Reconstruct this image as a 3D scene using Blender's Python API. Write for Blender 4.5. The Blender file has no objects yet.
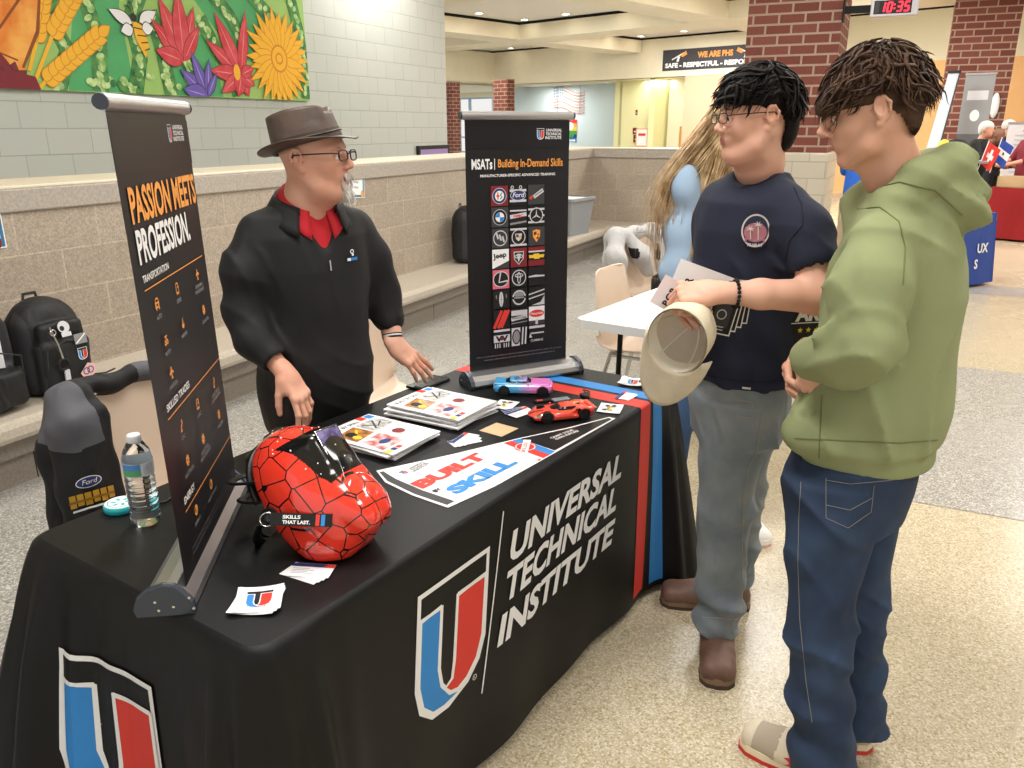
import bpy, bmesh, math, random
import numpy as np
from mathutils import Matrix, Vector, Euler
C = bpy.context.scene.collection
PI = math.pi
rnd = random.Random(7)
CAM_H = 1.62; CAM_YAW = math.radians(25.66); CAM_PITCH = math.radians(17.8)
cY, sY = math.cos(CAM_YAW), math.sin(CAM_YAW)

def hexc(h, a=1.0):
    h = h.lstrip('#'); out = []
    for i in (0, 2, 4):
        c = int(h[i:i+2], 16) / 255
        out.append(c / 12.92 if c <= 0.04045 else ((c + 0.055) / 1.055) ** 2.4)
    return (*out, a)

_M = {}
def mat(name, col='#808080', rough=.6, metal=0., bump=0., bscale=200., bdetail=3., spec=.5, noise=0., nscale=5., col2=None,
        trans=0., ior=1.45, emit=0., sheen=0., wrinkle=0., wscale=14., coat=0., alpha=1., sss=0.):
    if name in _M: return _M[name]
    m = bpy.data.materials.new(name); m.use_nodes = True
    nt = m.node_tree; b = nt.nodes['Principled BSDF']; L = nt.links.new
    c = hexc(col) if isinstance(col, str) else col
    b.inputs['Base Color'].default_value = c
    m.diffuse_color = c
    b.inputs['Roughness'].default_value = rough; b.inputs['Metallic'].default_value = metal
    b.inputs['Specular IOR Level'].default_value = spec; b.inputs['IOR'].default_value = ior
    if trans: b.inputs['Transmission Weight'].default_value = trans
    if coat: b.inputs['Coat Weight'].default_value = coat; b.inputs['Coat Roughness'].default_value = .08
    if sheen: b.inputs['Sheen Weight'].default_value = sheen
    if alpha < 1: b.inputs['Alpha'].default_value = alpha
    if sss: b.inputs['Subsurface Weight'].default_value = sss; b.inputs['Subsurface Radius'].default_value = (.012, .004, .002)
    if emit:
        b.inputs['Emission Color'].default_value = c; b.inputs['Emission Strength'].default_value = emit
    tc = nt.nodes.new('ShaderNodeTexCoord')
    if noise or col2:
        n = nt.nodes.new('ShaderNodeTexNoise'); n.inputs['Scale'].default_value = nscale; n.inputs['Detail'].default_value = 5
        L(tc.outputs['Object'], n.inputs['Vector'])
        r = nt.nodes.new('ShaderNodeValToRGB'); r.color_ramp.elements[0].position = .35; r.color_ramp.elements[1].position = .65
        c2 = hexc(col2) if col2 else tuple(min(1, x * (1 + noise)) for x in c[:3]) + (1,)
        c1 = c if col2 else tuple(x * (1 - noise) for x in c[:3]) + (1,)
        r.color_ramp.elements[0].color = c1; r.color_ramp.elements[1].color = c2
        L(n.outputs['Fac'], r.inputs['Fac']); L(r.outputs['Color'], b.inputs['Base Color'])
    last = None
    if wrinkle:
        n = nt.nodes.new('ShaderNodeTexNoise'); n.inputs['Scale'].default_value = wscale; n.inputs['Detail'].default_value = 1.5; n.inputs['Distortion'].default_value = .9; n.noise_type = 'RIDGED_MULTIFRACTAL'
        mp = nt.nodes.new('ShaderNodeMapping'); mp.inputs['Scale'].default_value = (1, 1, .45)
        L(tc.outputs['Object'], mp.inputs['Vector']); L(mp.outputs['Vector'], n.inputs['Vector'])
        bp = nt.nodes.new('ShaderNodeBump'); bp.inputs['Strength'].default_value = min(1, wrinkle * 1.6); bp.inputs['Distance'].default_value = .016
        L(n.outputs['Fac'], bp.inputs['Height']); last = bp
    if bump:
        n = nt.nodes.new('ShaderNodeTexNoise'); n.inputs['Scale'].default_value = bscale; n.inputs['Detail'].default_value = bdetail
        L(tc.outputs['Object'], n.inputs['Vector'])
        bp = nt.nodes.new('ShaderNodeBump'); bp.inputs['Strength'].default_value = bump; bp.inputs['Distance'].default_value = .003
        L(n.outputs['Fac'], bp.inputs['Height'])
        if last: L(last.outputs['Normal'], bp.inputs['Normal'])
        last = bp
    if last: L(last.outputs['Normal'], b.inputs['Normal'])
    _M[name] = m; return m

# ---------- objects
def tagp(o, label=None, cat=None, group=None, kind=None):
    if label: o['label'] = label
    if cat: o['category'] = cat
    if group: o['group'] = group
    if kind: o['kind'] = kind
    return o
def thing(name, label, cat, loc=(0, 0, 0), rotz=0, group=None):
    o = bpy.data.objects.new(name, None); C.objects.link(o); o.empty_display_size = .1
    o.location = loc; o.rotation_euler = (0, 0, rotz)
    return tagp(o, label, cat, group)
def link(name, me, parent=None, loc=None, rot=None, bevel=0, sub=0, smooth=None, label=None, solid=0):
    o = bpy.data.objects.new(name, me); C.objects.link(o)
    if parent: o.parent = parent
    if loc is not None: o.location = loc
    if rot is not None: o.rotation_euler = rot
    if solid:
        md = o.modifiers.new('s', 'SOLIDIFY'); md.thickness = solid; md.offset = 0
    if bevel:
        md = o.modifiers.new('b', 'BEVEL'); md.width = bevel; md.segments = 2; md.limit_method = 'ANGLE'; md.angle_limit = .7
    if sub:
        md = o.modifiers.new('u', 'SUBSURF'); md.levels = sub; md.render_levels = sub
    if label: o['label'] = label
    return o
def copy_tree(o, parent=None, **kw):
    c = o.copy(); C.objects.link(c); c.parent = parent
    for ch in [x for x in o.children]: copy_tree(ch, c)
    return c

# ---------- text
_T = {}
def text2d(s, bold=0., spacing=1.0):
    key = (s, bold, spacing)
    if key in _T: return _T[key]
    cu = bpy.data.curves.new('t', 'FONT'); cu.body = s; cu.size = 1; cu.offset = bold; cu.space_character = spacing
    cu.resolution_u = 3; cu.dimensions = '2D'; cu.fill_mode = 'FRONT'
    o = bpy.data.objects.new('t', cu); C.objects.link(o)
    dg = bpy.context.evaluated_depsgraph_get(); dg.update()
    me = bpy.data.meshes.new_from_object(o.evaluated_get(dg))
    V = np.array([v.co[:2] for v in me.vertices]) if len(me.vertices) else np.zeros((0, 2)); Fs = [tuple(p.vertices) for p in me.polygons]
    bpy.data.objects.remove(o); bpy.data.meshes.remove(me); bpy.data.curves.remove(cu)
    if len(V): V = V - V.min(0)
    _T[key] = (V, Fs); return _T[key]

# ---------- mesh builder
class MB:
    def __init__(s): s.v = []; s.f = []; s.m = []; s.mats = []; s.sm = []; s.X = Matrix.Identity(4)
    def mi(s, m):
        if m not in s.mats: s.mats.append(m)
        return s.mats.index(m)
    def add(s, vs, fs, m, smooth=False):
        k = len(s.v); X = s.X
        s.v += [tuple(X @ Vector(v)) for v in vs]; i = s.mi(m)
        for f in fs: s.f.append(tuple(k + a for a in f)); s.m.append(i); s.sm.append(smooth)
        return s
    def at(s, loc=(0, 0, 0), rot=(0, 0, 0), sc=(1, 1, 1)):
        s.X = Matrix.Translation(loc) @ Euler(rot).to_matrix().to_4x4() @ Matrix.Diagonal((*sc, 1)); return s
    def box(s, c, d, m):
        x, y, z = c; a, b, e = d[0] / 2, d[1] / 2, d[2] / 2
        vs = [(x + i * a, y + j * b, z + k * e) for i in (-1, 1) for j in (-1, 1) for k in (-1, 1)]
        return s.add(vs, [(0, 1, 3, 2), (4, 6, 7, 5), (0, 4, 5, 1), (2, 3, 7, 6), (0, 2, 6, 4), (1, 5, 7, 3)], m)
    def bx(s, x0, x1, y0, y1, z0, z1, m): return s.box(((x0 + x1) / 2, (y0 + y1) / 2, (z0 + z1) / 2), (x1 - x0, y1 - y0, z1 - z0), m)
    def tube(s, pts, r, m, n=8, cap=True, smooth=True, flat=1.):
        pts = [Vector(p) for p in pts]; N = len(pts); rr = r if hasattr(r, '__len__') else [r] * N
        vs = []; up = None
        for i, p in enumerate(pts):
            t = (pts[min(i + 1, N - 1)] - pts[max(i - 1, 0)])
            t = t.normalized() if t.length > 1e-9 else Vector((0, 0, 1))
            if up is None: up = Vector((0, 0, 1)) if abs(t.z) < .9 else Vector((1, 0, 0))
            a = t.cross(up).normalized(); b = a.cross(t).normalized(); up = b
            for k in range(n):
                q = 2 * PI * k / n; vs.append(p + a * math.cos(q) * rr[i] + b * math.sin(q) * rr[i] * flat)
        fs = [(i * n + k, i * n + (k + 1) % n, (i + 1) * n + (k + 1) % n, (i + 1) * n + k) for i in range(N - 1) for k in range(n)]
        s.add(vs, fs, m, smooth)
        if cap: s.add(vs[:n], [tuple(range(n - 1, -1, -1))], m); s.add(vs[-n:], [tuple(range(n))], m)
        return s
    def cyl(s, a, b, r, m, r2=None, n=20, smooth=True): return s.tube([a, b], [r, r if r2 is None else r2], m, n, True, smooth)
    def lathe(s, prof, m, c=(0, 0, 0), n=28, smooth=True, mats=None):
        vs = []; 
        for r, z in prof:
            for k in range(n):
                q = 2 * PI * k / n; vs.append((c[0] + r * math.cos(q), c[1] + r * math.sin(q), c[2] + z))
        for i in range(len(prof) - 1):
            mm = mats[i] if mats else m
            fs = [(i * n + k, i * n + (k + 1) % n, (i + 1) * n + (k + 1) % n, (i + 1) * n + k) for k in range(n)]
            kk = len(s.v); ii = s.mi(mm)
            if i == 0: k0 = kk; s.v += [tuple(s.X @ Vector(v)) for v in vs]
            for f in fs: s.f.append(tuple(k0 + a for a in f)); s.m.append(ii); s.sm.append(smooth)
        return s
    def sph(s, c, r, m, n=14, R=None):
        r = (r, r, r) if not hasattr(r, '__len__') else r; vs = []; h = n // 2
        for i in range(h + 1):
            p = PI * i / h
            for k in range(n):
                q = 2 * PI * k / n; w = Vector((r[0] * math.sin(p) * math.cos(q), r[1] * math.sin(p) * math.sin(q), r[2] * math.cos(p)))
                if R is not None: w = R @ w
                vs.append(w + Vector(c))
        return s.add(vs, [(i * n + k, (i + 1) * n + k, (i + 1) * n + (k + 1) % n, i * n + (k + 1) % n) for i in range(h) for k in range(n)], m, True)
    def prism(s, poly, z0, z1, m, side=None):
        n = len(poly); vs = [(x, y, z0) for x, y in poly] + [(x, y, z1) for x, y in poly]
        s.add(vs, [tuple(range(n, 2 * n))], m); s.add(vs, [tuple(range(n - 1, -1, -1))], side or m)
        return s.add(vs, [(i, (i + 1) % n, n + (i + 1) % n, n + i) for i in range(n)], side or m)
    def grid(s, fn, nu, nv, m, smooth=True, wrap=False):
        vs = [fn(i / (nu - (0 if wrap else 1)), j / (nv - 1)) for i in range(nu) for j in range(nv)]
        R = nu if wrap else nu - 1
        return s.add(vs, [(i * nv + j, ((i + 1) % nu) * nv + j, ((i + 1) % nu) * nv + j + 1, i * nv + j + 1) for i in range(R) for j in range(nv - 1)], m, smooth)
    def raw(s, V, Fs, m, mi=None, smooth=True):
        k = len(s.v); s.v += [tuple(v) for v in V]
        idx = [s.mi(x) for x in m] if isinstance(m, (list, tuple)) else None
        for j, f in enumerate(Fs):
            s.f.append(tuple(int(k + a) for a in f)); s.m.append(idx[mi[j]] if idx else s.mi(m)); s.sm.append(smooth)
        return s
    def decal(s, fl, fn):
        """put a Flat's shapes on a surface; fn(u, v, lift) -> point"""
        for V, Fs, m, lay in fl.items:
            k = len(s.v); s.v += [tuple(fn(u, v, lay)) for u, v in V]; i = s.mi(m)
            for f in Fs: s.f.append(tuple(k + a for a in f)); s.m.append(i); s.sm.append(fl.smooth)
        return s
    def mesh(s, name='m'):
        me = bpy.data.meshes.new(name); me.from_pydata(s.v, [], s.f)
        for m in s.mats: me.materials.append(m)
        me.polygons.foreach_set('material_index', s.m); me.polygons.foreach_set('use_smooth', s.sm); me.update()
        return me
    def build(s, name, parent=None, **kw): return link(name, s.mesh(name), parent, **kw)

class Flat:
    """flat printed shapes in (u, v); every item has its own layer so nothing z-fights"""
    def __init__(s, cut=0, smooth=False): s.items = []; s.n = 0; s.cut = cut; s.smooth = smooth
    def _put(s, V, Fs, m):
        s.n += 1; V = [tuple(map(float, v)) for v in V]
        if s.cut: V, Fs = gridcut(V, Fs, s.cut)
        s.items.append((V, Fs, m, s.n)); return s
    def poly(s, P, m):
        a = sum(P[i][0] * P[(i + 1) % len(P)][1] - P[(i + 1) % len(P)][0] * P[i][1] for i in range(len(P)))
        if a < 0: P = P[::-1]
        return s._put(P, [tuple(range(len(P)))], m)
    def rect(s, x0, y0, x1, y1, m): return s.poly([(x0, y0), (x1, y0), (x1, y1), (x0, y1)], m)
    def disc(s, x, y, r, m, ry=None, n=28, rot=0):
        ry = ry or r; c, d = math.cos(rot), math.sin(rot)
        return s.poly([(x + r * math.cos(q) * c - ry * math.sin(q) * d, y + r * math.cos(q) * d + ry * math.sin(q) * c) for q in [2 * PI * k / n for k in range(n)]], m)
    def ring(s, x, y, r, w, m, ry=None, n=32, a0=0, a1=2 * PI):
        ry = ry or r; V = []; 
        for k in range(n + 1):
            q = a0 + (a1 - a0) * k / n
            V += [(x + r * math.cos(q), y + ry * math.sin(q)), (x + (r - w) * math.cos(q), y + (ry - w) * math.sin(q))]
        return s._put(V, [(2 * k, 2 * k + 2, 2 * k + 3, 2 * k + 1) for k in range(n)], m)
    def line(s, P, w, m):
        V = []; N = len(P); ww = w if hasattr(w, '__len__') else [w] * N
        for i in range(N):
            a = P[max(i - 1, 0)]; b = P[min(i + 1, N - 1)]; dx, dy = b[0] - a[0], b[1] - a[1]; L = math.hypot(dx, dy) or 1
            V += [(P[i][0] + dy / L * ww[i] / 2, P[i][1] - dx / L * ww[i] / 2), (P[i][0] - dy / L * ww[i] / 2, P[i][1] + dx / L * ww[i] / 2)]
        return s._put(V, [(2 * k, 2 * k + 2, 2 * k + 3, 2 * k + 1) for k in range(N - 1)], m)
    def text(s, t, x, y, h, m, w=None, al='l', bold=0., shear=0., rot=0., sp=1., wmax=None):
        V, Fs = text2d(t, bold, sp)
        if not len(V): return s
        e = V.max(0); sy = h / (e[1] or 1); sx = sy
        if w: sx = w / e[0]
        elif wmax and e[0] * sx > wmax: sx = wmax / e[0]
        W = e[0] * sx; ox = {'l': 0, 'c': -W / 2, 'r': -W}[al]; c, d = math.cos(rot), math.sin(rot); P = []
        for u, v in V:
            a, b = u * sx + ox + shear * v * sy, v * sy; P.append((x + a * c - b * d, y + a * d + b * c))
        return s._put(P, Fs, m)

def gridcut(V, Fs, step):
    bm = bmesh.new(); vs = [bm.verts.new((x, y, 0)) for x, y in V]
    for f in Fs:
        try: bm.faces.new([vs[i] for i in f])
        except ValueError: pass
    bmesh.ops.triangulate(bm, faces=bm.faces[:])
    xs = [v[0] for v in V]; ys = [v[1] for v in V]
    for ax, (a, b) in enumerate(((min(xs), max(xs)), (min(ys), max(ys)))):
        k = math.floor(a / step) + 1
        while k * step < b:
            co = [0, 0, 0]; no = [0, 0, 0]; co[ax] = k * step; no[ax] = 1
            bmesh.ops.bisect_plane(bm, geom=bm.verts[:] + bm.edges[:] + bm.faces[:], plane_co=co, plane_no=no, dist=1e-6); k += 1
    bm.verts.index_update(); V2 = [(v.co.x, v.co.y) for v in bm.verts]; F2 = [tuple(v.index for v in f.verts) for f in bm.faces]
    bm.free(); return V2, F2

def plane_fn(o, U, V, lift=.0004):
    o, U, V = Vector(o), Vector(U).normalized(), Vector(V).normalized(); N = U.cross(V)
    return lambda u, v, l: o + U * u + V * v + N * (lift * (1 + l * .25))

# ---------- sculpting with distance fields
def smin(a, b, k):
    if k <= 0: return np.minimum(a, b)
    h = np.maximum(k - np.abs(a - b), 0) / k
    return np.minimum(a, b) - h * h * k * .25
class Vol:
    def __init__(s, lo, hi, h):
        s.lo = np.array(lo, 'f'); s.h = h; n = np.ceil((np.array(hi) - s.lo) / h).astype(int) + 1
        s.D = np.full(n, .3, 'f'); s.n = n
    def sl(s, lo, hi):
        i0 = np.clip(np.floor((np.array(lo) - s.lo) / s.h).astype(int), 0, s.n); i1 = np.clip(np.ceil((np.array(hi) - s.lo) / s.h).astype(int) + 1, 0, s.n)
        if (i1 <= i0).any(): return None
        S = tuple(slice(a, b) for a, b in zip(i0, i1))
        ax = [(np.arange(a, b, dtype='f') * s.h + l) for a, b, l in zip(i0, i1, s.lo)]
        return S, ax[0][:, None, None], ax[1][None, :, None], ax[2][None, None, :]
    def mix(s, S, d, k, op):
        if op == 'u': s.D[S] = smin(s.D[S], d, k)
        elif op == 's': s.D[S] = -smin(-s.D[S], d, k)
        elif op == 'i': s.D[S] = -smin(-s.D[S], -d, k)
        elif op == 'c':   # raised only where already inside/near
            s.D[S] = np.minimum(s.D[S], np.maximum(d, s.D[S] - k))
    def cap(s, a, b, ra, rb=None, k=.01, op='u'):
        a = np.array(a, 'f'); b = np.array(b, 'f'); rb = ra if rb is None else rb; m = max(ra, rb) + k + 3 * s.h
        g = s.sl(np.minimum(a, b) - m, np.maximum(a, b) + m)
        if g is None: return s
        S, X, Y, Z = g; ba = b - a; L2 = float(ba @ ba) + 1e-12
        px, py, pz = X - a[0], Y - a[1], Z - a[2]
        t = np.clip((px * ba[0] + py * ba[1] + pz * ba[2]) / L2, 0, 1)
        d = np.sqrt((px - t * ba[0]) ** 2 + (py - t * ba[1]) ** 2 + (pz - t * ba[2]) ** 2) - (ra + (rb - ra) * t)
        s.mix(S, d, k, op); return s
    def chain(s, P, R, k=.01, op='u'):
        for i in range(len(P) - 1): s.cap(P[i], P[i + 1], R[i], R[i + 1], k, op)
        return s
    def ell(s, c, r, k=.01, op='u', R=None):
        c = np.array(c, 'f'); r = np.array(r, 'f') if hasattr(r, '__len__') else np.full(3, r, 'f')
        m = (float(r.max()) if R is not None else r) + k + 3 * s.h; g = s.sl(c - m, c + m)
        if g is None: return s
        S, X, Y, Z = g; x, y, z = X - c[0], Y - c[1], Z - c[2]
        if R is not None:
            R = np.array(R, 'f'); x, y, z = x * R[0, 0] + y * R[1, 0] + z * R[2, 0], x * R[0, 1] + y * R[1, 1] + z * R[2, 1], x * R[0, 2] + y * R[1, 2] + z * R[2, 2]
        k0 = np.sqrt((x / r[0]) ** 2 + (y / r[1]) ** 2 + (z / r[2]) ** 2); k1 = np.sqrt((x / r[0] ** 2) ** 2 + (y / r[1] ** 2) ** 2 + (z / r[2] ** 2) ** 2) + 1e-9
        s.mix(S, k0 * (k0 - 1) / k1, k, op); return s
    def box(s, c, hf, rd=.005, k=.01, op='u', R=None):
        c = np.array(c, 'f'); hf = np.array(hf, 'f'); m = (float(np.linalg.norm(hf)) if R is not None else hf) + k + 3 * s.h
        g = s.sl(c - m, c + m)
        if g is None: return s
        S, X, Y, Z = g; x, y, z = X - c[0], Y - c[1], Z - c[2]
        if R is not None:
            R = np.array(R, 'f'); x, y, z = x * R[0, 0] + y * R[1, 0] + z * R[2, 0], x * R[0, 1] + y * R[1, 1] + z * R[2, 1], x * R[0, 2] + y * R[1, 2] + z * R[2, 2]
        qx, qy, qz = np.abs(x) - hf[0] + rd, np.abs(y) - hf[1] + rd, np.abs(z) - hf[2] + rd
        d = np.sqrt(np.maximum(qx, 0) ** 2 + np.maximum(qy, 0) ** 2 + np.maximum(qz, 0) ** 2) + np.minimum(np.maximum(qx, np.maximum(qy, qz)), 0) - rd
        s.mix(S, d, k, op); return s
    def loft(s, keys, k=.02, op='u', pw=2., rot=0., wr=None):
        """keys: (z, cx, cy, a, b) rising in z; rot = turn of the section about z (scalar, or per key as 6th value)"""
        K = np.array([tuple(q) + ((rot,) if len(q) == 5 else ()) for q in keys], 'f')
        R = float(K[:, 3:5].max()) + k + 3 * s.h
        g = s.sl((K[:, 1].min() - R, K[:, 2].min() - R, K[0, 0] - 4 * s.h - k), (K[:, 1].max() + R, K[:, 2].max() + R, K[-1, 0] + 4 * s.h + k))
        if g is None: return s
        S, X, Y, Z = g; zz = Z[0, 0]
        zc = np.clip(zz, K[0, 0], K[-1, 0])
        # smooth interpolation
        def I(j):
            return np.interp(zc, K[:, 0], K[:, j]).astype('f')[None, None, :]
        cx, cy, a, b, ro = I(1), I(2), I(3), I(4), I(5)
        c, d = np.cos(ro), np.sin(ro); x = (X - cx) * c + (Y - cy) * d; y = -(X - cx) * d + (Y - cy) * c
        if pw == 2: rr = np.sqrt((x / a) ** 2 + (y / b) ** 2)
        else: rr = (np.abs(x / a) ** pw + np.abs(y / b) ** pw) ** (1 / pw)
        dd = (rr - 1) * np.minimum(a, b)
        if wr: dd = dd + wr(X, Y, Z)
        dz = np.maximum(K[0, 0] - Z, Z - K[-1, 0]); dd = np.maximum(dd, dz)
        s.mix(S, dd, k, op); return s
    def disp(s, fn, lo=None, hi=None, band=.03):
        g = s.sl(s.lo if lo is None else lo, s.lo + s.n * s.h if hi is None else hi)
        S, X, Y, Z = g; d = s.D[S]; s.D[S] = d + np.where(np.abs(d) < band, fn(X, Y, Z), 0).astype('f'); return s
    def nets(s):
        D = s.D.copy(); D[0], D[-1], D[:, 0], D[:, -1], D[:, :, 0], D[:, :, -1] = (.1,) * 6
        neg = D < 0; n = np.array(D.shape) - 1
        cnt = np.zeros(n, 'i4'); 
        for i in (0, 1):
            for j in (0, 1):
                for k in (0, 1): cnt += neg[i:i + n[0], j:j + n[1], k:k + n[2]]
        act = (cnt > 0) & (cnt < 8); idx = np.argwhere(act); ids = np.full(n, -1, 'i8'); ids[act] = np.arange(len(idx))
        A = np.zeros((len(idx), 3)); W = np.zeros(len(idx)); I, J, K = idx.T
        cor = [(i, j, k) for i in (0, 1) for j in (0, 1) for k in (0, 1)]
        for p in cor:
            for ax in range(3):
                if p[ax]: continue
                q = list(p); q[ax] = 1
                a = D[I + p[0], J + p[1], K + p[2]]; b = D[I + q[0], J + q[1], K + q[2]]; cr = (a < 0) != (b < 0)
                t = np.where(cr, a / np.where(cr, a - b, 1), 0); P = np.tile(np.array(p, float), (len(idx), 1)); P[:, ax] += t
                A[cr] += P[cr]; W += cr
        V = s.lo + (idx + A / W[:, None]) * s.h; Q = []
        for ax in range(3):
            u, v = [(1, 2), (2, 0), (0, 1)][ax]
            a = neg; sa = [slice(None)] * 3; sb = [slice(None)] * 3; sa[ax] = slice(0, -1); sb[ax] = slice(1, None)
            A0, B0 = a[tuple(sa)], a[tuple(sb)]; e = np.argwhere(A0 != B0)
            e = e[(e[:, u] > 0) & (e[:, v] > 0) & (e[:, u] < n[u]) & (e[:, v] < n[v])]
            o = A0[tuple(e.T)]
            def g(du, dv):
                w = e.copy(); w[:, u] -= du; w[:, v] -= dv; return ids[tuple(w.T)]
            q = np.stack([g(0, 0), g(1, 0), g(1, 1), g(0, 1)], 1); q[~o] = q[~o][:, ::-1]; Q.append(q)
        return V, np.concatenate(Q)
def relax(V, Q, it=2, f=.5):
    for _ in range(it):
        S = np.zeros_like(V); Wt = np.zeros(len(V))
        for a, b in ((0, 1), (1, 2), (2, 3), (3, 0)):
            np.add.at(S, Q[:, a], V[Q[:, b]]); np.add.at(Wt, Q[:, a], 1); np.add.at(S, Q[:, b], V[Q[:, a]]); np.add.at(Wt, Q[:, b], 1)
        V = V * (1 - f) + f * S / Wt[:, None]
    return V
def npR(x, y, z): return np.array(Euler((x, y, z)).to_matrix())
def frame(xdir, zdir):
    """rotation whose columns are x along xdir, z close to zdir"""
    x = Vector(xdir).normalized(); z = Vector(zdir); z = (z - x * z.dot(x)).normalized(); y = z.cross(x)
    return np.array([[x[i], y[i], z[i]] for i in range(3)])
# ================= camera, light =================
cam = bpy.data.cameras.new('camera'); cam.sensor_width = 36; cam.lens = 802 / 1024 * 36; cam.clip_end = 200; cam.clip_start = .05
co = bpy.data.objects.new('camera', cam); C.objects.link(co); co.location = (0, 0, CAM_H); co.rotation_euler = (PI / 2 - CAM_PITCH, 0, CAM_YAW)
bpy.context.scene.camera = co
vs = bpy.context.scene.view_settings
vs.view_transform = 'Standard'; vs.look = 'None'; vs.gamma = 1; vs.exposure = 0.0; vs.use_curve_mapping = False
W = bpy.data.worlds.new('world'); bpy.context.scene.world = W; W.use_nodes = True
bg = W.node_tree.nodes['Background']; bg.inputs['Color'].default_value = (1.0, .985, .96, 1); bg.inputs['Strength'].default_value = .9

def area(name, loc, sx, sy, power, col=(1, .95, .88), rot=(0, 0, 0)):
    l = bpy.data.lights.new(name, 'AREA'); l.shape = 'RECTANGLE'; l.size = sx; l.size_y = sy; l.energy = power; l.color = col
    o = bpy.data.objects.new(name, l); C.objects.link(o); o.location = loc; o.rotation_euler = rot; return o
for x, y, z, pw in [(-1.2, 1.2, 4.1, 105), (1.8, .6, 4.1, 75), (-2.6, 4.2, 4.1, 95), (1.2, 4.6, 4.1, 90), (-1.0, 8.2, 4.1, 110), (3.4, 8.4, 4.1, 110), (3.0, 13.0, 4.1, 190), (-2.0, 13.5, 4.1, 190), (-6, 9, 4.1, 120)]:
    area('ceiling_fill', (x, y, z), 1.1, 1.1, pw, (1, .98, .95))  # large soft area lights added under the ceiling, besides the downlights
QF = math.radians(18.14)
for r, p, z, pw in [(-13, 13.8, 4.1, 230), (-13, 19.6, 4.1, 260), (-6.8, 14, 4.1, 220), (-6.8, 17.6, 4.1, 190), (-19.2, 17.6, 4.1, 240), (-1.2, 16.5, 4.1, 140), (-20.4, 23.0, 3.0, 62), (-15.5, 22.6, 3.0, 28), (-26, 23.5, 3.0, 150), (-19.5, 12, 4.1, 200)]:
    area('ceiling_fill', (r * math.cos(QF) + p * math.sin(QF), -r * math.sin(QF) + p * math.cos(QF), z), 1.1, 1.1, pw, (1, .98, .95), (0, 0, -QF))  # more area lights added to brighten the far hall

# ================= materials of the building =================
def node_mat(name, rough=.6, spec=.5):
    m = bpy.data.materials.new(name); m.use_nodes = True; nt = m.node_tree; b = nt.nodes['Principled BSDF']
    b.inputs['Roughness'].default_value = rough; b.inputs['Specular IOR Level'].default_value = spec
    return m, nt, b, nt.links.new
def masonry(name, c1, c2, mortar, bw, bh, msize, axis, off=(0, 0), rough=.8, speck=None, bumpd=.004, offset=.5, sq=.1):
    """axis: 'x' = wall facing along x (uses y,z), 'y' = uses x,z"""
    m, nt, b, L = node_mat(name, rough, .3)
    tc = nt.nodes.new('ShaderNodeTexCoord'); sp = nt.nodes.new('ShaderNodeSeparateXYZ'); cb = nt.nodes.new('ShaderNodeCombineXYZ'); ad = nt.nodes.new('ShaderNodeVectorMath')
    ad.inputs[1].default_value = (off[0], off[1], 0); L(tc.outputs['Object'], sp.inputs[0])
    if axis == 'xy':
        s = nt.nodes.new('ShaderNodeMath'); L(sp.outputs['X'], s.inputs[0]); L(sp.outputs['Y'], s.inputs[1]); L(s.outputs[0], cb.inputs['X'])
    else: L(sp.outputs['Y' if axis == 'x' else 'X'], cb.inputs['X'])
    L(sp.outputs['Z'], cb.inputs['Y']); L(cb.outputs[0], ad.inputs[0])
    t = nt.nodes.new('ShaderNodeTexBrick'); t.inputs['Scale'].default_value = 1; t.inputs['Brick Width'].default_value = bw; t.inputs['Row Height'].default_value = bh
    t.inputs['Mortar Size'].default_value = msize; t.inputs['Mortar Smooth'].default_value = sq; t.offset = offset; t.offset_frequency = 2; t.squash = 1
    t.inputs['Color1'].default_value = hexc(c1); t.inputs['Color2'].default_value = hexc(c2); t.inputs['Mortar'].default_value = hexc(mortar); t.inputs['Bias'].default_value = 0
    L(ad.outputs[0], t.inputs['Vector']); out = t.outputs['Color']
    n = nt.nodes.new('ShaderNodeTexNoise'); n.inputs['Scale'].default_value = 110; n.inputs['Detail'].default_value = 3; L(tc.outputs['Object'], n.inputs['Vector'])
    if speck:
        r = nt.nodes.new('ShaderNodeValToRGB'); r.color_ramp.elements[0].position = .36; r.color_ramp.elements[1].position = .66
        r.color_ramp.elements[0].color = hexc(speck[0]); r.color_ramp.elements[1].color = hexc(speck[1]); L(n.outputs['Fac'], r.inputs[0])
        mx = nt.nodes.new('ShaderNodeMix'); mx.data_type = 'RGBA'; mx.blend_type = 'OVERLAY'; mx.inputs['Factor'].default_value = .45
        L(out, mx.inputs[6]); L(r.outputs[0], mx.inputs[7]); out = mx.outputs[2]
    L(out, b.inputs['Base Color'])
    bp = nt.nodes.new('ShaderNodeBump'); bp.inputs['Distance'].default_value = bumpd; bp.invert = True; bp.inputs['Strength'].default_value = .8; L(t.outputs['Fac'], bp.inputs['Height'])
    b2 = nt.nodes.new('ShaderNodeBump'); b2.inputs['Distance'].default_value = .002; b2.inputs['Strength'].default_value = .3; L(n.outputs['Fac'], b2.inputs['Height']); L(bp.outputs[0], b2.inputs['Normal'])
    L(b2.outputs[0], b.inputs['Normal']); return m
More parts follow.
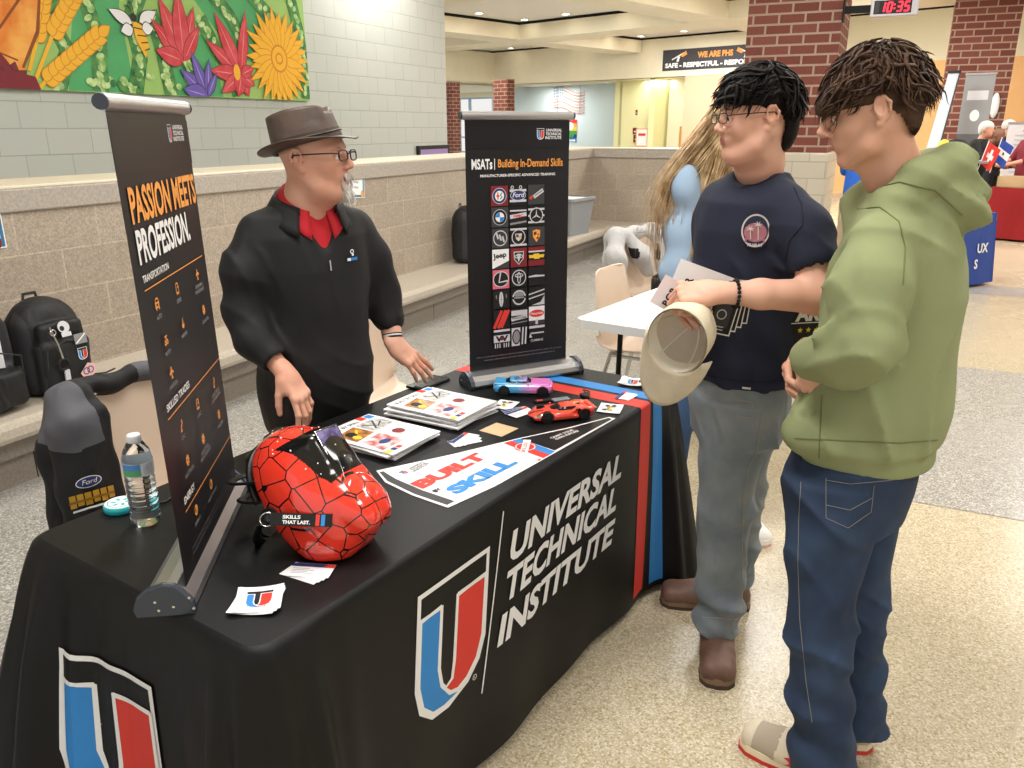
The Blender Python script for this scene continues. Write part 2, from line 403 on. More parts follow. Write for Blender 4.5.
def terrazzo(name, base, dark, light, mid, sc=95, rough=.16):
    m, nt, b, L = node_mat(name, rough, .5)
    tc = nt.nodes.new('ShaderNodeTexCoord'); v = nt.nodes.new('ShaderNodeTexVoronoi'); v.inputs['Scale'].default_value = sc; L(tc.outputs['Object'], v.inputs['Vector'])
    sx = nt.nodes.new('ShaderNodeSeparateColor'); L(v.outputs['Color'], sx.inputs[0])
    r = nt.nodes.new('ShaderNodeValToRGB'); cr = r.color_ramp; cr.interpolation = 'CONSTANT'
    cr.elements[0].position = 0; cr.elements[0].color = hexc(dark); cr.elements[1].position = .12; cr.elements[1].color = hexc(mid)
    for p, c in ((.32, base), (.72, light), (.93, mid)):
        e = cr.elements.new(p); e.color = hexc(c)
    L(sx.outputs[0], r.inputs[0])
    n = nt.nodes.new('ShaderNodeTexNoise'); n.inputs['Scale'].default_value = 1.2; n.inputs['Detail'].default_value = 3; L(tc.outputs['Object'], n.inputs['Vector'])
    mx = nt.nodes.new('ShaderNodeMix'); mx.data_type = 'RGBA'; mx.blend_type = 'MIX'; L(r.outputs[0], mx.inputs[6]); mx.inputs[7].default_value = hexc(base); mx.inputs['Factor'].default_value = .3
    L(mx.outputs[2], b.inputs['Base Color']); L(n.outputs['Fac'], b.inputs['Roughness'])
    mr = nt.nodes.new('ShaderNodeMapRange'); L(n.outputs['Fac'], mr.inputs[0]); mr.inputs[3].default_value = rough; mr.inputs[4].default_value = rough + .22; L(mr.outputs[0], b.inputs['Roughness'])
    return m
M_tan = terrazzo('tan_terrazzo', '#bfb39a', '#94835f', '#dad0ba', '#b3a27d', 185)
M_gry = terrazzo('grey_terrazzo', '#a5a29b', '#6d6a66', '#d6d2c8', '#8f8c86', 170)
M_strip = mat('divider_strip', '#b9b09a', .3, .4)
M_block = masonry('split_block', '#b4aba1', '#aaa197', '#bfb6ab', .465, .212, .006, 'x', (.244, .052), speck=('#6f6250', '#c9bba0'))
M_blocky = masonry('split_block_end', '#b4aba1', '#aca399', '#bfb6ab', .465, .212, .006, 'y', (.1, .052), speck=('#6f6250', '#c9bba0'))
M_cap = mat('sill_stone', '#a69d92', .55, bump=.4, bscale=150, noise=.12, nscale=60)
M_captop = mat('polished_stone_edge', '#ddd3bd', .35, noise=.04, nscale=20)
M_seat = mat('bench_stone', '#b7ad9e', .4, noise=.1, nscale=70)
M_riser = mat('bench_riser_stone', '#91887d', .6, noise=.12, nscale=90, bump=.3, bscale=120)
M_green = masonry('painted_block', '#c3c6bf', '#bfc3bb', '#acb0a8', .406, .203, .004, 'x', (.0, .02), rough=.55, bumpd=.003)
M_brick = masonry('red_brick', '#8a5549', '#784439', '#b5a696', .305, .118, .012, 'xy', (0, .03), rough=.7, speck=('#5a3a30', '#a98070'), sq=.02)
M_cream = mat('cream_plaster', '#e9e0c6', .8, noise=.02, nscale=3)
M_cream2 = mat('cream_block_paint', '#e6dfc4', .7)
M_orange = mat('apricot_block_paint', '#f0bd82', .7)
M_pink = mat('salmon_paint', '#e3b796', .7)
M_yellow = mat('pale_yellow_paint', '#e8e3ae', .7)
M_blue = mat('pale_blue_paint', '#cfdfe3', .7)
M_ceil = mat('ceiling_tile', '#e6e0d2', .9, noise=.04, nscale=60)
M_black = mat('black_reveal', '#131211', .8)
M_tile = masonry('glazed_base_tile', '#c4bcaa', '#bbb3a1', '#a89f8e', .4, .2, .006, 'xy', (0, 0), rough=.35, bumpd=.002)
M_white = mat('white_paint', '#f2f0ea', .5)
M_bulb = mat('downlight_lens', '#fff4dd', .5, emit=14)

def struct(name, mb, **kw):
    o = mb.build(name, **kw); o['kind'] = 'structure'; return o
# ================= floor =================
struct('floor', MB().add([(-1.4, -4, 0), (16, -4, 0), (16, 34, 0), (-1.4, 34, 0)], [(0, 1, 2, 3)], M_tan)
       .add([(-24, -4, 0), (-1.4, -4, 0), (-1.4, 34, 0), (-24, 34, 0)], [(0, 1, 2, 3)], M_gry))
mb = MB()
for x0, x1, y0, y1 in ((.02, 3.3, 3.76, 6.28), (-.3, 3.3, 9.3, 9.85)): mb.add([(x0, y0, .002), (x1, y0, .002), (x1, y1, .002), (x0, y1, .002)], [(0, 1, 2, 3)], M_gry)
struct('floor_inlay', mb)
mb = MB(); mb.bx(.02 - .005, .02 + .005, 6.28, 9.3, .0005, .003, M_strip); mb.add([(.40, 1.9, .002), (.407, 1.9, .002), (.647, 3.2, .002), (.64, 3.2, .002)], [(0, 1, 2, 3)], M_strip)
struct('floor_trim', mb)
# ================= low walls and benches =================
YB = 10.77
mb = MB(); mb.bx(-4.45, -3.95, -2, YB + .45, 0, 1.218, M_block)
struct('wall_left', mb)
mb = MB(); mb.bx(-4.5, -3.935, -2, YB - .015, 1.218, 1.33, M_cap)
struct('trim_1', mb, bevel=.008)
mb = MB(); mb.bx(-3.95, -2.05, YB, YB + .45, 0, 1.218, M_blocky); struct('wall_back', mb)
mb = MB(); mb.bx(-4.5, -2.05, YB - .015, YB + .5, 1.218, 1.33, M_cap); struct('trim_2', mb, bevel=.008)
mb = MB(); mb.bx(-4.5, -3.94, -2, YB - .02, 1.3302, 1.345, M_captop).bx(-4.5, -2.05, YB - .02, YB + .5, 1.3302, 1.345, M_captop); struct('trim_3', mb, bevel=.004)
# built-in bench: long run and the run across the end
def bench(name, pts_seat, ris, rec):
    pass
mb = MB()
mb.bx(-3.96, -3.44, -2, 10.24, .27, .37, M_seat).bx(-3.96, -1.9, 10.24, YB + .01, .27, .37, M_seat)
struct('trim_4', mb, bevel=.03)
mb = MB(); mb.bx(-3.96, -3.56, -2, YB, .16, .272, M_riser).bx(-3.96, -3.62, -2, YB, 0, .155, M_riser).bx(-3.96, -1.9, 10.36, YB, .16, .272, M_riser).bx(-3.96, -1.9, 10.42, YB, 0, .155, M_riser)
for y in np.arange(-1.5, 10.2, .93): mb.bx(-3.621, -3.6195, y, y + .006, 0, .155, M_black)
struct('trim_5', mb)
# ================= painted block wall behind the low wall =================
mb = MB(); mb.bx(-6.6, -6.3, -2, 10.88, 0, 4.2, M_green); struct('wall_green', mb)
# ================= ceiling, beams, upper walls (rest of the hall is turned 18 degrees) =================
QF = math.radians(18.14)
def farpt(r, p, z=0): return (r * math.cos(QF) + p * math.sin(QF), -r * math.sin(QF) + p * math.cos(QF), z)
def fbuild(name, mb, **kw):
    o = struct(name, mb, **kw); o.rotation_euler = (0, 0, -QF); return o
struct('ceiling', MB().bx(-24, 16, -4, 34, 4.2, 4.35, M_ceil))
mb = MB(); R0, R1 = -26, 6
def beam_r(p0, p1, r0=R0, r1=R1): mb.bx(r0, r1, p0, p1, 3.78, 4.13, M_cream); mb.bx(r0, r1, p0 + .04, p1 - .04, 4.13, 4.2, M_black)  # black strip paints the shadow gap between beam and ceiling
def beam_p(r0, r1, p0, p1): mb.bx(r0, r1, p0, p1, 3.782, 4.128, M_cream); mb.bx(r0 + .04, r1 - .04, p0, p1, 4.128, 4.2, M_black)  # same painted shadow gap above the cross beams
beam_r(16.5, 17.6); beam_r(10.2, 11.2); beam_p(-16.5, -15.55, 6, 21.94); beam_p(-10.4, -9.5, 6, 21.94); beam_p(-4.0, -3.2, 9, 20.7)
fbuild('ceiling_beams', mb)
mb = MB(); mb.bx(-22.3, -9.6, 21.98, 22.3, 3.05, 4.14, M_cream).bx(-22.3, -9.6, 22.05, 22.3, 4.14, 4.2, M_black).bx(-22.3, -22.0, 12, 22.2, 3.05, 4.14, M_cream).bx(-22.3, -9.6, 22.0, 27, 3.05, 3.12, M_cream).bx(-30, -22.0, 12, 27, 3.05, 3.12, M_cream)  # black top strip paints the shadow gap over the soffit
fbuild('wall_soffit', mb)
mb = MB(); mb.bx(-23.4, -17.2, 24.0, 24.2, 0, 3.05, M_blue); fbuild('wall_blue', mb)
mb = MB(); mb.bx(-17.2, -16.9, 22.9, 24.1, 0, 3.05, M_yellow).bx(-17.0, -15.2, 22.9, 23.1, 0, 3.05, M_yellow).bx(-15.4, -15.2, 22.3, 23.1, 0, 3.05, M_yellow); fbuild('wall_yellow', mb)
mb = MB(); mb.bx(-15.2, -14.02, 23.1, 23.3, 1.62, 3.05, M_cream2).bx(-15.2, -14.75, 23.1, 23.3, 0, 1.62, M_cream2).bx(-14.05, -13.95, 22.3, 23.3, 0, 3.05, M_yellow); fbuild('wall_recess', mb)
M_oak = mat('oak_door', '#c99a5e', .5, noise=.12, nscale=8)
mb = MB(); mb.bx(-14.75, -14.05, 23.12, 23.2, .02, 1.62, M_oak)
for k in range(3): mb.bx(-14.70 + k * .22, -14.55 + k * .22, 23.1, 23.13, .3, 1.5, M_oak)
fbuild('door_1', mb)
mb = MB(); mb.bx(-13.95, -9.6, 22.0, 22.3, 0, 3.05, M_pink); fbuild('wall_salmon', mb)
mb = MB(); mb.bx(-9.6, 6, 20.8, 21.1, 3.05, 4.13, M_cream2).bx(-9.6, 6, 20.85, 21.1, 4.13, 4.2, M_black); fbuild('wall_upper', mb)  # black strip at the top paints the ceiling's shadow gap
mb = MB(); mb.bx(-9.6, 6, 20.8, 21.1, 0, 3.05, M_orange); fbuild('wall_orange', mb)
# window wall at the far left, daylight outside
M_frame = mat('window_metal', '#9fb6c6', .4, .5)
M_shade = mat('roller_shade', '#ede4ca', .8)
M_glass = mat('window_glass', '#ffffff', .0, trans=1, ior=1.01)
mb = MB(); mb.bx(-29, -23.4, 26.3, 26.5, 2.85, 3.05, M_cream2).bx(-29, -23.4, 26.3, 26.5, 0, .5, M_cream2).bx(-24.1, -23.3, 24.0, 26.5, 0, 3.05, M_blue); fbuild('wall_window', mb)
mb = MB()
for r in (-28.6, -27.9, -26.4, -24.9, -24.1): mb.bx(r - .05, r + .05, 26.3, 26.4, .5, 2.84, M_frame)
for z in (.5, 1.15, 1.95, 2.82): mb.bx(-28.6, -24.1, 26.3, 26.4, z - .035, z + .035, M_frame)
wf = fbuild('window_1', mb)
mb = MB(); mb.bx(-28.6, -24.1, 26.34, 26.35, .5, 2.84, M_glass); g = mb.build('window_pane', wf)
# brick pillars
def pillar(name, x0, x1, y0, y1, z0, z1, rot=0, base=True):
    mb = MB(); mb.bx(x0, x1, y0, y1, z0, z1, M_brick); o = struct(name, mb); o.rotation_euler = (0, 0, rot); return o
pillar('pillar_brick', -2.05, -.96, 10.98, 12.1, 1.30, 4.2)
mb = MB(); mb.bx(-2.05, -.92, 10.95, 12.12, 0, 1.31, M_tile); struct('pillar_base', mb, bevel=.02)
pillar('pillar_brick', .34, 1.40, 17.6, 18.5, 1.25, 4.2)
mb = MB(); mb.bx(.32, 1.42, 17.58, 18.52, 0, 1.25, M_tile); struct('pillar_base', mb)
pillar('pillar_brick', -19.55, -18.92, 19.5, 19.85, 0, 3.06, -QF)
pillar('pillar_brick', -22.3, -21.5, 19.5, 19.85, 0, 3.06, -QF)
# recessed lamps
fx = [(-15.06, 14.57), (-13.67, 13.23), (-15.1, 16.2), (-13.68, 16.14), (-12.17, 16.16), (-11.11, 15.49), (-15.27, 20.32), (-15.24, 21.47), (-13.59, 21.22), (-12.05, 21.06), (-13.5, 18.6), (-20.72, 21.56), (-18.9, 20.4), (-17.9, 21.5), (-9.0, 15.), (-8, 18.6), (-5.2, 19.6), (-6.8, 13.), (-12.5, 12.6)]
first = None
def downlight(loc, z):
    global first
    if first is None:
        t = thing('recessed_downlight', 'small round recessed downlight glowing in the ceiling coffer', 'ceiling light', group='recessed ceiling downlights')
        MB().lathe([(.10, 0), (.13, -.004), (.135, -.012), (.10, -.014), (.095, .0)], M_white, n=20).build('trim_ring', t)
        MB().lathe([(.001, -.004), (.098, -.004)], M_bulb, n=20).build('lens', t); first = t
    else: t = copy_tree(first)
    t.location = (loc[0], loc[1], z); return t
for r, p in fx: downlight(farpt(r, p), 4.2)
for r in (-21.2, -19.6, -17.9, -15.0, -14.3):
    t = downlight(farpt(r, 23.3 if r < -17 else 22.65), 3.05); t['label'] = 'small round downlight under the low soffit by the far walls'; t['group'] = 'soffit downlights'
for x, y in ((-1.5, 1.6), (.8, 1.2), (-2.8, 3.6), (-.6, 4.2), (1.6, 4.4), (-2.6, 7.4), (0, 7.6), (2.4, 7.8), (.6, 10.6), (2.6, 11)):
    t = downlight((x, y), 4.2); t['label'] = 'round recessed downlight over the tables'; t['group'] = 'downlights over the tables'
# ================= table frame: a along the table, b across it (0 = front edge) =================
TO = (-.912, .868); TEX = (.1426, .9898); TEY = (-.9898, .1426); TROT = math.atan2(TEX[1], TEX[0]); TZ = .745
TL, TW = 1.86, .775
def tb(a, b, z=TZ): return (TO[0] + a * TEX[0] + b * TEY[0], TO[1] + a * TEX[1] + b * TEY[1], z)
K_white = mat('print_white', '#ececec', .6); K_black = mat('print_black', '#151515', .6); K_red = mat('print_red', '#d8392f', .6); K_blue = mat('print_blue', '#2f86d0', .6)
K_orange = mat('print_orange', '#f0a04c', .6); K_grey = mat('print_grey', '#8b8b8b', .6); K_dgrey = mat('print_dark_grey', '#3a3a3c', .6); K_silver = mat('print_silver', '#c9c9cc', .45)
K_yel = mat('print_yellow', '#e9c23a', .6); K_green = mat('print_green', '#3e9a4a', .6); K_navy = mat('print_navy', '#26356e', .6); K_crim = mat('print_crimson', '#7d1f24', .6); K_pink = mat('print_pink', '#d9687a', .6)
def emblem(fl, x, y, w, h, sl=0., inner=None, bw=.045, colw=None):
    inner = inner or K_black; cw = colw or K_white
    T = lambda P: [(x + u * w + sl * (v - 0) * h, y + v * h) for u, v in P]
    fl.poly(T([(0, 1), (1, 1), (1, .33), (.93, .17), (.78, .05), (.5, -.01), (.25, .02), (.07, .14), (0, .33)]), cw)
    fl.poly(T([(.045, .965), (.955, .965), (.955, .34), (.89, .2), (.75, .085), (.5, .03), (.28, .055), (.11, .165), (.045, .34)]), inner)
    B = [(.045, .81), (.32, .81), (.32, .36), (.37, .22), (.5, .1), (.7, .062), (.55, .03), (.42, .03), (.25, .06), (.11, .165), (.045, .34)]
    Rr = [(.54, .81), (.955, .81), (.955, .36), (.89, .2), (.76, .1), (.62, .07), (.5, .1), (.42, .17), (.52, .2), (.54, .33)]
    for P, m in ((B, K_blue), (Rr, K_red)):
        fl.poly(T(P), m); fl.line(T(P + [P[0], P[1]]), w * bw, cw)
    return fl
# ---- cloth
M_cloth = mat('black_polyester', '#090a0b', .5, bump=.2, bscale=900, spec=.35)
_r = .05
_seg = []
def _corner(cx, cy, a0): return ('arc', cx, cy, a0)
_Pl = [('l', (_r, 0), (TL - _r, 0)), ('a', (TL - _r, _r), -90), ('l', (TL, _r), (TL, TW - _r)), ('a', (TL - _r, TW - _r), 0), ('l', (TL - _r, TW), (_r, TW)), ('a', (_r, TW - _r), 90), ('l', (0, TW - _r), (0, _r)), ('a', (_r, _r), 180)]
_len = [math.dist(s[1], s[2]) if s[0] == 'l' else _r * PI / 2 for s in _Pl]; PER = sum(_len)
_cum = np.cumsum([0] + _len)
_cs = [(_cum[1] + _cum[2]) / 2, (_cum[3] + _cum[4]) / 2, (_cum[5] + _cum[6]) / 2, (_cum[7] + _cum[8]) / 2]
_fl = [(.15, .13), (.10, .12), (.24, .2), (.11, .15)]   # (flare, spread) at far-front, far-back, near-back, near-front corners
def perim(s):
    s = s % PER; i = max(0, min(7, int(np.searchsorted(_cum, s, side='right')) - 1)); t = (s - _cum[i]) / _len[i]; g = _Pl[i]
    if g[0] == 'l':
        x = g[1][0] + (g[2][0] - g[1][0]) * t; y = g[1][1] + (g[2][1] - g[1][1]) * t; n = [(0, -1), None, (1, 0), None, (0, 1), None, (-1, 0)][i]
    else:
        q = math.radians(g[2] + 90 * t); n = (math.cos(q), math.sin(q)); x = g[1][0] + _r * n[0]; y = g[1][1] + _r * n[1]
    return x, y, n[0], n[1]
ZT, ZB = TZ, .028
def cloth(s, z):
    x, y, nx, ny = perim(s); t = max(0, (ZT - z) / (ZT - ZB)); off = 0
    for c, (f, w) in zip(_cs, _fl):
        d = abs((s - c + PER / 2) % PER - PER / 2); g = math.exp(-(d / w) ** 2)
        off += f * g * t ** .75 * (1 + .0 * d) + .024 * g * min(1, t * 3) * math.cos(d * 62) * (1 - math.exp(-(d / .03) ** 2)) - .03 * math.exp(-(d / .022) ** 2) * min(1, t * 4) * (1 - .3 * t)
    off += t * (.007 * math.sin(s * 9.1 + 1) + .005 * math.sin(s * 17.3 + 2.2 * t)) + .012 * t
    return (x + nx * off, y + ny * off)
def cloth_pt(s, z, lift=0.):
    x, y = cloth(s, z); _, _, nx, ny = perim(s); return (x + nx * lift, y + ny * lift, z)
nS = 380; svals = [PER * i / nS for i in range(nS)]; zs = [ZT - .012 - (ZT - .012 - ZB) * (j / 34) for j in range(35)]
ct = thing('tablecloth', 'black fitted tablecloth with a red and blue shield emblem and large white lettering', 'tablecloth', tb(0, 0, 0), TROT)
mb = MB(); rings = []
for inset, z in ((.012, ZT), (.0035, ZT - .0035)):
    rings.append([(perim(s)[0] - perim(s)[2] * inset, perim(s)[1] - perim(s)[3] * inset, z) for s in svals])
for z in zs: rings.append([cloth_pt(s, z) for s in svals])
vs = [p for r in rings for p in r]; nr = len(rings)
mb.add(vs, [((i + 1) * nS + k, (i + 1) * nS + (k + 1) % nS, i * nS + (k + 1) % nS, i * nS + k) for i in range(nr - 1) for k in range(nS)], M_cloth, True)
mb.add(rings[0], [tuple(range(nS))], M_cloth, False)
# printing on the front
fl = Flat(cut=.035)
emblem(fl, .385, .288, .272, .35, .12, M_cloth)
fl.line([(.648, .24), (.758, .708)], .005, K_white)
for t, x, y, w in (('UNIVERSAL', .772, .552, .64), ('TECHNICAL', .742, .449, .64), ('INSTITUTE', .712, .338, .648)):
    fl.text(t, x, y, .085, K_white, w=w, bold=.035, shear=.32)
fl.ring(.622, .306, .008, .0018, K_white); fl.text('R', .619, .3025, .007, K_white)
mb.decal(fl, lambda u, v, l: cloth_pt(u - _r, v, .0012 + l * .0002))
f2 = Flat(cut=.02)
for x0, x1, m, lean in ((1.556, 1.628, K_red, -.03), (1.648, 1.712, K_blue, .0)):
    f2._put([(x0, .735), (x1, .735), (x1 + lean * .6, .05), (x0 + lean, .05)], [(0, 3, 2, 1)], m)
mb.decal(f2, lambda u, v, l: cloth_pt(u - _r, v, .0012 + l * .0001))
f3 = Flat(cut=.02)
for x0, x1, m in ((1.556, 1.628, K_red), (1.648, 1.712, K_blue)): f3.rect(x0, .008, x1, TW - .01, m)
mb.decal(f3, lambda u, v, l: (u, v, ZT + .0006 + l * .0001))
for x0, x1, m in ((1.556, 1.628, K_red), (1.648, 1.712, K_blue)):   # stripe over the rounded edge
    mb.grid(lambda i, j: (x0 + (x1 - x0) * i, [.010, .0025, -.002, cloth(x0, .734)[1] - .0013][min(3, int(round(j * 3)))], [ZT + .0008, ZT - .0005, ZT - .006, .7345][min(3, int(round(j * 3)))]), 2, 4, m)
# printing on the near end (b runs right-to-left seen from there)
f4 = Flat(cut=.015); emblem(f4, 0, 0, .285, .36, 0, M_cloth)
s_end = lambda b: _cum[6] + (TW - _r - b)
mb.decal(f4, lambda u, v, l: cloth_pt(s_end(.615 - u), .185 + v, .004 + l * .0005))
mb.build('cloth', ct)
# folding table under the cloth
M_plas = mat('folding_table_plastic', '#dcdad4', .5); M_leg = mat('grey_steel', '#6c6f72', .35, .8)
ft = thing('folding_table', 'folding table hidden under the black printed cloth', 'table', tb(0, 0, 0), TROT)
MB().bx(.03, TL - .03, .03, TW - .03, .70, TZ - .006, M_plas).build('tabletop', ft, bevel=.006)
for x in (.25, TL - .25):
    for y in (.1, TW - .1): MB().cyl((x, y, .0), (x, y, .7), .014, M_leg, n=10).build('leg', ft)
    MB().cyl((x, .1, .3), (x, TW - .1, .3), .01, M_leg, n=8).build('crossbar', ft)

# ================= pull-up banner stands =================
M_alu = mat('brushed_aluminium', '#c4c5c8', .32, .9); M_cap_p = mat('slate_plastic_cap', '#3b424c', .35); M_ban = mat('banner_film', '#161518', .42, noise=.02)
M_ban2 = mat('banner_film_dark', '#100f13', .4); M_screw = mat('chrome_screw', '#d8d8d8', .2, 1.)
def ngon(cx, cy, r, n, rot=0): return [(cx + r * math.cos(rot + 2 * PI * k / n), cy + r * math.sin(rot + 2 * PI * k / n)) for k in range(n)]
def uti3(fl, x, y, w, h, m, bold=.02):
    for i, t in enumerate(('UNIVERSAL', 'TECHNICAL', 'INSTITUTE')): fl.text(t, x + .02 * w * (2 - i), y + h * (.70 - .35 * i), h * .27, m, w=w * .96, bold=bold, shear=.1)
def stand(label, A, B, w, lean, top, zb, draw, u0=0.):
    A = Vector((*A, 0)); B = Vector((*B, 0)); L = (B - A).length; ang = math.atan2(B.y - A.y, B.x - A.x)
    t = thing('retractable_banner_stand', label, 'banner stand', (A.x, A.y, TZ), ang)
    lx = lean[0] * math.cos(ang) + lean[1] * math.sin(ang); ly = -lean[0] * math.sin(ang) + lean[1] * math.cos(ang)
    P = lambda u, z: Vector((u0 + u + lx * (z - zb) / (top - zb), ly * (z - zb) / (top - zb), z - TZ))
    # base: a D-shaped aluminium cartridge, its slot under the film
    prof = [(.03, .004), (.028, .018), (.012, .036), (-.0, .046), (-.018, .048), (-.045, .040), (-.062, .026), (-.068, .012), (-.064, .004)]
    prof = [(-(y) * 1.0 + .014, z * 1.15) for y, z in prof] if draw[1] else prof
    mb = MB(); n = len(prof)
    vsb = [(x, y, z) for x in (-.015, L + .015) for y, z in prof]
    mb.add(vsb, [(i, (i + 1) % n, n + (i + 1) % n, n + i) for i in range(n)], M_alu, False)
    mb.build('cassette', t)
    for x, dx in ((-.015, -.014), (L + .015, .014)):
        m2 = MB(); pr = [(y * 1.12 , z * 1.1 + (0 if z > .01 else -.004)) for y, z in prof]
        v2 = [(x, y, z) for y, z in pr] + [(x + dx, y * .97, z * .98) for y, z in pr]
        m2.add(v2, [tuple(range(n)), tuple(range(2 * n - 1, n - 1, -1))] + [(i, (i + 1) % n, n + (i + 1) % n, n + i) for i in range(n)], M_cap_p)
        e = m2.build('end_cap', t, bevel=.002)
        sg = 1 if draw[1] else -1
        for y, z in ((-.012, .035), (.018, .018), (.045, .012), (.05, .03), (-.018, .012)):
            MB().cyl((x + dx, sg * y, z), (x + dx * 1.12, sg * y, z), .0028, M_screw, n=8).build('screw', e)
    mb = MB(); mb.grid(lambda i, j: P(w * i, zb + (top - zb) * j) , 6, 12, M_ban)
    fl = Flat(); draw[0](fl)
    # the printed side
    
    f = lambda u, v, l: P(u, v) - Vector((0, .0011 + l * .00008, 0))
    mb.decal(fl, f); mb.build('banner_film', t)
    c0, c1 = P(-.012, top + .012), P(w + .012, top + .012)
    mb = MB(); mb.tube([c0, c1], [.0105] * 2, M_alu, 12, True, True, 1.35); r = mb.build('top_rail', t)
    for c, s in ((c0, -1), (c1, 1)): MB().cyl(c, c + Vector((s * .005, 0, 0)), .0125, M_cap_p, n=12).build('rail_cap', r)
    mb = MB(); pc = P(w / 2, top); mb.cyl((w / 2, .03 * (1 if not draw[1] else 1), .03), (pc.x, pc.y + .014, pc.z), .006, M_alu, n=8).build('support_pole', t)
    return t
def icon(fl, k, x, y, s, m=K_orange):
    """small orange line pictograms"""
    w = s * .11
    if k == 'car': fl.line([(x - s * .4, y - s * .2), (x - s * .4, y + s * .1), (x - s * .2, y + s * .4), (x + s * .2, y + s * .4), (x + s * .4, y + s * .1), (x + s * .4, y - s * .2), (x - s * .4, y - s * .2)], w, m); fl.line([(x - s * .4, y + .1 * s), (x + s * .4, y + .1 * s)], w, m); fl.disc(x - s * .25, y - s * .05, s * .08, m); fl.disc(x + s * .25, y - s * .05, s * .08, m); fl.rect(x - s * .38, y - s * .4, x - s * .2, y - s * .2, m); fl.rect(x + s * .2, y - s * .4, x + s * .38, y - s * .2, m)
    elif k == 'truck': fl.line([(x - s * .3, y - s * .3), (x - s * .3, y + s * .4), (x + s * .15, y + s * .4), (x + s * .3, y + s * .1), (x + s * .3, y - s * .3), (x - s * .3, y - s * .3)], w, m); fl.disc(x - s * .15, y - s * .35, s * .1, m); fl.disc(x + s * .2, y - s * .35, s * .1, m); fl.line([(x, y + s * .1), (x + s * .3, y + .1 * s)], w, m)
    elif k == 'plane': fl.line([(x, y - s * .4), (x, y + s * .45)], w * 1.8, m); fl.line([(x - s * .45, y - s * .02), (x, y + s * .18), (x + s * .45, y - s * .02)], w * 1.5, m); fl.line([(x - s * .2, y - s * .4), (x, y - s * .3), (x + s * .2, y - s * .4)], w, m)
    elif k == 'boat': fl.poly([(x - s * .35, y - s * .1), (x + s * .35, y - s * .1), (x + s * .2, y - s * .38), (x - s * .2, y - s * .38)], m); fl.line([(x - s * .15, y - .1 * s), (x, y + s * .42), (x + s * .15, y - .1 * s)], w, m)
    elif k == 'bike': fl.ring(x - s * .22, y - s * .15, s * .2, w, m); fl.ring(x + s * .22, y - s * .15, s * .2, w, m); fl.line([(x - s * .22, y - s * .1), (x, y + s * .25), (x + s * .22, y - s * .1)], w, m); fl.line([(x - s * .3, y + s * .3), (x + s * .3, y + s * .3)], w, m)
    elif k == 'gear': fl.ring(x, y, s * .3, w * 1.4, m); [fl.line([(x + s * .28 * math.cos(q), y + s * .28 * math.sin(q)), (x + s * .43 * math.cos(q), y + s * .43 * math.sin(q))], w * 1.4, m) for q in np.arange(8) * PI / 4]; fl.disc(x, y, s * .1, m)
    elif k == 'arm': fl.line([(x - s * .2, y - s * .4), (x - s * .1, y), (x + s * .2, y + s * .15), (x + s * .05, y + s * .42)], w * 1.5, m); fl.rect(x - s * .35, y - s * .42, x, y - s * .3, m); fl.disc(x - s * .1, y, s * .09, m)
    elif k == 'leaf': fl.ring(x, y, s * .38, w, m); fl.line([(x - s * .1, y - s * .25), (x + s * .02, y + s * .05), (x + s * .1, y + s * .28)], w, m); fl.disc(x + s * .08, y + s * .1, s * .09, m, ry=s * .16)
def draw1(fl):
    fl.rect(0, 1.545, .474, 1.632, M_ban2)
    emblem(fl, .322, 1.59, .024, .034, 0, M_ban2); uti3(fl, .353, 1.592, .08, .032, K_white)
    fl.text('PASSION MEETS', .035, 1.462, .062, K_orange, w=.425, bold=.03); fl.text('PROFESSION.', .037, 1.393, .06, K_white, w=.335, bold=.03)
    fl.text('TRANSPORTATION', .037, 1.362, .013, K_white, w=.155, bold=.015); fl.rect(.037, 1.3485, .44, 1.3505, K_orange)
    for k, x, z, t in (('car', .09, 1.315, 'AUTO'), ('truck', .222, 1.318, 'DIESEL'), ('plane', .378, 1.318, 'AIRFRAME &\nPOWERPLANT'), ('boat', .222, 1.249, 'MARINE'), ('gear', .385, 1.24, 'COLLISION'), ('bike', .1, 1.245, 'MOTO'), ('plane', .1, 1.182, 'AVIATION')):
        icon(fl, k, x, z, .026); [fl.text(q, x, z - .027 - i * .011, .008, K_grey, al='c', bold=.01) for i, q in enumerate(t.split('\n'))]
    fl.text('SKILLED TRADES', .04, 1.124, .014, K_white, w=.155, bold=.015); fl.rect(.037, 1.1105, .455, 1.1125, K_orange)
    for k, x, z, t in (('arm', .378, 1.075, 'ROBOTICS &\nAUTOMATION'), ('truck', .23, 1.075, 'HVAC'), ('arm', .105, 1.075, 'CNC'), ('gear', .375, 1.0, 'WELDING'), ('gear', .225, 1.0, 'INDUSTRIAL\nMAINTENANCE'), ('gear', .1, 1.005, 'ELECTRICAL')):
        icon(fl, k, x, z, .026); [fl.text(q, x, z - .027 - i * .011, .008, K_grey, al='c', bold=.01) for i, q in enumerate(t.split('\n'))]
    fl.text('ENERGY', .04, .938, .014, K_white, w=.075, bold=.015); fl.rect(.037, .9235, .462, .9255, K_orange)
    for x, z, t in ((.225, .896, 'WIND POWER'), (.1, .898, 'ENERGY')): icon(fl, 'leaf', x, z, .028); fl.text(t, x, z - .027, .008, K_grey, al='c', bold=.01)
    for i in range(2): fl.text('Programs vary by campus. For program outcome information and other disclosures, visit the school site.', .04, .842 - i * .011, .005, K_grey, w=.40)
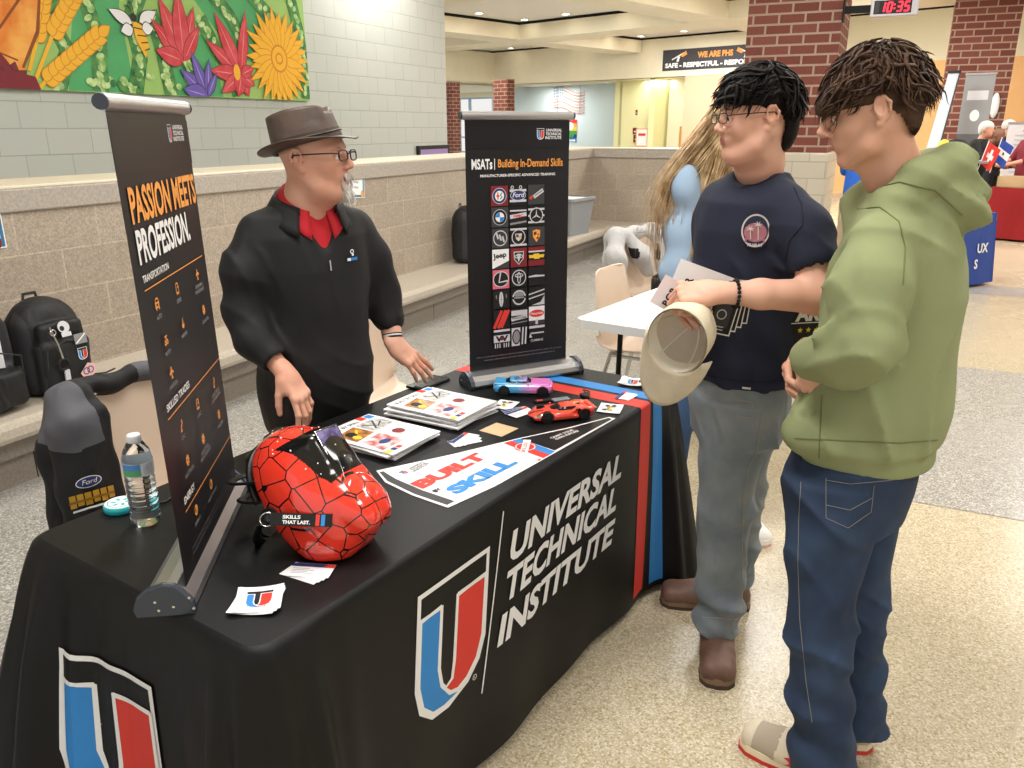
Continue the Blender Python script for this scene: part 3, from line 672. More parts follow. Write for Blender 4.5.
def badge(fl, i, x, y, w, h):
    cx, cy = x + w / 2, y + h / 2; R = min(w, h) * .42
    bgd = {0: K_crim, 9: K_white, 10: K_crim, 11: K_crim, 12: K_pink, 20: K_white}.get(i, K_dgrey if i in (2, 3, 6, 8) else K_black)
    fl.rect(x, y, x + w, y + h, bgd)
    if i == 0: fl.disc(cx, cy, R, K_silver); fl.disc(cx, cy, R * .92, K_navy); fl.disc(cx, cy, R * .64, K_white); fl.rect(cx - R * .42, cy - R * .12, cx - R * .02, cy + R * .12, K_red); fl.rect(cx - R * .3, cy - R * .45, cx - R * .14, cy + R * .45, K_red); fl.line([(cx + R * .1, cy - R * .4), (cx + R * .35, cy - R * .1), (cx + R * .1, cy + .1 * R), (cx + R * .35, cy + R * .4)], R * .16, K_green)
    elif i == 1: fl.rect(x, cy + h * .18, x + w, cy + h * .3, K_silver); fl.rect(x, cy - h * .34, x + w, cy - h * .22, K_silver); fl.disc(cx, cy, w * .47, K_silver, ry=h * .27); fl.disc(cx, cy, w * .44, K_navy, ry=h * .235); fl.text('Ford', cx, cy - h * .1, h * .24, K_white, al='c', w=w * .66, shear=.25, bold=.01); [fl.ring(x + w * q, cy + h * .4, h * .09, h * .04, K_silver) for q in (.15, .65)]
    elif i == 2: fl.line([(x + w * .1, y + h * .3), (x + w * .28, y + h * .42)], h * .16, K_red); fl.line([(x + w * .35, y + h * .38), (x + w * .92, y + h * .72)], h * .2, K_silver); fl.line([(x + w * .4, y + h * .44), (x + w * .88, y + h * .7)], h * .04, K_dgrey)
    elif i == 3:
        fl.disc(cx, cy, R, K_silver); fl.disc(cx, cy, R * .93, K_black); fl.disc(cx, cy, R * .62, K_white)
        for q in (PI / 2, 3 * PI / 2): fl.poly([(cx, cy)] + [(cx + R * .6 * math.cos(q + t), cy + R * .6 * math.sin(q + t)) for t in np.linspace(0, PI / 2, 7)], K_blue)
    elif i == 4: fl.rect(x, cy + h * .25, x + w, cy + h * .33, K_silver); fl.line([(x, cy - h * .38), (x + w, cy - h * .28)], h * .1, K_grey); fl.line([(x, cy - h * .02), (x + w, cy + h * .1)], h * .2, K_silver); fl.text('GMC', cx, cy - h * .04, h * .13, K_red, al='c', w=w * .6, bold=.05)
    elif i == 5:
        for q in (-.33, 0, .33): fl.rect(x, cy + q * h - h * .06, x + w, cy + q * h + h * .04, K_silver)
        fl.disc(cx, cy, R, K_silver); fl.disc(cx, cy, R * .86, K_black); [fl.poly([(cx + R * .84 * math.cos(q), cy + R * .84 * math.sin(q)), (cx + R * .12 * math.cos(q + 1.2), cy + R * .12 * math.sin(q + 1.2)), (cx + R * .12 * math.cos(q - 1.2), cy + R * .12 * math.sin(q - 1.2))], K_silver) for q in (PI / 2, PI / 2 + 2.094, PI / 2 - 2.094)]
    elif i == 6: fl.ring(cx, cy, R, R * .13, K_silver); [fl.line([(cx + q * R - R * .12, cy + R * .45 - q * R * .5), (cx + q * R + R * .12, cy - R * .3 - q * R * .5)], R * .24, K_silver) for q in (-.42, 0, .42)]
    elif i == 7: fl.rect(x, y + h * .86, x + w, y + h * .96, K_silver); fl.rect(x, y + h * .04, x + w, y + h * .14, K_silver); fl.ring(cx, cy, R, R * .12, K_silver); fl.poly([(cx - R * .5, cy + R * .45), (cx + R * .5, cy + R * .45), (cx + R * .4, cy - R * .2), (cx, cy - R * .55), (cx - R * .4, cy - R * .2)], K_silver); fl.rect(cx - R * .35, cy + .05 * R, cx, cy + R * .35, K_crim); fl.rect(cx, cy - R * .25, cx + R * .3, cy + .05 * R, K_yel); fl.rect(cx - R * .5, cy - R * .0, cx + R * .5, cy + R * .06, K_black)
    elif i == 8: S = [(-.55, .7), (0, .85), (.55, .7), (.5, -.1), (0, -.8), (-.5, -.1)]; fl.poly([(cx + R * u, cy + R * v) for u, v in S], K_orange); fl.rect(cx - R * .4, cy + .1 * R, cx, cy + R * .55, K_crim); fl.rect(cx, cy - R * .4, cx + R * .3, cy + R * .05, K_crim); fl.disc(cx, cy + .02 * R, R * .17, K_yel); fl.rect(cx + R * .05, cy + R * .15, cx + R * .4, cy + R * .25, K_black)
    elif i == 9: fl.poly([(x, y), (x + w, y + h * .38), (x + w, y)], K_dgrey); fl.text('Jeep', x + w * .06, y + h * .42, h * .36, K_dgrey, w=w * .82, rot=.12, bold=.04)
    elif i == 10: S = [(-.75, .8), (.75, .8), (.7, -.2), (0, -.95), (-.7, -.2)]; fl.poly([(cx + R * u, cy + R * v) for u, v in S], K_silver); fl.poly([(cx + R * u * .84, cy + R * v * .84) for u, v in S], K_black); fl.poly([(cx - R * .28, cy + R * .5), (cx + R * .28, cy + R * .5), (cx + R * .2, cy - R * .1), (cx, cy - R * .6), (cx - R * .2, cy - R * .1)], K_silver); [fl.ring(cx + q * R * .36, cy + R * .15, R * .24, R * .12, K_silver) for q in (-1, 1)]
    elif i == 11: fl.rect(x, y + h * .3, x + w, y + h * .72, K_black); fl.rect(x, y + h * .72, x + w, y + h * .8, K_silver); fl.poly([(x + w * .05, cy - h * .08), (x + w * .33, cy - h * .08), (x + w * .35, cy - h * .14), (x + w * .68, cy - h * .14), (x + w * .7, cy - h * .08), (x + w * .95, cy - h * .08), (x + w * .99, cy + h * .08), (x + w * .67, cy + h * .08), (x + w * .65, cy + h * .14), (x + w * .32, cy + h * .14), (x + w * .3, cy + h * .08), (x + w * .01, cy + h * .08)], K_yel)
    elif i == 12: fl.disc(cx, cy, w * .48, K_black, ry=h * .42); fl.ring(cx, cy, w * .48, w * .05, K_silver, ry=h * .42); fl.line([(cx - w * .02, cy + h * .36), (cx - w * .12, cy - h * .16), (cx + w * .4, cy - h * .1)], w * .09, K_silver)
    elif i == 13: fl.ring(cx, cy, R * 1.05, R * .13, K_silver); fl.ring(cx, cy + R * .3, R * .62, R * .13, K_silver, ry=R * .28); fl.ring(cx, cy - R * .02, R * .26, R * .12, K_silver, ry=R * .78)
    elif i == 14: fl.poly([(x, cy + h * .02), (x + w * .4, cy + h * .08), (x + w, cy + h * .04), (x + w, cy - h * .04), (x, cy - h * .04)], K_silver)
    elif i == 15: fl.disc(cx, cy, w * .13, K_silver, ry=h * .4); fl.rect(cx - w * .01, cy - h * .28, cx + w * .01, cy + h * .28, K_dgrey); fl.rect(cx - w * .08, cy - h * .01, cx + w * .08, cy + h * .01, K_dgrey); [fl.disc(cx + q * w * .3, cy + .15 * h, w * .03, K_grey, ry=h * .12) for q in (-1, 1)]
    elif i == 16: fl.ring(cx, cy, R, R * .2, K_silver); fl.disc(cx, cy + R * .42, R * .75, K_grey, ry=R * .36); fl.rect(cx - R * 1.1, cy - R * .16, cx + R * 1.1, cy + R * .16, K_black); fl.text('NISSAN', cx, cy - R * .11, R * .22, K_silver, al='c', w=R * 1.4, bold=.02)
    elif i == 17: [fl.line([(x, y + h * q), (x + w, y + h * (q + .22))], h * .07, K_silver) for q in (.36, .6)]; fl.poly([(x + w * .15, y), (x + w, y), (x + w, y + h * .5), (x + w * .75, y + h * .15)], K_silver)
    elif i == 18: [fl.line([(x + w * (q + .02), y + .02 * h), (x + w * (q + .5), y + h * .96)], w * .17, K_red) for q in (.02, .27, .46)]
    elif i == 19: fl.rect(x, cy + h * .1, x + w, cy + h * .38, K_silver); fl.line([(x, cy - h * .1), (x + w, cy + .02 * h)], h * .2, K_silver); fl.text('FREIGHTLINER', cx, cy - h * .09, h * .12, K_dgrey, al='c', w=w * .9, bold=.02); fl.line([(x, cy - h * .32), (x + w, cy - h * .26)], h * .05, K_grey)
    elif i == 20: fl.disc(cx, cy + h * .1, w * .48, K_red, ry=h * .2); fl.text('Peterbilt', cx, cy + h * .04, h * .13, K_white, al='c', w=w * .8, shear=.2, bold=.01); fl.rect(x, y, x + w, y + h * .22, K_dgrey); fl.rect(cx - w * .08, y, cx + w * .08, y + h * .26, K_silver)
    elif i == 21: fl.rect(x, y + h * .88, x + w, y + h, K_silver); fl.rect(x, y + h * .3, x + w, y + h * .7, K_silver); fl.text('VV', cx, y + h * .34, h * .32, K_black, al='c', w=w * .8, bold=.06); fl.disc(cx, cy, h * .1, K_crim); [fl.rect(x + w * q, y, x + w * (q + .06), y + h * .24, K_silver) for q in (.06, .2, .34, .6, .74, .88)]
    elif i == 22: fl.poly([(x, y), (x + w * .5, y), (x + w * .55, y + h), (x, y + h)], K_silver); fl.disc(x + w * .3, cy, w * .27, K_black, ry=h * .42); fl.disc(x + w * .3, cy, w * .2, K_grey, ry=h * .35); [fl.line([(x + w * q, y + .05 * h), (x + w * (q + .06), y + h)], w * .09, K_silver) for q in (.66, .86)]
    elif i == 23: fl.rect(x, y + h * .86, x + w, y + h, K_silver); fl.rect(x + w * .1, cy + h * .05, x + w * .95, cy + h * .13, K_silver); fl.text('CUMMINS', cx, y + h * .12, h * .13, K_silver, al='c', w=w * .8, bold=.02); fl.poly([(x, y + h * .36), (x + w * .2, y + h * .36), (x + w * .06, y + h * .6)], K_silver)
def draw2(fl):
    fl.rect(0, 1.55, .394, 1.632, M_ban2)
    emblem(fl, .266, 1.578, .028, .036, 0, M_ban2); uti3(fl, .298, 1.579, .065, .035, K_white)
    fl.text('MSATs', .021, 1.484, .034, K_white, w=.076, bold=.03); fl.rect(.104, 1.482, .1065, 1.518, K_white); fl.text('Building In-Demand Skills', .118, 1.481, .035, K_orange, w=.25, bold=.015)
    fl.text('MANUFACTURER-SPECIFIC ADVANCED TRAINING', .052, 1.459, .009, K_white, w=.286, bold=.02)
    i = 0
    for r in range(8):
        for c in range(3): badge(fl, i, .09 + c * .0705, 1.363 - r * .0708, .064, .0665); i += 1
    fl.text('UTI is an educational institution and cannot guarantee employment or salary. For program', .022, .838, .006, K_grey, w=.345); fl.text('outcome information and other disclosures, visit uti.edu/disclosures.', .05, .826, .006, K_grey, w=.29)
st1 = stand('tall black tabletop banner reading PASSION MEETS PROFESSION beside the water bottle', (-1.137, .935), (-1.402, 1.349), .474, (-.0125, -.0145), 1.645, .786, (draw1, True))
st2 = stand('black tabletop banner with a grid of vehicle badges at the far end of the table', (-1.314, 2.391), (-1.071, 2.709), .394, (-.004, -.002), 1.642, .79, (draw2, False))
# ================= things on the table =================
def on(name, label, cat, a, b, rot=0, group=None, dz=.0006):
    return thing(name, label, cat, tb(a, b, TZ + dz), TROT + rot, group)
M_paper = mat('glossy_paper', '#e9e9ea', .3); M_card = mat('card_white', '#f1f1f1', .5); M_tan_c = mat('tan_card', '#cdb18a', .7)
up = lambda z: (lambda u, v, l: (u, v, z + .0002 + l * .00006))
# --- toy cars
def car_vol(kind):
    V = Vol((-.115, -.052, -.002), (.115, .052, .06), .0016)
    if kind == 'muscle':
        V.loft([(.010, 0, 0, .098, .041), (.022, 0, 0, .102, .0435), (.034, 0, 0, .101, .0425), (.0375, 0, 0, .096, .038)], k=0, pw=6)
        V.box((.005, 0, .039), (.085, .036, .004), .003, .004)
        V.loft([(.034, -.018, 0, .055, .036), (.050, -.016, 0, .033, .029), (.053, -.016, 0, .026, .024)], k=.002, pw=5)
        V.box((-.088, 0, .0405), (.01, .036, .0025), .002, .003)
        V.box((.103, 0, .024), (.006, .03, .004), .002, .001, 's'); V.box((-.103, 0, .027), (.004, .033, .003), .001, .001, 's')
        xs, wr = (-.064, .067), .0165
    else:
        V.loft([(.008, 0, 0, .100, .043), (.018, 0, 0, .104, .046), (.026, -.012, 0, .090, .045), (.033, -.02, 0, .075, .041)], k=0, pw=4)
        V.ell((.068, 0, .018), (.042, .042, .012), .006); V.loft([(.028, -.01, 0, .062, .032), (.043, -.015, 0, .030, .023), (.0465, -.018, 0, .020, .017)], k=.006, pw=3)
        for y in (-.034, .034): V.ell((.062, y, .024), (.026, .013, .011), .006); V.ell((-.062, y, .030), (.034, .013, .012), .006)
        V.box((-.095, 0, .036), (.008, .04, .0018), .001, .002); V.cap((-.02, -.052, .026), (-.045, -.040, .028), .007, .009, .004, 's'); V.cap((-.02, .052, .026), (-.045, .040, .028), .007, .009, .004, 's')
        V.box((.104, 0, .014), (.007, .026, .004), .002, .001, 's')
        xs, wr = (-.062, .06), .0175
    for x in xs:
        for y in (-1, 1): V.cap((x, y * .03, wr - .001), (x, y * .06, wr - .001), wr + .003, None, .001, 's')
    return V, xs, wr
def toycar(kind, label, a, b, rot, paint):
    t = on('toy_car', label, 'toy car', a, b, rot)
    V, xs, wr = car_vol(kind); P, Q = V.nets(); P = relax(P, Q, 1, .4); c = P[Q].mean(1); x, y, z = c.T; n = np.cross(P[Q[:, 1]] - P[Q[:, 0]], P[Q[:, 3]] - P[Q[:, 0]]); n /= (np.linalg.norm(n, axis=1, keepdims=True) + 1e-12)
    if kind == 'muscle':
        side = (z > .0415) & (z < .0495) & (np.abs(n[:, 1]) > .45) & (np.abs(x + .015) < .037) & (np.abs(x + .022) > .0018); ws = (z > .0405) & (z < .0515) & (np.abs(y) < .029) & (np.abs(n[:, 0]) > .3) & (np.abs(x + .018) > .024) & (np.abs(n[:, 1]) < .5) & (np.abs(x) < .06)
        dark = (z < .012) | ((x > .095) & (z < .030) & (z > .018) & (np.abs(y) < .032)); lamp = (x > .096) & (np.abs(y) > .018) & (z > .020) & (z < .028)
    else:
        side = (z > .034) & (z < .0425) & (np.abs(n[:, 1]) > .4) & (x > -.04) & (x < .028); ws = (z > .032) & (z < .045) & (n[:, 0] > .25) & (np.abs(y) < .03) & (x > 0) & (x < .062)
        dark = (z < .0095) | ((x > .095) & (z < .019) & (np.abs(y) < .028)) | ((x < -.098) & (z < .028)) | ((np.abs(y) < .004) & (n[:, 2] > .6) & (x > .06)); lamp = (x > .078) & (np.abs(y) > .026) & (z > .020) & (n[:, 2] > .2)
    mi = np.zeros(len(Q), int); mi[side | ws] = 1; mi[dark] = 2; mi[lamp] = 3
    mb = MB().raw(P, Q, [paint, M_carglass, M_tyre, M_screw], mi); mb.build('body', t)
    first_w = None
    for wx in xs:
        for sy in (-1, 1):
            w = MB(); y0 = sy * .030; y1 = sy * .0435
            w.tube([(wx, y0, wr), (wx, y1, wr)], wr, M_tyre, 22, True, False); w.tube([(wx, y1, wr), (wx, y1 + sy * .0008, wr)], wr * .68, M_rim, 18, True, False)
            wo = w.build('wheel', t, bevel=.001)
            h = MB()
            for k in range(5):
                q = k * 2 * PI / 5; h.tube([(wx, y1 + sy * .0012, wr), (wx + math.cos(q) * wr * .62, y1 + sy * .0012, wr + math.sin(q) * wr * .62)], .0017, M_tyre, 5)
            h.build('spokes', wo)
    if kind == 'muscle':
        for sy in (-1, 1): MB().sph((.018, sy * .040, .041), (.0035, .004, .003), paint, 10).build('wing_mirror', t)
        fl = Flat(); random.seed(3)
        for k in range(14): fl.disc(-.016 + random.uniform(-.018, .018), random.uniform(-.016, .016), random.uniform(.002, .005), random.choice((K_yel, K_black, K_red, K_navy)), n=7)
        MB().decal(fl, up(.0535)).build('roof_sticker', t)
    else:
        for sy in (-1, 1): MB().sph((.025, sy * .041, .037), (.004, .004, .0025), paint, 10).build('wing_mirror', t)
        fl = Flat(); random.seed(5)
        for k in range(8): fl.disc(-.045 + random.uniform(-.014, .014), random.uniform(-.014, .014), random.uniform(.002, .005), random.choice((K_yel, K_white, K_black)), n=7)
        MB().decal(fl, up(.0425)).build('engine_cover_sticker', t)
    return t
M_carglass = mat('smoked_toy_glass', '#15171a', .08); M_tyre = mat('toy_tyre', '#121212', .7); M_rim = mat('dark_rim', '#2c2d30', .3, .7)
m, nt, b_, L_ = node_mat('blue_to_pink_paint', .25); tc = nt.nodes.new('ShaderNodeTexCoord'); sp = nt.nodes.new('ShaderNodeSeparateXYZ'); mr = nt.nodes.new('ShaderNodeMapRange'); rp = nt.nodes.new('ShaderNodeValToRGB')
L_(tc.outputs['Object'], sp.inputs[0]); L_(sp.outputs['X'], mr.inputs[0]); mr.inputs[1].default_value = -.02; mr.inputs[2].default_value = .035; L_(mr.outputs[0], rp.inputs[0]); rp.color_ramp.elements[0].color = hexc('#4fa9df'); rp.color_ramp.elements[1].color = hexc('#e884cf'); L_(rp.outputs[0], b_.inputs['Base Color']); b_.inputs['Coat Weight'].default_value = .6
toycar('muscle', 'toy muscle car fading from blue at the back to pink at the front', 1.475, .405, math.radians(-60), m)
toycar('gt', 'low orange-red toy sports car near the front edge of the table', 1.334, .17, math.radians(140.7), mat('orange_red_paint', '#f0503a', .25, coat=.6))
# --- water bottles
M_water = mat('water_bottle_plastic', '#f4fbff', .02, trans=1, ior=1.33); M_capw = mat('white_screw_cap', '#f3f3f3', .4)
M_lbl = mat('label_white', '#e9eef2', .4); M_lblb = mat('label_blue', '#4f8fcf', .4); M_lblg = mat('label_green', '#5fae74', .4)
def bottle(label, a, b, rot, sc=1.):
    t = on('water_bottle', label, 'water bottle', a, b, rot, dz=.001)
    pr = [(.001, .004), (.02, .001), (.027, .0), (.031, .006)]
    z = .012
    while z < .122:
        pr += [(.0325, z), (.0325, z + .006), (.0300, z + .010)]; z += .0135
    pr += [(.0325, .125), (.0325, .158), (.0315, .166), (.027, .182), (.019, .196), (.0135, .203), (.0125, .212)]
    MB().lathe([(r, zz) for r, zz in pr] + [(.001, .212)], M_water, n=40).build('bottle_body', t)
    c = MB().lathe([(.0145, .200), (.0148, .201), (.0148, .215), (.0135, .218), (.001, .218)], M_capw, n=28)
    for k in range(28): q = 2 * PI * k / 28; c.box((.0148 * math.cos(q), .0148 * math.sin(q), .208), (.001, .001, .012), M_capw)
    c.build('cap', t)
    l = MB(); R = .0331
    def cy(u, v, r=R): return (r * math.cos(u), r * math.sin(u), v)
    l.grid(lambda i, j: cy(i * 2 * PI, .126 + .031 * j), 48, 3, M_lbl)
    l.grid(lambda i, j: cy(4.25 + i * 1.35, .141 + .015 * j, R + .0003), 16, 3, M_lblb); l.grid(lambda i, j: cy(4.25 + i * 1.35, .127 + .014 * j, R + .0003), 16, 3, M_lblg)
    for k in range(5): l.grid(lambda i, j: cy(5.75 + i * .8, .130 + k * .005 + .001 * j, R + .0003), 8, 2, K_grey)
    l.build('label', t); return t
bottle('clear plastic water bottle with white cap and blue green label beside the tall banner', .19, .612, .15 - TROT)
# --- round tin
M_teal = mat('teal_plastic', '#2ab3b8', .35)
t = on('round_tin', 'flat round teal and white tin behind the water bottle', 'tin', .195, .722, .3)
MB().lathe([(.001, 0), (.036, 0), (.039, .003), (.039, .016), (.036, .018)], M_teal, n=36).build('tin_body', t)
fl = Flat(); fl.disc(0, 0, .035, K_white); fl.ring(0, 0, .03, .003, M_teal)
for k in range(6): fl.disc(.016 * math.cos(k * 1.05), .016 * math.sin(k * 1.05), .007, M_teal, ry=.004, rot=k)
MB().lathe([(.001, .0185), (.034, .0185), (.0365, .0175), (.0365, .0165)], M_capw, n=36).decal(fl, up(.0186)).build('lid', t)
# --- cable behind the banner
M_rub = mat('black_rubber', '#101010', .45)
o = MB().tube([(-.03, .02, .004), (0, 0, .004), (.03, .012, .004), (.06, .04, .004), (.09, .03, .004)], .0035, M_rub, 8).build('black_cable'); o.location = tb(.27, .66, TZ + .001); o.rotation_euler = (0, 0, TROT)
tagp(o, 'short black cable lying behind the water bottle', 'cable')
# --- stickers and cards
def sheet(name, label, cat, a, b, rot, w, h, m, draw=None, th=.0006, curl=0., group=None, dz=.0006, n=1):
    t = on(name, label, cat, a, b, rot, group, dz)
    f = lambda u, v: curl * ((u / w * 2) ** 2 + (v / h * 2) ** 2 * .6)
    mb = MB(); mb.grid(lambda i, j: ((i - .5) * w, (j - .5) * h, th + f((i - .5) * w, (j - .5) * h)), 7, 7, m); mb.grid(lambda i, j: ((.5 - i) * w, (j - .5) * h, f((.5 - i) * w, (j - .5) * h)), 7, 7, m)
    if draw:
        fl = Flat(cut=.02 if curl else 0); draw(fl); mb.decal(fl, lambda u, v, l: (u, v, th + f(u, v) + .0003 + l * (.0003 if curl else .00005)))
    mb.build('sheet', t); return t
# stack of emblem stickers
def dr(fl): emblem(fl, -.027, -.03, .054, .06, 0)
for i in range(3): sheet('emblem_sticker', ['bottom', 'middle', 'top'][i] + ' sticker of the small stack with the shield emblem near the front corner', 'sticker', .112 + .003 * i, .13, -.9 + .1 * i - .1, .088, .088, M_card, dr if i == 2 else None, curl=.004, dz=.001 + .0012 * i)
def biz(fl): fl.rect(-.045, .012, .045, .025, K_navy); fl.poly([(.02, .012), (.045, .012), (.045, .025), (.03, .025)], K_red); [fl.rect(-.04, .004 - .006 * i, -.005 + .012 * (i % 2), .0055 - .006 * i, K_grey) for i in range(4)]
for i in range(4): sheet('business_card', ['lowest', 'second', 'third', 'topmost'][i] + ' business card in the pile in front of the red helmet', 'business card', .238 + .004 * i, .135 - .002 * i, -1.45 + .12 * i, .09, .052, M_card, biz, dz=.001 + .0009 * i)
for i in range(3): sheet('business_card', ['lowest', 'middle', 'topmost'][i] + ' business card in the pile between the magazines and the pennant', 'business card', 1.0 + .006 * i, .30 + .004 * i, -.1 + .3 * i - .35, .09, .052, M_card, biz, dz=.001 + .0009 * i)
sheet('blank_card', 'plain tan kraft card beside the second magazine stack', 'card', 1.135, .272, -.05, .085, .085, M_tan_c)
def swirl(fl):
    random.seed(9)
    for k in range(12): fl.disc(random.uniform(-.025, .025), random.uniform(-.01, .018), random.uniform(.004, .009), random.choice((K_yel, K_crim, K_green, K_dgrey)), n=6)
sheet('patterned_sticker', 'white sticker with a multicoloured graphic left of the orange-red toy car', 'sticker', 1.335, .385, .2, .085, .07, M_card, swirl)
for i in range(3): sheet('business_card', ['lowest', 'middle', 'topmost'][i] + ' business card beside the front bumper of the orange-red toy car', 'business card', 1.305 - .006 * i, .318 - .01 * i, -.5 + .15 * i, .09, .055, M_card, biz, dz=.0015 + .0009 * i)
sheet('patterned_sticker', 'white sticker with a multicoloured graphic behind the orange-red toy car', 'sticker', 1.49, .078, .3, .09, .075, M_card, swirl, curl=.002)
def em2(fl): fl.rect(-.038, .0, .038, .028, K_black); emblem(fl, -.02, -.028, .04, .055, 0); fl.rect(-.038, -.03, -.02, .028, K_white)
for i in range(2): sheet('emblem_sticker', ['lower', 'upper'][i] + ' shield emblem sticker of the pair at the far end near the white cap', 'sticker', 1.782, .138, -1.4 + .15 * i, .09, .09, M_card, em2 if i else None, curl=.006, dz=.001 + .001 * i)
for i in range(2): sheet('business_card', ['lower', 'upper'][i] + ' business card of the pair lying across the red and blue stripes', 'business card', 1.632, .088 + .003 * i, .1 * i, .075, .05, M_card, biz, dz=.0016 + .0009 * i)
# small black tags
def tag3(label, a, b, rot, w, h):
    t = on('key_tag', label, 'key tag', a, b, rot); mb = MB().bx(-w / 2, w / 2, -h / 2, h / 2, 0, .002, M_rub)
    fl = Flat(); fl.rect(-w * .42, -h * .3, -w * .3, h * .3, K_red); fl.rect(-w * .28, -h * .3, -w * .2, h * .3, K_blue); fl.text('SKILLS', -w * .12, 0, h * .28, K_white, w=w * .3); fl.text('THAT LAST.', -w * .12, -h * .36, h * .25, K_white, w=w * .42)
    mb.decal(fl, up(.002)).build('strap', t, bevel=.0006)
    MB().tube([(w / 2 + .012 + .009 * math.cos(q), .009 * math.sin(q), .002) for q in np.linspace(0, 2 * PI, 18)], .0011, M_screw, 6, False).build('split_ring', t); return t
tag3('black key tag with white lettering left of the blue and pink toy car', 1.475, .60, -.85, .13, .022)
t = on('keychain', 'black and red keychain between the two toy cars', 'keychain', 1.43, .30, -.6); MB().bx(-.03, .03, -.012, .012, 0, .006, M_rub).build('fob', t, bevel=.002); fl = Flat(); fl.rect(-.02, -.007, .0, .007, K_red); MB().decal(fl, up(.006)).build('fob_print', t)
t = on('clear_case', 'small clear grey plastic case between the two toy cars', 'case', 1.475, .255, -.6); MB().bx(-.03, .03, -.014, .014, 0, .007, mat('grey_clear_plastic', '#8f9396', .15)).build('case_body', t, bevel=.002)
t = on('binder_clip', 'black metal clip lying behind the orange-red toy car', 'clip', 1.545, .20, .4); MB().at((0, 0, .002)).prism([(-.02, -.014), (.02, -.014), (.022, 0), (.0, .02), (-.022, 0)], 0, .012, M_rub).build('clip_body', t, bevel=.001)
for s in (-1, 1): MB().tube([(s * .01, .0, .012), (s * .03, .012, .018), (s * .036, -.01, .012), (s * .012, -.012, .01)], .0022, M_rub, 6).build('clip_handle', t)
# --- phone
t = on('smartphone', 'black smartphone lying flat under the hand at the table edge', 'phone', 1.365, .738, .02); MB().bx(-.08, .08, -.039, .039, 0, .009, mat('phone_case', '#131416', .4)).build('phone_body', t, bevel=.004)
c = MB().bx(-.077, .077, -.036, .036, .0091, .0096, mat('phone_glass', '#1b1e22', .06)).build('phone_screen', t)
MB().bx(-.072, -.035, -.030, .006, .0097, .012, M_rub).build('camera_bump', t, bevel=.002)
# --- magazines
K_pic = mat('photo_grey_print', '#7e7a78', .35, col2='#d9d6d2', nscale=60); K_pic2 = mat('photo_warm_print', '#3a2d24', .35, col2='#d18a3a', nscale=45); K_pic3 = mat('photo_red_print', '#b84a40', .35, col2='#e6e3e6', nscale=40); K_pic4 = mat('photo_pale_print', '#b4b1ae', .35, col2='#ecebea', nscale=30)
def cover(fl, w=.216, h=.28):
    fl.text('BUILT BY SKILL', -w * .42, h * .39, .014, K_black, w=w * .58, bold=.02); fl.text('magazine', -w * .2, h * .45, .005, K_red)
    fl.rect(w * .2, h * .40, w * .32, h * .5, K_red); fl.rect(w * .34, h * .38, w * .46, h * .48, K_blue)
    fl.poly([(-w * .42, h * .02), (-w * .02, h * .06), (-w * .05, h * .34), (-w * .42, h * .3)], K_pic2); fl.poly([(0, h * .06), (w * .44, h * .1), (w * .44, h * .36), (-w * .0, h * .34)], K_pic)
    fl.poly([(-w * .45, -h * .34), (0, -h * .34), (0, h * .0), (-w * .4, -h * .02)], K_pic3); fl.poly([(w * .03, -h * .36), (w * .45, -h * .34), (w * .45, h * .04), (w * .03, h * .0)], K_pic4)
    fl.disc(-w * .2, -h * .2, .022, K_navy, ry=.014); fl.disc(w * .2, -h * .12, .02, K_crim, ry=.02); fl.line([(-w * .35, h * .08), (-w * .1, h * .26)], .008, K_yel); fl.line([(w * .1, h * .12), (w * .3, h * .32)], .007, K_dgrey)
    fl.rect(-w * .5, -h * .44, -w * .40, -h * .38, K_yel); fl.rect(-w * .38, -h * .44, -w * .3, -h * .38, K_navy); fl.rect(-w * .28, -h * .44, -w * .2, -h * .38, K_red)
    fl.disc(-w * .28, h * .2, .016, K_black, ry=.02); fl.disc(-w * .30, h * .1, .012, K_yel, ry=.016); fl.line([(w * .05, h * .3), (w * .2, h * .16), (w * .36, h * .24)], .006, K_black)
magf = None
def magazine(label, a, b, rot, z, group=None, top=False):
    t = on('magazine', label, 'magazine', a, b, rot, group, z); w, h = .216, .28
    mb = MB(); mb.grid(lambda i, j: ((i - .5) * w, (j - .5) * h, .0046 + .0012 * math.sin(i * PI) - .0012 * i), 5, 3, M_paper)
    fl = Flat(cut=.03); cover(fl) if top else None
    mb.decal(fl, lambda u, v, l: (u, v, .0049 + .0012 * math.sin((u / w + .5) * PI) - .0012 * (u / w + .5) + l * .00003)); mb.build('cover', t)
    MB().bx(-w / 2 + .001, w / 2 - .002, -h / 2 + .001, h / 2 - .001, 0, .0034, M_paper).build('pages', t)
    return t
for i in range(4): magazine(['lowest', 'second', 'third', 'topmost'][i] + ' magazine in the near stack beside the red helmet', .872 + .006 * math.sin(i * 2), .522 - .004 * i, [.1, .02, -.04, .03][i], .001 + .0062 * i, top=i == 3)
for i in range(6): magazine(['lowest', 'second lowest', 'third', 'fourth', 'fifth', 'topmost'][i] + ' magazine in the far fanned stack by the phone', 1.155 + [.02, -.012, .016, -.006, .012, 0][i], .51 + .005 * math.cos(i * 2), [-.12, .08, -.06, .1, -.02, .04][i], .001 + .0062 * i, top=i == 5)
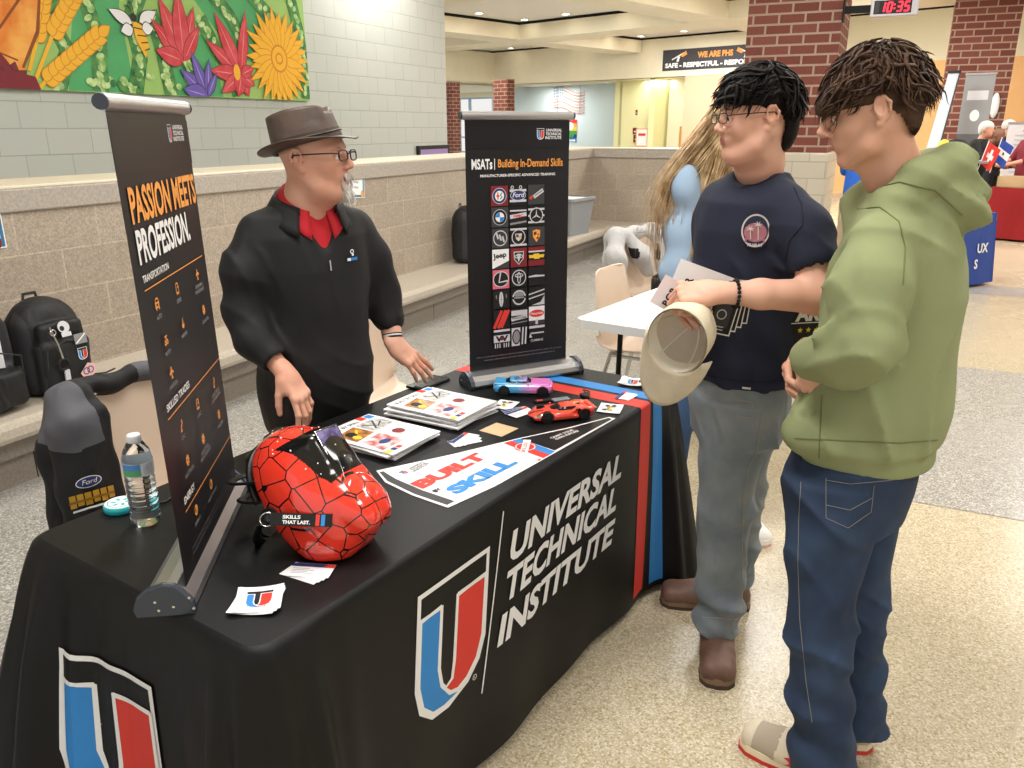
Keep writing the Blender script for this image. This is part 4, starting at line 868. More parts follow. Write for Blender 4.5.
# --- pennant
t = on('felt_pennant', 'long white and black pennant reading BUILT BY SKILL along the front edge', 'pennant', 0, 0, 0)
poly = [(.701, .368), (.66, .30), (.640, .19), (.636, .075), (.80, .050), (1.0, .040), (1.416, .022), (1.418, .045), (1.265, .105), (1.10, .185), (.90, .27)]
fl = Flat(); mb = MB(); mb.prism(poly, 0, .0012, K_white)
cxm, cym = .9, .15
fl.poly([(.698, .355), (.668, .30), (.648, .19), (.645, .085), (.672, .082), (.676, .19), (.69, .29), (.708, .35)], K_dgrey)
fl.poly([(1.105, .176), (1.085, .045), (1.405, .028), (1.408, .042), (1.262, .098)], M_ban2)
fl.poly([(1.05, .198), (1.078, .188), (1.05, .041), (1.02, .043)], K_red); fl.poly([(1.078, .188), (1.105, .177), (1.08, .041), (1.05, .041)], K_blue)
fl.rect(.998, .043, 1.01, .05, K_red)
emblem(fl, .722, .285, .02, .026, 0); uti3(fl, .752, .277, .065, .03, K_dgrey); fl.rect(.747, .275, .7485, .315, K_dgrey)
fl.text('BUILT', .682, .190, .05, K_red, w=.262, bold=.06, rot=-.07); fl.text('SKILL', .705, .098, .05, K_blue, w=.25, bold=.06, rot=-.07); fl.text('BY', .683, .15, .016, K_black, rot=-.07, bold=.04)
fl.disc(1.06, .128, .034, K_red, ry=.03); fl.ring(1.06, .128, .029, .003, K_white); fl.line([(1.015, .105), (1.108, .152)], .022, K_white); fl.text('SKILLED', 1.024, .106, .011, K_red, w=.075, rot=.46, bold=.03)
fl.text('CRAFT YOUR', 1.155, .096, .011, K_white, w=.10, rot=-.2, bold=.03); fl.text('OWN FUTURE', 1.155, .080, .011, K_white, w=.10, rot=-.2, bold=.03)
mb.decal(fl, up(.0012)); mb.build('pennant_felt', t)
# --- red welding helmet
m, nt, b_, L_ = node_mat('red_shell_black_net', .16); b_.inputs['Coat Weight'].default_value = .8
tc = nt.nodes.new('ShaderNodeTexCoord'); vo = nt.nodes.new('ShaderNodeTexVoronoi'); vo.feature = 'DISTANCE_TO_EDGE'; vo.inputs['Scale'].default_value = 19; vo.inputs['Randomness'].default_value = .62
L_(tc.outputs['Object'], vo.inputs['Vector']); rp = nt.nodes.new('ShaderNodeValToRGB'); rp.color_ramp.interpolation = 'CONSTANT'; rp.color_ramp.elements[0].color = hexc('#1a0f0e'); rp.color_ramp.elements[1].position = .024; rp.color_ramp.elements[1].color = hexc('#e83a28'); L_(vo.outputs['Distance'], rp.inputs[0]); L_(rp.outputs[0], b_.inputs['Base Color'])
bp = nt.nodes.new('ShaderNodeBump'); bp.inputs['Distance'].default_value = .002; L_(rp.outputs[0], bp.inputs['Height']); L_(bp.outputs[0], b_.inputs['Normal']); M_shell = m
t = on('welding_helmet', 'glossy red welding helmet with a black net pattern and dark visor', 'helmet', .352, .245, 0)
tilt = math.radians(-36); yaw = math.radians(-20) + CAM_YAW - TROT
Rm = np.array(Euler((math.radians(-8), 0, 0)).to_matrix()) @ npR(0, tilt, 0); Rm = npR(0, 0, yaw) @ Rm; HS = .93
V = Vol((-.2, -.15, -.22), (.2, .15, .19), .003)
V.ell((0, 0, .02), (.132, .108, .132), 0); V.ell((.045, 0, -.075), (.118, .104, .100), .06); V.box((.115, 0, -.125), (.035, .060, .035), .03, .05)
V.box((.085, 0, .048), (.045, .058, .046), .02, .03)

V.ell((-.004, 0, .015), (.122, .098, .122), .0, 's'); V.ell((.035, 0, -.08), (.112, .092, .105), .03, 's'); V.box((.005, 0, -.12), (.068, .078, .12), .05, .02, 's')
V.box((-.165, 0, -.02), (.11, .2, .3), .01, .01, 's', npR(0, .10, 0)); V.box((.01, 0, -.085), (.075, .088, .11), .06, .04)
V.box((.005, 0, -.10), (.078, .089, .11), .05, .02, 's') if 0 else None
V.box(Rm[2] * (-.125 - .2), (.5, .5, .2), .002, .006, 's', Rm.T)
P_, Q_ = V.nets(); P_ = relax(P_, Q_, 2, .5); c = P_[Q_].mean(1)
nn = np.cross(P_[Q_[:, 1]] - P_[Q_[:, 0]], P_[Q_[:, 3]] - P_[Q_[:, 0]])
outer = (c * nn).sum(1) * 1.0
vis = (c[:, 0] > .040) & (np.abs(c[:, 1]) < .078 - .25 * np.maximum(0, .0 - c[:, 2])) & (c[:, 2] > -.030 - .4 * (.12 - c[:, 0])) & (c[:, 2] < .105)
M_visor = mat('black_visor_plastic', '#0c0c0d', .12, coat=.5); M_inner = mat('helmet_inside', '#1b1b1c', .6)
cc = np.array([.01, 0, -.03]); ins = ((c - cc) * nn).sum(1) < 0
mi = np.zeros(len(Q_), int); mi[vis] = 1; mi[ins] = 2
low = (P_ @ Rm.T)[:, 2].min() * HS; hz = -low + .002
Pw = P_ @ Rm.T + [0, 0, hz]
sh = MB().raw(P_, Q_, [M_shell, M_visor, M_inner], mi); so = sh.build('shell', t, loc=(0, 0, hz)); so.rotation_euler = Matrix(Rm.tolist()).to_euler(); so.scale = (HS,) * 3
def hp(): return dict(loc=(0, 0, hz), rot=Matrix(Rm.tolist()).to_euler())
mb = MB(); mb.grid(lambda i, j: (.1325 + .002 * math.cos((i - .5) * 2), (i - .5) * .085, .035 + .055 * j), 6, 4, mat('auto_dark_lens', '#3a2c5a', .05, col2='#8a83b0', nscale=40)); mb.tube([(.133, -.045, .033), (.133, .045, .033), (.133, .045, .092), (.133, -.045, .092), (.133, -.045, .033)], .002, M_screw, 6); mb.build('lens', t, **hp()).scale = (HS,) * 3
for sy in (-1, 1): MB().cyl((-.035, sy * .095, -.02), (-.035, sy * .118, -.02), .021, M_rub, n=24).cyl((-.035, sy * .118, -.02), (-.035, sy * .122, -.02), .009, M_screw, n=12).build('side_knob', t, **hp()).scale = (HS,) * 3
mb = MB(); R_ = .088
for zz, ph in ((.02, 0), (.07, 0)):
    mb.tube([(-.055 + R_ * 1.15 * math.cos(q), R_ * math.sin(q), zz - .04 * math.cos(q)) for q in np.linspace(0, 2 * PI, 30)], .012, M_rub, 6, False, True, .35)
mb.tube([(-.035 + .03 * math.cos(q), R_ * math.cos(q), .02 + .12 * math.sin(q)) for q in np.linspace(0, PI, 16)], .01, M_rub, 6, True, True, .35)
mb.tube([(-.09 - .075 * math.sin(q), R_ * math.cos(q), -.02 - .04 * math.sin(q)) for q in np.linspace(0, PI, 16)], .013, M_rub, 6, True, True, .5); mb.cyl((-.185, 0, -.045), (-.155, 0, -.035), .024, M_rub, n=18)
mb.build('headgear', t, **hp()).scale = (HS,) * 3
rs = random.Random(4)
cand = [k for k in range(len(Q_)) if mi[k] < 2 and abs(c[k][1]) < .09 and c[k][2] > -.02 and c[k][0] > -.02]
mb = MB()
for k in rs.sample(cand, 34): mb.sph(c[k], rs.uniform(.0015, .0028), K_white, 6)
mb.build('paint_specks', t, **hp()).scale = (HS,) * 3
# strap tag hanging on the helmet knob
nrm = Vector((0, -1, 0)); t2 = on('key_tag', 'black SKILLS THAT LAST strap hanging on the side knob of the red helmet', 'key tag', .352, .245, 0)
k0 = Vector((Rm @ (HS * np.array([-.035, -.135, -.02]))).tolist()) + Vector((0, 0, hz)); v1 = Vector((math.cos(CAM_YAW - TROT + .12), math.sin(CAM_YAW - TROT + .12), -.10)).normalized(); wv = Vector((-math.sin(CAM_YAW - TROT), math.cos(CAM_YAW - TROT), 1.6)).normalized(); nv = v1.cross(wv).normalized(); wv = nv.cross(v1)
v1 = (v1 + nv * .10).normalized(); nv = v1.cross(wv).normalized(); wv = nv.cross(v1); o0 = k0 + nv * .022 + v1 * .018
Pt = lambda u, v, l=0: o0 + v1 * u + wv * v + nv * (.001 + l * .0001)
mb = MB(); vs8 = [Pt(u, v) - nv * (.003 * k) for k in (0, 1) for u, v in ((0, -.013), (.125, -.013), (.125, .013), (0, .013))]
mb.add(vs8, [(0, 1, 2, 3), (7, 6, 5, 4), (0, 4, 5, 1), (1, 5, 6, 2), (2, 6, 7, 3), (3, 7, 4, 0)], M_rub)
fl = Flat(); fl.text('SKILLS', .025, .0015, .0075, K_white, w=.036, bold=.04); fl.text('THAT LAST.', .025, -.009, .0075, K_white, w=.056, bold=.04); fl.rect(.092, -.0115, .1, .0115, K_red); fl.rect(.103, -.0115, .111, .0115, K_blue)
mb.decal(fl, Pt); mb.build('strap', t2)
MB().tube([k0 + nv * .008 + v1 * (.008 + .014 * math.cos(q)) + wv * (.014 * math.sin(q)) for q in np.linspace(0, 2 * PI, 22)], .0016, M_screw, 6, False).build('split_ring', t2)
# --- black wrist lanyard and clasp behind the helmet
t = on('carabiner_lanyard', 'black looped lanyard with chrome clasp behind the red helmet', 'lanyard', .60, .685, 0)
mb = MB(); lp = [(.035 * math.cos(q) - .02, .026 * math.sin(q) + .0, .012) for q in np.linspace(0, 2 * PI, 22)]; mb.tube(lp, .009, M_rub, 8, False); mb.tube([(.0, .02, .012), (.04, .045, .03), (.09, .055, .04), (.14, .04, .03), (.16, .0, .012)], .010, M_rub, 8); mb.tube([(.01, -.01, .012), (.05, .0, .02), (.1, .0, .02)], .008, M_rub, 8); mb.build('cord', t)
mb = MB()
for k in range(5): mb.sph((.01 + .03 * k, .03 + .022 * math.sin(.3 + k * .7), .044), .003, K_white, 6)
mb.tube([(-.055, -.005, .008), (-.075, -.02, .006), (-.085, -.035, .005), (-.075, -.045, .005), (-.065, -.03, .006)], .0028, M_screw, 6); mb.tube([(-.085, -.045, .005), (-.1, -.06, .004), (-.108, -.05, .004)], .0025, M_screw, 6); mb.build('clasp', t)
# ================= wall art, notices, clock =================
G_l = mat('mural_light_green', '#9cc46c', .5, noise=.05, nscale=4); G_m = mat('mural_mid_green', '#4fa868', .5, noise=.08, nscale=4); G_d = mat('mural_dark_green', '#2c6e3c', .5, col2='#5d9a4d', nscale=14); G_v = mat('mural_vine', '#7fb25c', .5, col2='#cfe6a2', nscale=18)
A_r = mat('mural_red', '#c8323c', .5, col2='#d9545a', nscale=8); A_rd = mat('mural_dark_red', '#7c1c2a', .5); A_rp = mat('mural_rose', '#e8868a', .5); A_y = mat('mural_yellow', '#f2b62a', .5); A_yo = mat('mural_amber', '#d8861c', .5); A_o = mat('mural_orange', '#e07a1e', .5, col2='#f4b050', nscale=5); A_br = mat('mural_brown', '#8a4312', .5)
A_p = mat('mural_violet', '#6a58b0', .5); A_pl = mat('mural_lilac', '#a99ad8', .5); A_k = mat('mural_ink', '#1c2416', .5)
def petal(fl, x, y, L, w, a, m, edge=None, rib=None, bend=0.):
    ex, ey = math.cos(a), math.sin(a); nx, ny = -ey, ex
    def shp(L, w, x, y):
        S = []
        for t in np.linspace(0, 1, 9): q = math.sin(t ** .8 * PI) * w; S.append((x + ex * L * t + nx * (q + bend * t * t), y + ey * L * t + ny * (q + bend * t * t)))
        for t in np.linspace(1, 0, 9)[1:-1]: q = -math.sin(t ** .8 * PI) * w; S.append((x + ex * L * t + nx * (q + bend * t * t), y + ey * L * t + ny * (q + bend * t * t)))
        return S
    if edge: fl.poly(shp(L + .012, w + .008, x - ex * .006, y - ey * .006), edge)
    fl.poly(shp(L, w, x, y), m)
    if rib: fl.line([(x + ex * L * .15, y + ey * L * .15), (x + ex * L * .5 + nx * bend * .25, y + ey * L * .5 + ny * bend * .25), (x + ex * L * .85 + nx * bend * .7, y + ey * L * .85 + ny * bend * .7)], [.004, .012, .003], rib)
MY0, MY1, MZ0, MZ1 = 1.9, 7.72, 1.895, 3.62
fl = Flat(); fl.rect(MY0, MZ0, MY1, MZ1, G_l)
for P in ([(4.7, 1.9), (5.1, 3.6), (5.6, 3.6), (5.3, 2.6), (5.35, 1.9)], [(6.2, 3.6), (6.1, 2.8), (6.6, 2.3), (7.1, 2.2), (7.0, 3.6)], [(5.7, 1.9), (5.8, 2.3), (6.3, 2.5), (6.4, 1.9)], [(2.2, 1.9), (2.5, 3.0), (3.3, 3.6), (3.6, 2.6), (3.2, 1.9)]): fl.poly(P, G_m)
vines = [[(4.6, 1.9), (4.75, 2.2), (4.6, 2.5), (4.85, 2.9), (4.7, 3.5)], [(5.0, 1.9), (5.05, 2.3), (4.98, 2.6), (5.2, 3.0), (5.5, 3.6)], [(5.35, 1.9), (5.45, 2.2), (5.4, 2.5), (5.6, 2.85), (5.9, 3.6)], [(5.75, 1.9), (5.7, 2.3), (5.62, 2.6)], [(5.95, 3.6), (6.3, 2.9), (6.6, 2.65), (6.75, 2.4)], [(6.2, 2.6), (6.35, 2.35), (6.55, 2.1), (6.6, 1.92)], [(6.6, 3.6), (6.9, 2.9), (7.2, 2.7), (7.3, 2.5)], [(7.3, 3.6), (7.5, 3.0), (7.62, 2.6), (7.68, 2.2), (7.66, 1.92)], [(5.95, 2.25), (6.05, 2.1), (6.2, 1.95)], [(2.6, 1.9), (2.9, 2.5), (2.7, 3.1), (3.0, 3.6)]]
rm = random.Random(11)
for P in vines:
    fl.line(P, .16, G_d)
    for i in range(len(P) - 1):
        n = max(3, int(math.dist(P[i], P[i + 1]) / .055))
        for k in range(n):
            t = k / n; fl.disc(P[i][0] + (P[i + 1][0] - P[i][0]) * t + rm.uniform(-.03, .03), P[i][1] + (P[i + 1][1] - P[i][1]) * t + rm.uniform(-.02, .02), rm.uniform(.03, .05), G_v, ry=rm.uniform(.02, .035), n=9, rot=rm.uniform(0, 3))
for k in range(30): fl.disc(rm.uniform(4.9, 6.0), 1.92 + rm.uniform(0, .14), rm.uniform(.03, .05), rm.choice((G_v, G_d)), ry=.03, n=8)
def wheat(P, w):
    fl.line(P, .03, A_y)
    (x0, y0), (x1, y1) = P[-2], P[-1]; a = math.atan2(y1 - y0, x1 - x0); L = math.dist((x0, y0), (x1, y1)); n = int(L / .075)
    for k in range(n):
        for s in (-1, 1): petal(fl, x0 + math.cos(a) * k * .075, y0 + math.sin(a) * k * .075, .13, w, a + s * .55, A_y, A_yo)
    petal(fl, x1 - math.cos(a) * .06, y1 - math.sin(a) * .06, .14, w, a, A_y, A_yo)
wheat([(4.38, 2.03), (4.48, 2.25), (4.66, 2.75)], .035); wheat([(4.42, 1.97), (4.62, 2.3), (4.95, 2.72)], .04); wheat([(4.43, 1.9), (4.5, 1.96), (5.1, 2.38)], .04)
# the orange figure at the left
fl.poly([(3.4, 1.9), (4.33, 1.9), (4.36, 2.1), (4.5, 2.32), (4.58, 2.62), (4.55, 3.1), (4.3, 3.45), (3.8, 3.55), (3.45, 3.3), (3.3, 2.6)], A_o); fl.poly([(4.40, 2.48), (4.54, 2.52), (4.64, 2.66), (4.6, 2.8), (4.5, 2.78)], A_o); fl.line([(4.33, 2.05), (4.5, 2.32), (4.57, 2.6)], [.02, .03, .02], A_br); fl.line([(3.9, 2.2), (4.2, 2.32), (4.45, 2.6)], .02, A_br); fl.line([(3.9, 2.05), (4.15, 2.15), (4.3, 2.1)], .014, A_br)
for q, L in ((1.2, .2), (1.75, .26), (2.3, .24), (.7, .2)): petal(fl, 4.2, 1.9, L, .06, q, A_rd, A_k)
fl.poly([(4.02, 1.895), (4.45, 1.895), (4.42, 1.99), (4.2, 2.03), (4.05, 1.98)], A_rd)
# bee
fl.poly([(5.40, 2.5), (5.52, 2.46), (5.55, 2.3), (5.50, 2.2), (5.42, 2.34)], A_y); [fl.line([(5.41 + k * .03, 2.44 - k * .06), (5.53 + k * .008, 2.43 - k * .05)], .01, A_k) for k in range(4)]
for x, y, L, a in ((5.40, 2.47, .24, 2.75), (5.48, 2.49, .22, .5), (5.40, 2.43, .13, 3.4), (5.5, 2.44, .12, .1)): petal(fl, x, y, L, .05, a, K_white, A_k)
fl.disc(5.42, 2.52, .035, A_k); fl.line([(5.42, 2.54), (5.39, 2.6), (5.34, 2.61)], .008, A_k); fl.line([(5.43, 2.55), (5.42, 2.62), (5.38, 2.65)], .008, A_k)
# red flowers
for a, L, w in ((2.35, .46, .07), (1.2, .52, .07), (1.95, .56, .09), (1.55, .62, .09), (.95, .40, .06), (2.9, .32, .08)): petal(fl, 5.93, 2.20, L, w, a, A_r, A_rd, A_rp)
fl.line([(5.93, 2.2), (6.0, 2.05), (6.05, 1.95)], .03, G_v)
for a, L, w in ((2.55, .52, .07), (2.05, .62, .08), (1.35, .62, .065), (3.1, .42, .075), (3.7, .34, .07), (-1.2, .22, .07), (-1.9, .22, .08), (-.5, .2, .07), (.4, .2, .06)): petal(fl, 6.66, 2.12, L, w, a, A_r, A_rd, A_rp)
fl.disc(6.60, 2.14, .045, A_y, ry=.075)
for a, L, w in ((2.5, .38, .07), (1.95, .42, .06), (1.4, .34, .05), (2.95, .3, .08), (1.0, .26, .04)): petal(fl, 6.18, 1.9, L, w, a, A_p, A_k, A_pl)
# yellow daisy
for ring, n, L, w in ((0, 26, .44, .05), (1, 22, .36, .045)):
    for k in range(n): q = k * 2 * PI / n + ring * .12; petal(fl, 7.24 + .05 * math.cos(q), 2.31 + .05 * math.sin(q), L * (1 + .05 * math.sin(k * 3)) * (1 if abs(math.sin(q)) > .3 else .95), w, q, A_y, A_yo)
fl.disc(7.24, 2.31, .13, A_yo, ry=.14); fl.disc(7.24, 2.31, .11, A_y, ry=.12); fl.ring(7.24, 2.31, .06, .02, A_yo)
for q, L in ((.6, .4), (1.0, .5), (2.2, .5)): petal(fl, 3.0, 2.4, L, .1, q, A_r, A_rd, A_rp)
# clip everything to the board
def clipflat(fl, x0, x1, y0, y1):
    out = []
    for V, Fs, m, lay in fl.items:
        xs = [v[0] for v in V]; ys = [v[1] for v in V]
        if min(xs) >= x0 and max(xs) <= x1 and min(ys) >= y0 and max(ys) <= y1: out.append((V, Fs, m, lay)); continue
        bm = bmesh.new(); vv = [bm.verts.new((x, y, 0)) for x, y in V]
        for f in Fs:
            try: bm.faces.new([vv[i] for i in f])
            except ValueError: pass
        bmesh.ops.triangulate(bm, faces=bm.faces[:])
        for co, no in (((x0, 0, 0), (-1, 0, 0)), ((x1, 0, 0), (1, 0, 0)), ((0, y0, 0), (0, -1, 0)), ((0, y1, 0), (0, 1, 0))):
            bmesh.ops.bisect_plane(bm, geom=bm.verts[:] + bm.edges[:] + bm.faces[:], plane_co=co, plane_no=no, clear_outer=True)
        bm.verts.index_update()
        if len(bm.faces): out.append(([(v.co.x, v.co.y) for v in bm.verts], [tuple(v.index for v in f.verts) for f in bm.faces], m, lay))
        bm.free()
    fl.items = out
clipflat(fl, MY0, MY1, MZ0, MZ1)
mb = MB(); mb.bx(-6.298, -6.262, MY0, MY1, MZ0, MZ1, G_l); mb.decal(fl, lambda u, v, l: (-6.2615 + l * .00004, u, v))
o = mb.build('mural'); o.location = (0, 0, 0); tagp(o, 'long painted mural of red, yellow and violet flowers, wheat and a bee', 'mural')
# framed print standing against the block wall
t = thing('framed_print', 'small black framed print with purple picture on the block wall', 'picture frame', (-6.29, 10.42, .86))
MB().bx(0, .04, -.43, .43, 0, .50, K_black).build('frame', t); fl = Flat(); fl.rect(-.38, .05, .38, .45, mat('lilac_print', '#9a83b8', .5)); fl.rect(-.34, .08, .34, .33, K_white); fl.disc(.2, .2, .12, K_pink, ry=.09); fl.disc(-.2, .22, .08, K_dgrey, ry=.05); fl.disc(0, .22, .06, K_blue, ry=.06)
MB().decal(fl, lambda u, v, l: (.0402 + l * .0004, u, v)).build('print', t)
def flyer(label, y, z, w, h, rot, lines, cols):
    t = thing('wall_flyer', label, 'flyer', (-3.947, y, z)); t.rotation_euler = (rot, 0, 0)
    mb = MB(); mb.bx(0, .002, 0, w, 0, h, K_white); fl = Flat(); fl.rect(.006, .006, w - .006, h - .006, cols[0]); fl.rect(.024, .024, w - .024, h - .055, K_white)
    for i, s in enumerate(lines): fl.text(s, w / 2, h - .095 - i * .038, .019, K_dgrey, al='c', wmax=w - .07, bold=.01)
    fl.disc(w * .85, .03, .018, cols[1], ry=.03); fl.disc(w * .15, h - .03, .014, cols[1])
    mb.decal(fl, lambda u, v, l: (.0022 + l * .0003, u, v)); mb.build('paper', t)
flyer('white and teal paper flyer taped on the stone wall behind the man in the hat', 5.235, 1.085, .225, .245, -.06, ['Family &', 'College', 'Wise'], (mat('flyer_teal', '#2c7f9c', .5), K_orange))
flyer('blue flyer on the stone wall cut off by the left edge of the photo', 2.22, 1.055, .27, .175, .0, ['College'], (mat('flyer_blue', '#2f6d93', .5), K_crim))
# clock on the pillar
t = thing('digital_clock', 'silver cased digital wall clock showing 10:35 in red digits', 'clock', (-.96, 11.0, 2.83))
M_case = mat('silver_case', '#b9b6bb', .35, .3)
MB().bx(0.002, .02, -.1, .06, -.04, .26, M_black).bx(.02, .30, -.03, .01, .05, .13, M_black).build('bracket', t)
MB().bx(.30, .80, -.06, .04, -.005, .19, M_case).build('case', t, bevel=.008)
fl = Flat(); fl.rect(.335, .022, .73, .165, K_black); fl.rect(.345, .03, .39, .155, K_dgrey); M_led = mat('red_led', '#ff2038', .5, emit=3.)
def seg(fl, ch, x, y, w, h, t):
    S = {'0': 'abcdef', '1': 'bc', '3': 'abcdg', '5': 'acdfg'}[ch]; sx = lambda v: v * .12
    L = {'a': ((0, h), (w, h)), 'b': ((w, h), (w, h / 2)), 'c': ((w, h / 2), (w, 0)), 'd': ((0, 0), (w, 0)), 'e': ((0, 0), (0, h / 2)), 'f': ((0, h / 2), (0, h)), 'g': ((0, h / 2), (w, h / 2))}
    for c in S: (a, b), (c2, d) = L[c]; fl.line([(x + a + sx(b), y + b), (x + c2 + sx(d), y + d)], t, M_led)
for i, (ch, x) in enumerate((('1', .40), ('0', .475), ('3', .58), ('5', .655))): seg(fl, ch, x, .045, .042, .095, .015)
for z in (.075, .115): fl.disc(.552, z, .008, M_led)
MB().decal(fl, lambda u, v, l: (u, -.0605 - l * .0004, v)).build('display', t)
# spirit banner on the soffit
t = thing('wall_banner', 'black banner reading WE ARE PHS with orange letters on the cream soffit', 'banner', farpt(-14.75, 21.965, 3.22), -QF)
mb = MB(); mb.bx(0, 3.5, -.006, 0, 0, .58, K_dgrey); fl = Flat(); fl.rect(.03, .03, 3.47, .55, mat('banner_charcoal', '#3d3c40', .6))
fl.text('WE ARE PHS', 1.2, .31, .17, K_orange, w=1.0 + .15, bold=.05); fl.text('SAFE - RESPECTFUL - RESPONSIBLE', .1, .07, .14, K_white, w=3.25, bold=.05)
for x, s in ((.55, 1), (2.75, -1)):
    fl.line([(x - .22 * s, .3), (x + .2 * s, .48)], .035, K_white); fl.poly([(x + .05 * s, .40), (x + .25 * s, .53), (x + .3 * s, .43), (x + .15 * s, .36)], K_orange); fl.poly([(x - .02, .38), (x + .06, .38), (x + .02, .24), (x - .06, .24)], K_white)
mb.decal(fl, lambda u, v, l: (u, -.0065 - l * .0006, v)); mb.build('banner_sheet', t)
# wire flag on the pale blue wall
t = thing('wall_flag', 'waving flag of red slats and grey stars mounted on the pale blue wall', 'wall art', farpt(-20.85, 23.98, 2.1), -QF)
wv = lambda x: -.05 + .07 * math.sin(x * 4.2) - .12 * x * .9
mr_ = mat('flag_red_slat', '#c96a62', .6); mg_ = mat('flag_grey', '#9aa6b4', .6); mw_ = mat('flag_tan_slat', '#e0b08c', .6)
for k in range(8):
    x0 = .52 if k > 3 else 0; pts = [(x, -.02, .12 + k * .1 + wv(x) + .1) for x in np.linspace(x0, 1.5, 14)]
    MB().tube(pts, .014, mr_ if k % 2 == 0 else mw_, 6).build('slat', t)
mb = MB()
for i in range(5):
    for j in range(4): mb.box((.05 + i * .1, -.02, .62 + j * .1 + wv(i * .1)), (.05, .02, .05), mg_)
mb.build('stars', t); mb = MB()
for x in (.2, 1.28): mb.cyl((x, -.01, -.05), (x, -.01, .95), .01, mg_, n=6)
mb.build('upright', t)
t = thing('rainbow_poster', 'rainbow coloured poster with a white shape under the wire flag', 'poster', farpt(-20.25, 23.98, 1.08), -QF)
fl = Flat()
for i, m_ in enumerate((K_blue, K_navy, K_green, K_yel, K_orange, K_red)): fl.rect(0, .13 * i, .56, .13 * i + .131, m_)
fl.disc(.25, .55, .16, K_white, ry=.14); fl.disc(.3, .25, .12, K_green, ry=.12); fl.rect(.28, .05, .31, .25, K_navy); fl.rect(.1, .02, .5, .08, K_white)
MB().bx(0, .56, 0, .004, 0, .78, K_white).decal(fl, lambda u, v, l: (u, -.0006 - l * .0006, v)).build('poster_sheet', t)
for i, (r, z, m_, w, h, lb) in enumerate(((-16.32, 1.98, K_crim, .07, .16, 'small dark red fire alarm pull high on the yellow wall'), (-16.4, 1.38, K_crim, .18, .2, 'upper small dark red notice on the yellow wall'), (-16.36, 1.12, mat('brown_notice', '#5f3a34', .6), .2, .24, 'lower brown notice on the yellow wall'))):
    t = thing('wall_notice', lb, 'notice', farpt(r, 22.88, z), -QF); fl = Flat(); fl.rect(.02, .02, w - .02, h - .03, m_); fl.rect(w * .3, h * .3, w * .7, h * .5, K_white)
    MB().bx(0, w, 0, .012, 0, h, m_).decal(fl, lambda u, v, l: (u, -.0006 - l * .0006, v)).build('notice_sheet', t)
t = thing('easel_sign', 'white sign with an orange frame on a grey easel by the yellow wall', 'sign', farpt(-16.0, 22.5, 0), -QF)
fl = Flat(); fl.rect(.04, .04, .44, .54, K_white); fl.rect(.1, .34, .38, .42, K_red); MB().bx(0, .48, 0, .02, 1.0, 1.56, K_orange).decal(fl, lambda u, v, l: (u, -.0006 - l * .0006, v + .99)).build('sign_board', t)
MB().cyl((.5, .03, 0), (.5, .03, 1.8), .02, M_leg, n=8).cyl((.05, .03, 0), (.1, .03, 1.2), .015, M_leg, n=8).build('easel_leg', t)

# ================= chairs =================
M_beige = mat('beige_moulded_plastic', '#d9c3ae', .35); M_chrome = mat('chrome_tube', '#c8c8c8', .2, 1.)
def chair(label, loc, rot, group=None):
    t = thing('plastic_chair', label, 'chair', (loc[0], loc[1], 0), rot, group)
    prof = [(.235, .415), (.225, .438), (.15, .446), (.0, .435), (-.12, .43), (-.175, .445), (-.205, .49), (-.225, .58), (-.245, .70), (-.262, .80), (-.268, .845), (-.272, .86)]
    def S(i, j):
        q = (i - .5) * 2; n = len(prof) - 1; f = j * n; k = min(int(f), n - 1); f -= k
        x = prof[k][0] * (1 - f) + prof[k + 1][0] * f; z = prof[k][1] * (1 - f) + prof[k + 1][1] * f
        w = .235 if z < .5 else .235 - .05 * ((z - .5) / .36) ** 2
        if j > .93: w *= 1 - ((j - .93) / .07) ** 2 * .22
        if j < .06: w *= 1 - ((.06 - j) / .06) ** 2 * .12
        cv = (abs(q) ** 3)
        return (x + (cv * .03 if z > .5 else 0), q * w, z + (cv * .022 if z < .5 else 0) - (.015 * (1 - q * q) if z < .5 else 0))
    mb = MB().grid(S, 21, 34, M_beige); o = mb.build('seat_shell', t, solid=.009)
    for s in (-1, 1):
        for x0, x1 in ((.14, .21), (-.14, -.24)): MB().tube([(x0 * .6, s * .13, .42), (x0, s * .17, .41), (x1, s * .22, .01), (x1 * 1.01, s * .222, .0)], .0115, M_chrome, 8).build('leg', t)
        MB().tube([(.14, s * .17, .40), (-.14, s * .17, .40)], .010, M_chrome, 8).build('seat_rail', t)
    return t
ch1 = chair('beige plastic chair with a black and grey jacket draped over its back', (-1.87, 1.66), .02)
chair('beige plastic chair standing right behind the man in the hat', (-1.88, 2.80), .0)
chair('beige plastic chair at the left end of the white table', (-1.22, 4.30), -.1)
chair('beige plastic chair under the light grey jacket near the end bench', (-1.55, 5.72), -.35)
# ---- jacket over the first chair
M_jk = mat('black_softshell', '#141416', .75, wrinkle=.5, wscale=11); M_jg = mat('grey_softshell', '#55555b', .75, wrinkle=.4, wscale=11); M_jl = mat('jacket_lining_trim', '#3c3d44', .6)
V = Vol((-.45, -.48, .25), (.05, .36, .98), .008)
V.box((-.315, -.0, .62), (.022, .25, .23), .02, .02); V.cap((-.275, -.22, .868), (-.275, .24, .868), .034, .03, .03)
V.chain([(-.25, -.22, .865), (-.22, -.26, .80), (-.21, -.27, .62), (-.22, -.27, .42)], [.05, .055, .055, .05], .05)
V.box((-.165, -.235, .60), (.028, .075, .25), .025, .03, 'u', npR(.0, -.08, .1)); V.cap((-.23, -.20, .87), (-.20, -.16, .80), .026, .022, .03)
V.chain([(-.30, -.2, .85), (-.32, -.24, .7), (-.33, -.26, .4), (-.33, -.26, .3)], [.04, .05, .045, .04], .04)
V.disp(lambda X, Y, Z: .006 * np.sin(Y * 38 + 3 * np.sin(Z * 14)) * np.cos(Z * 17 + X * 20))
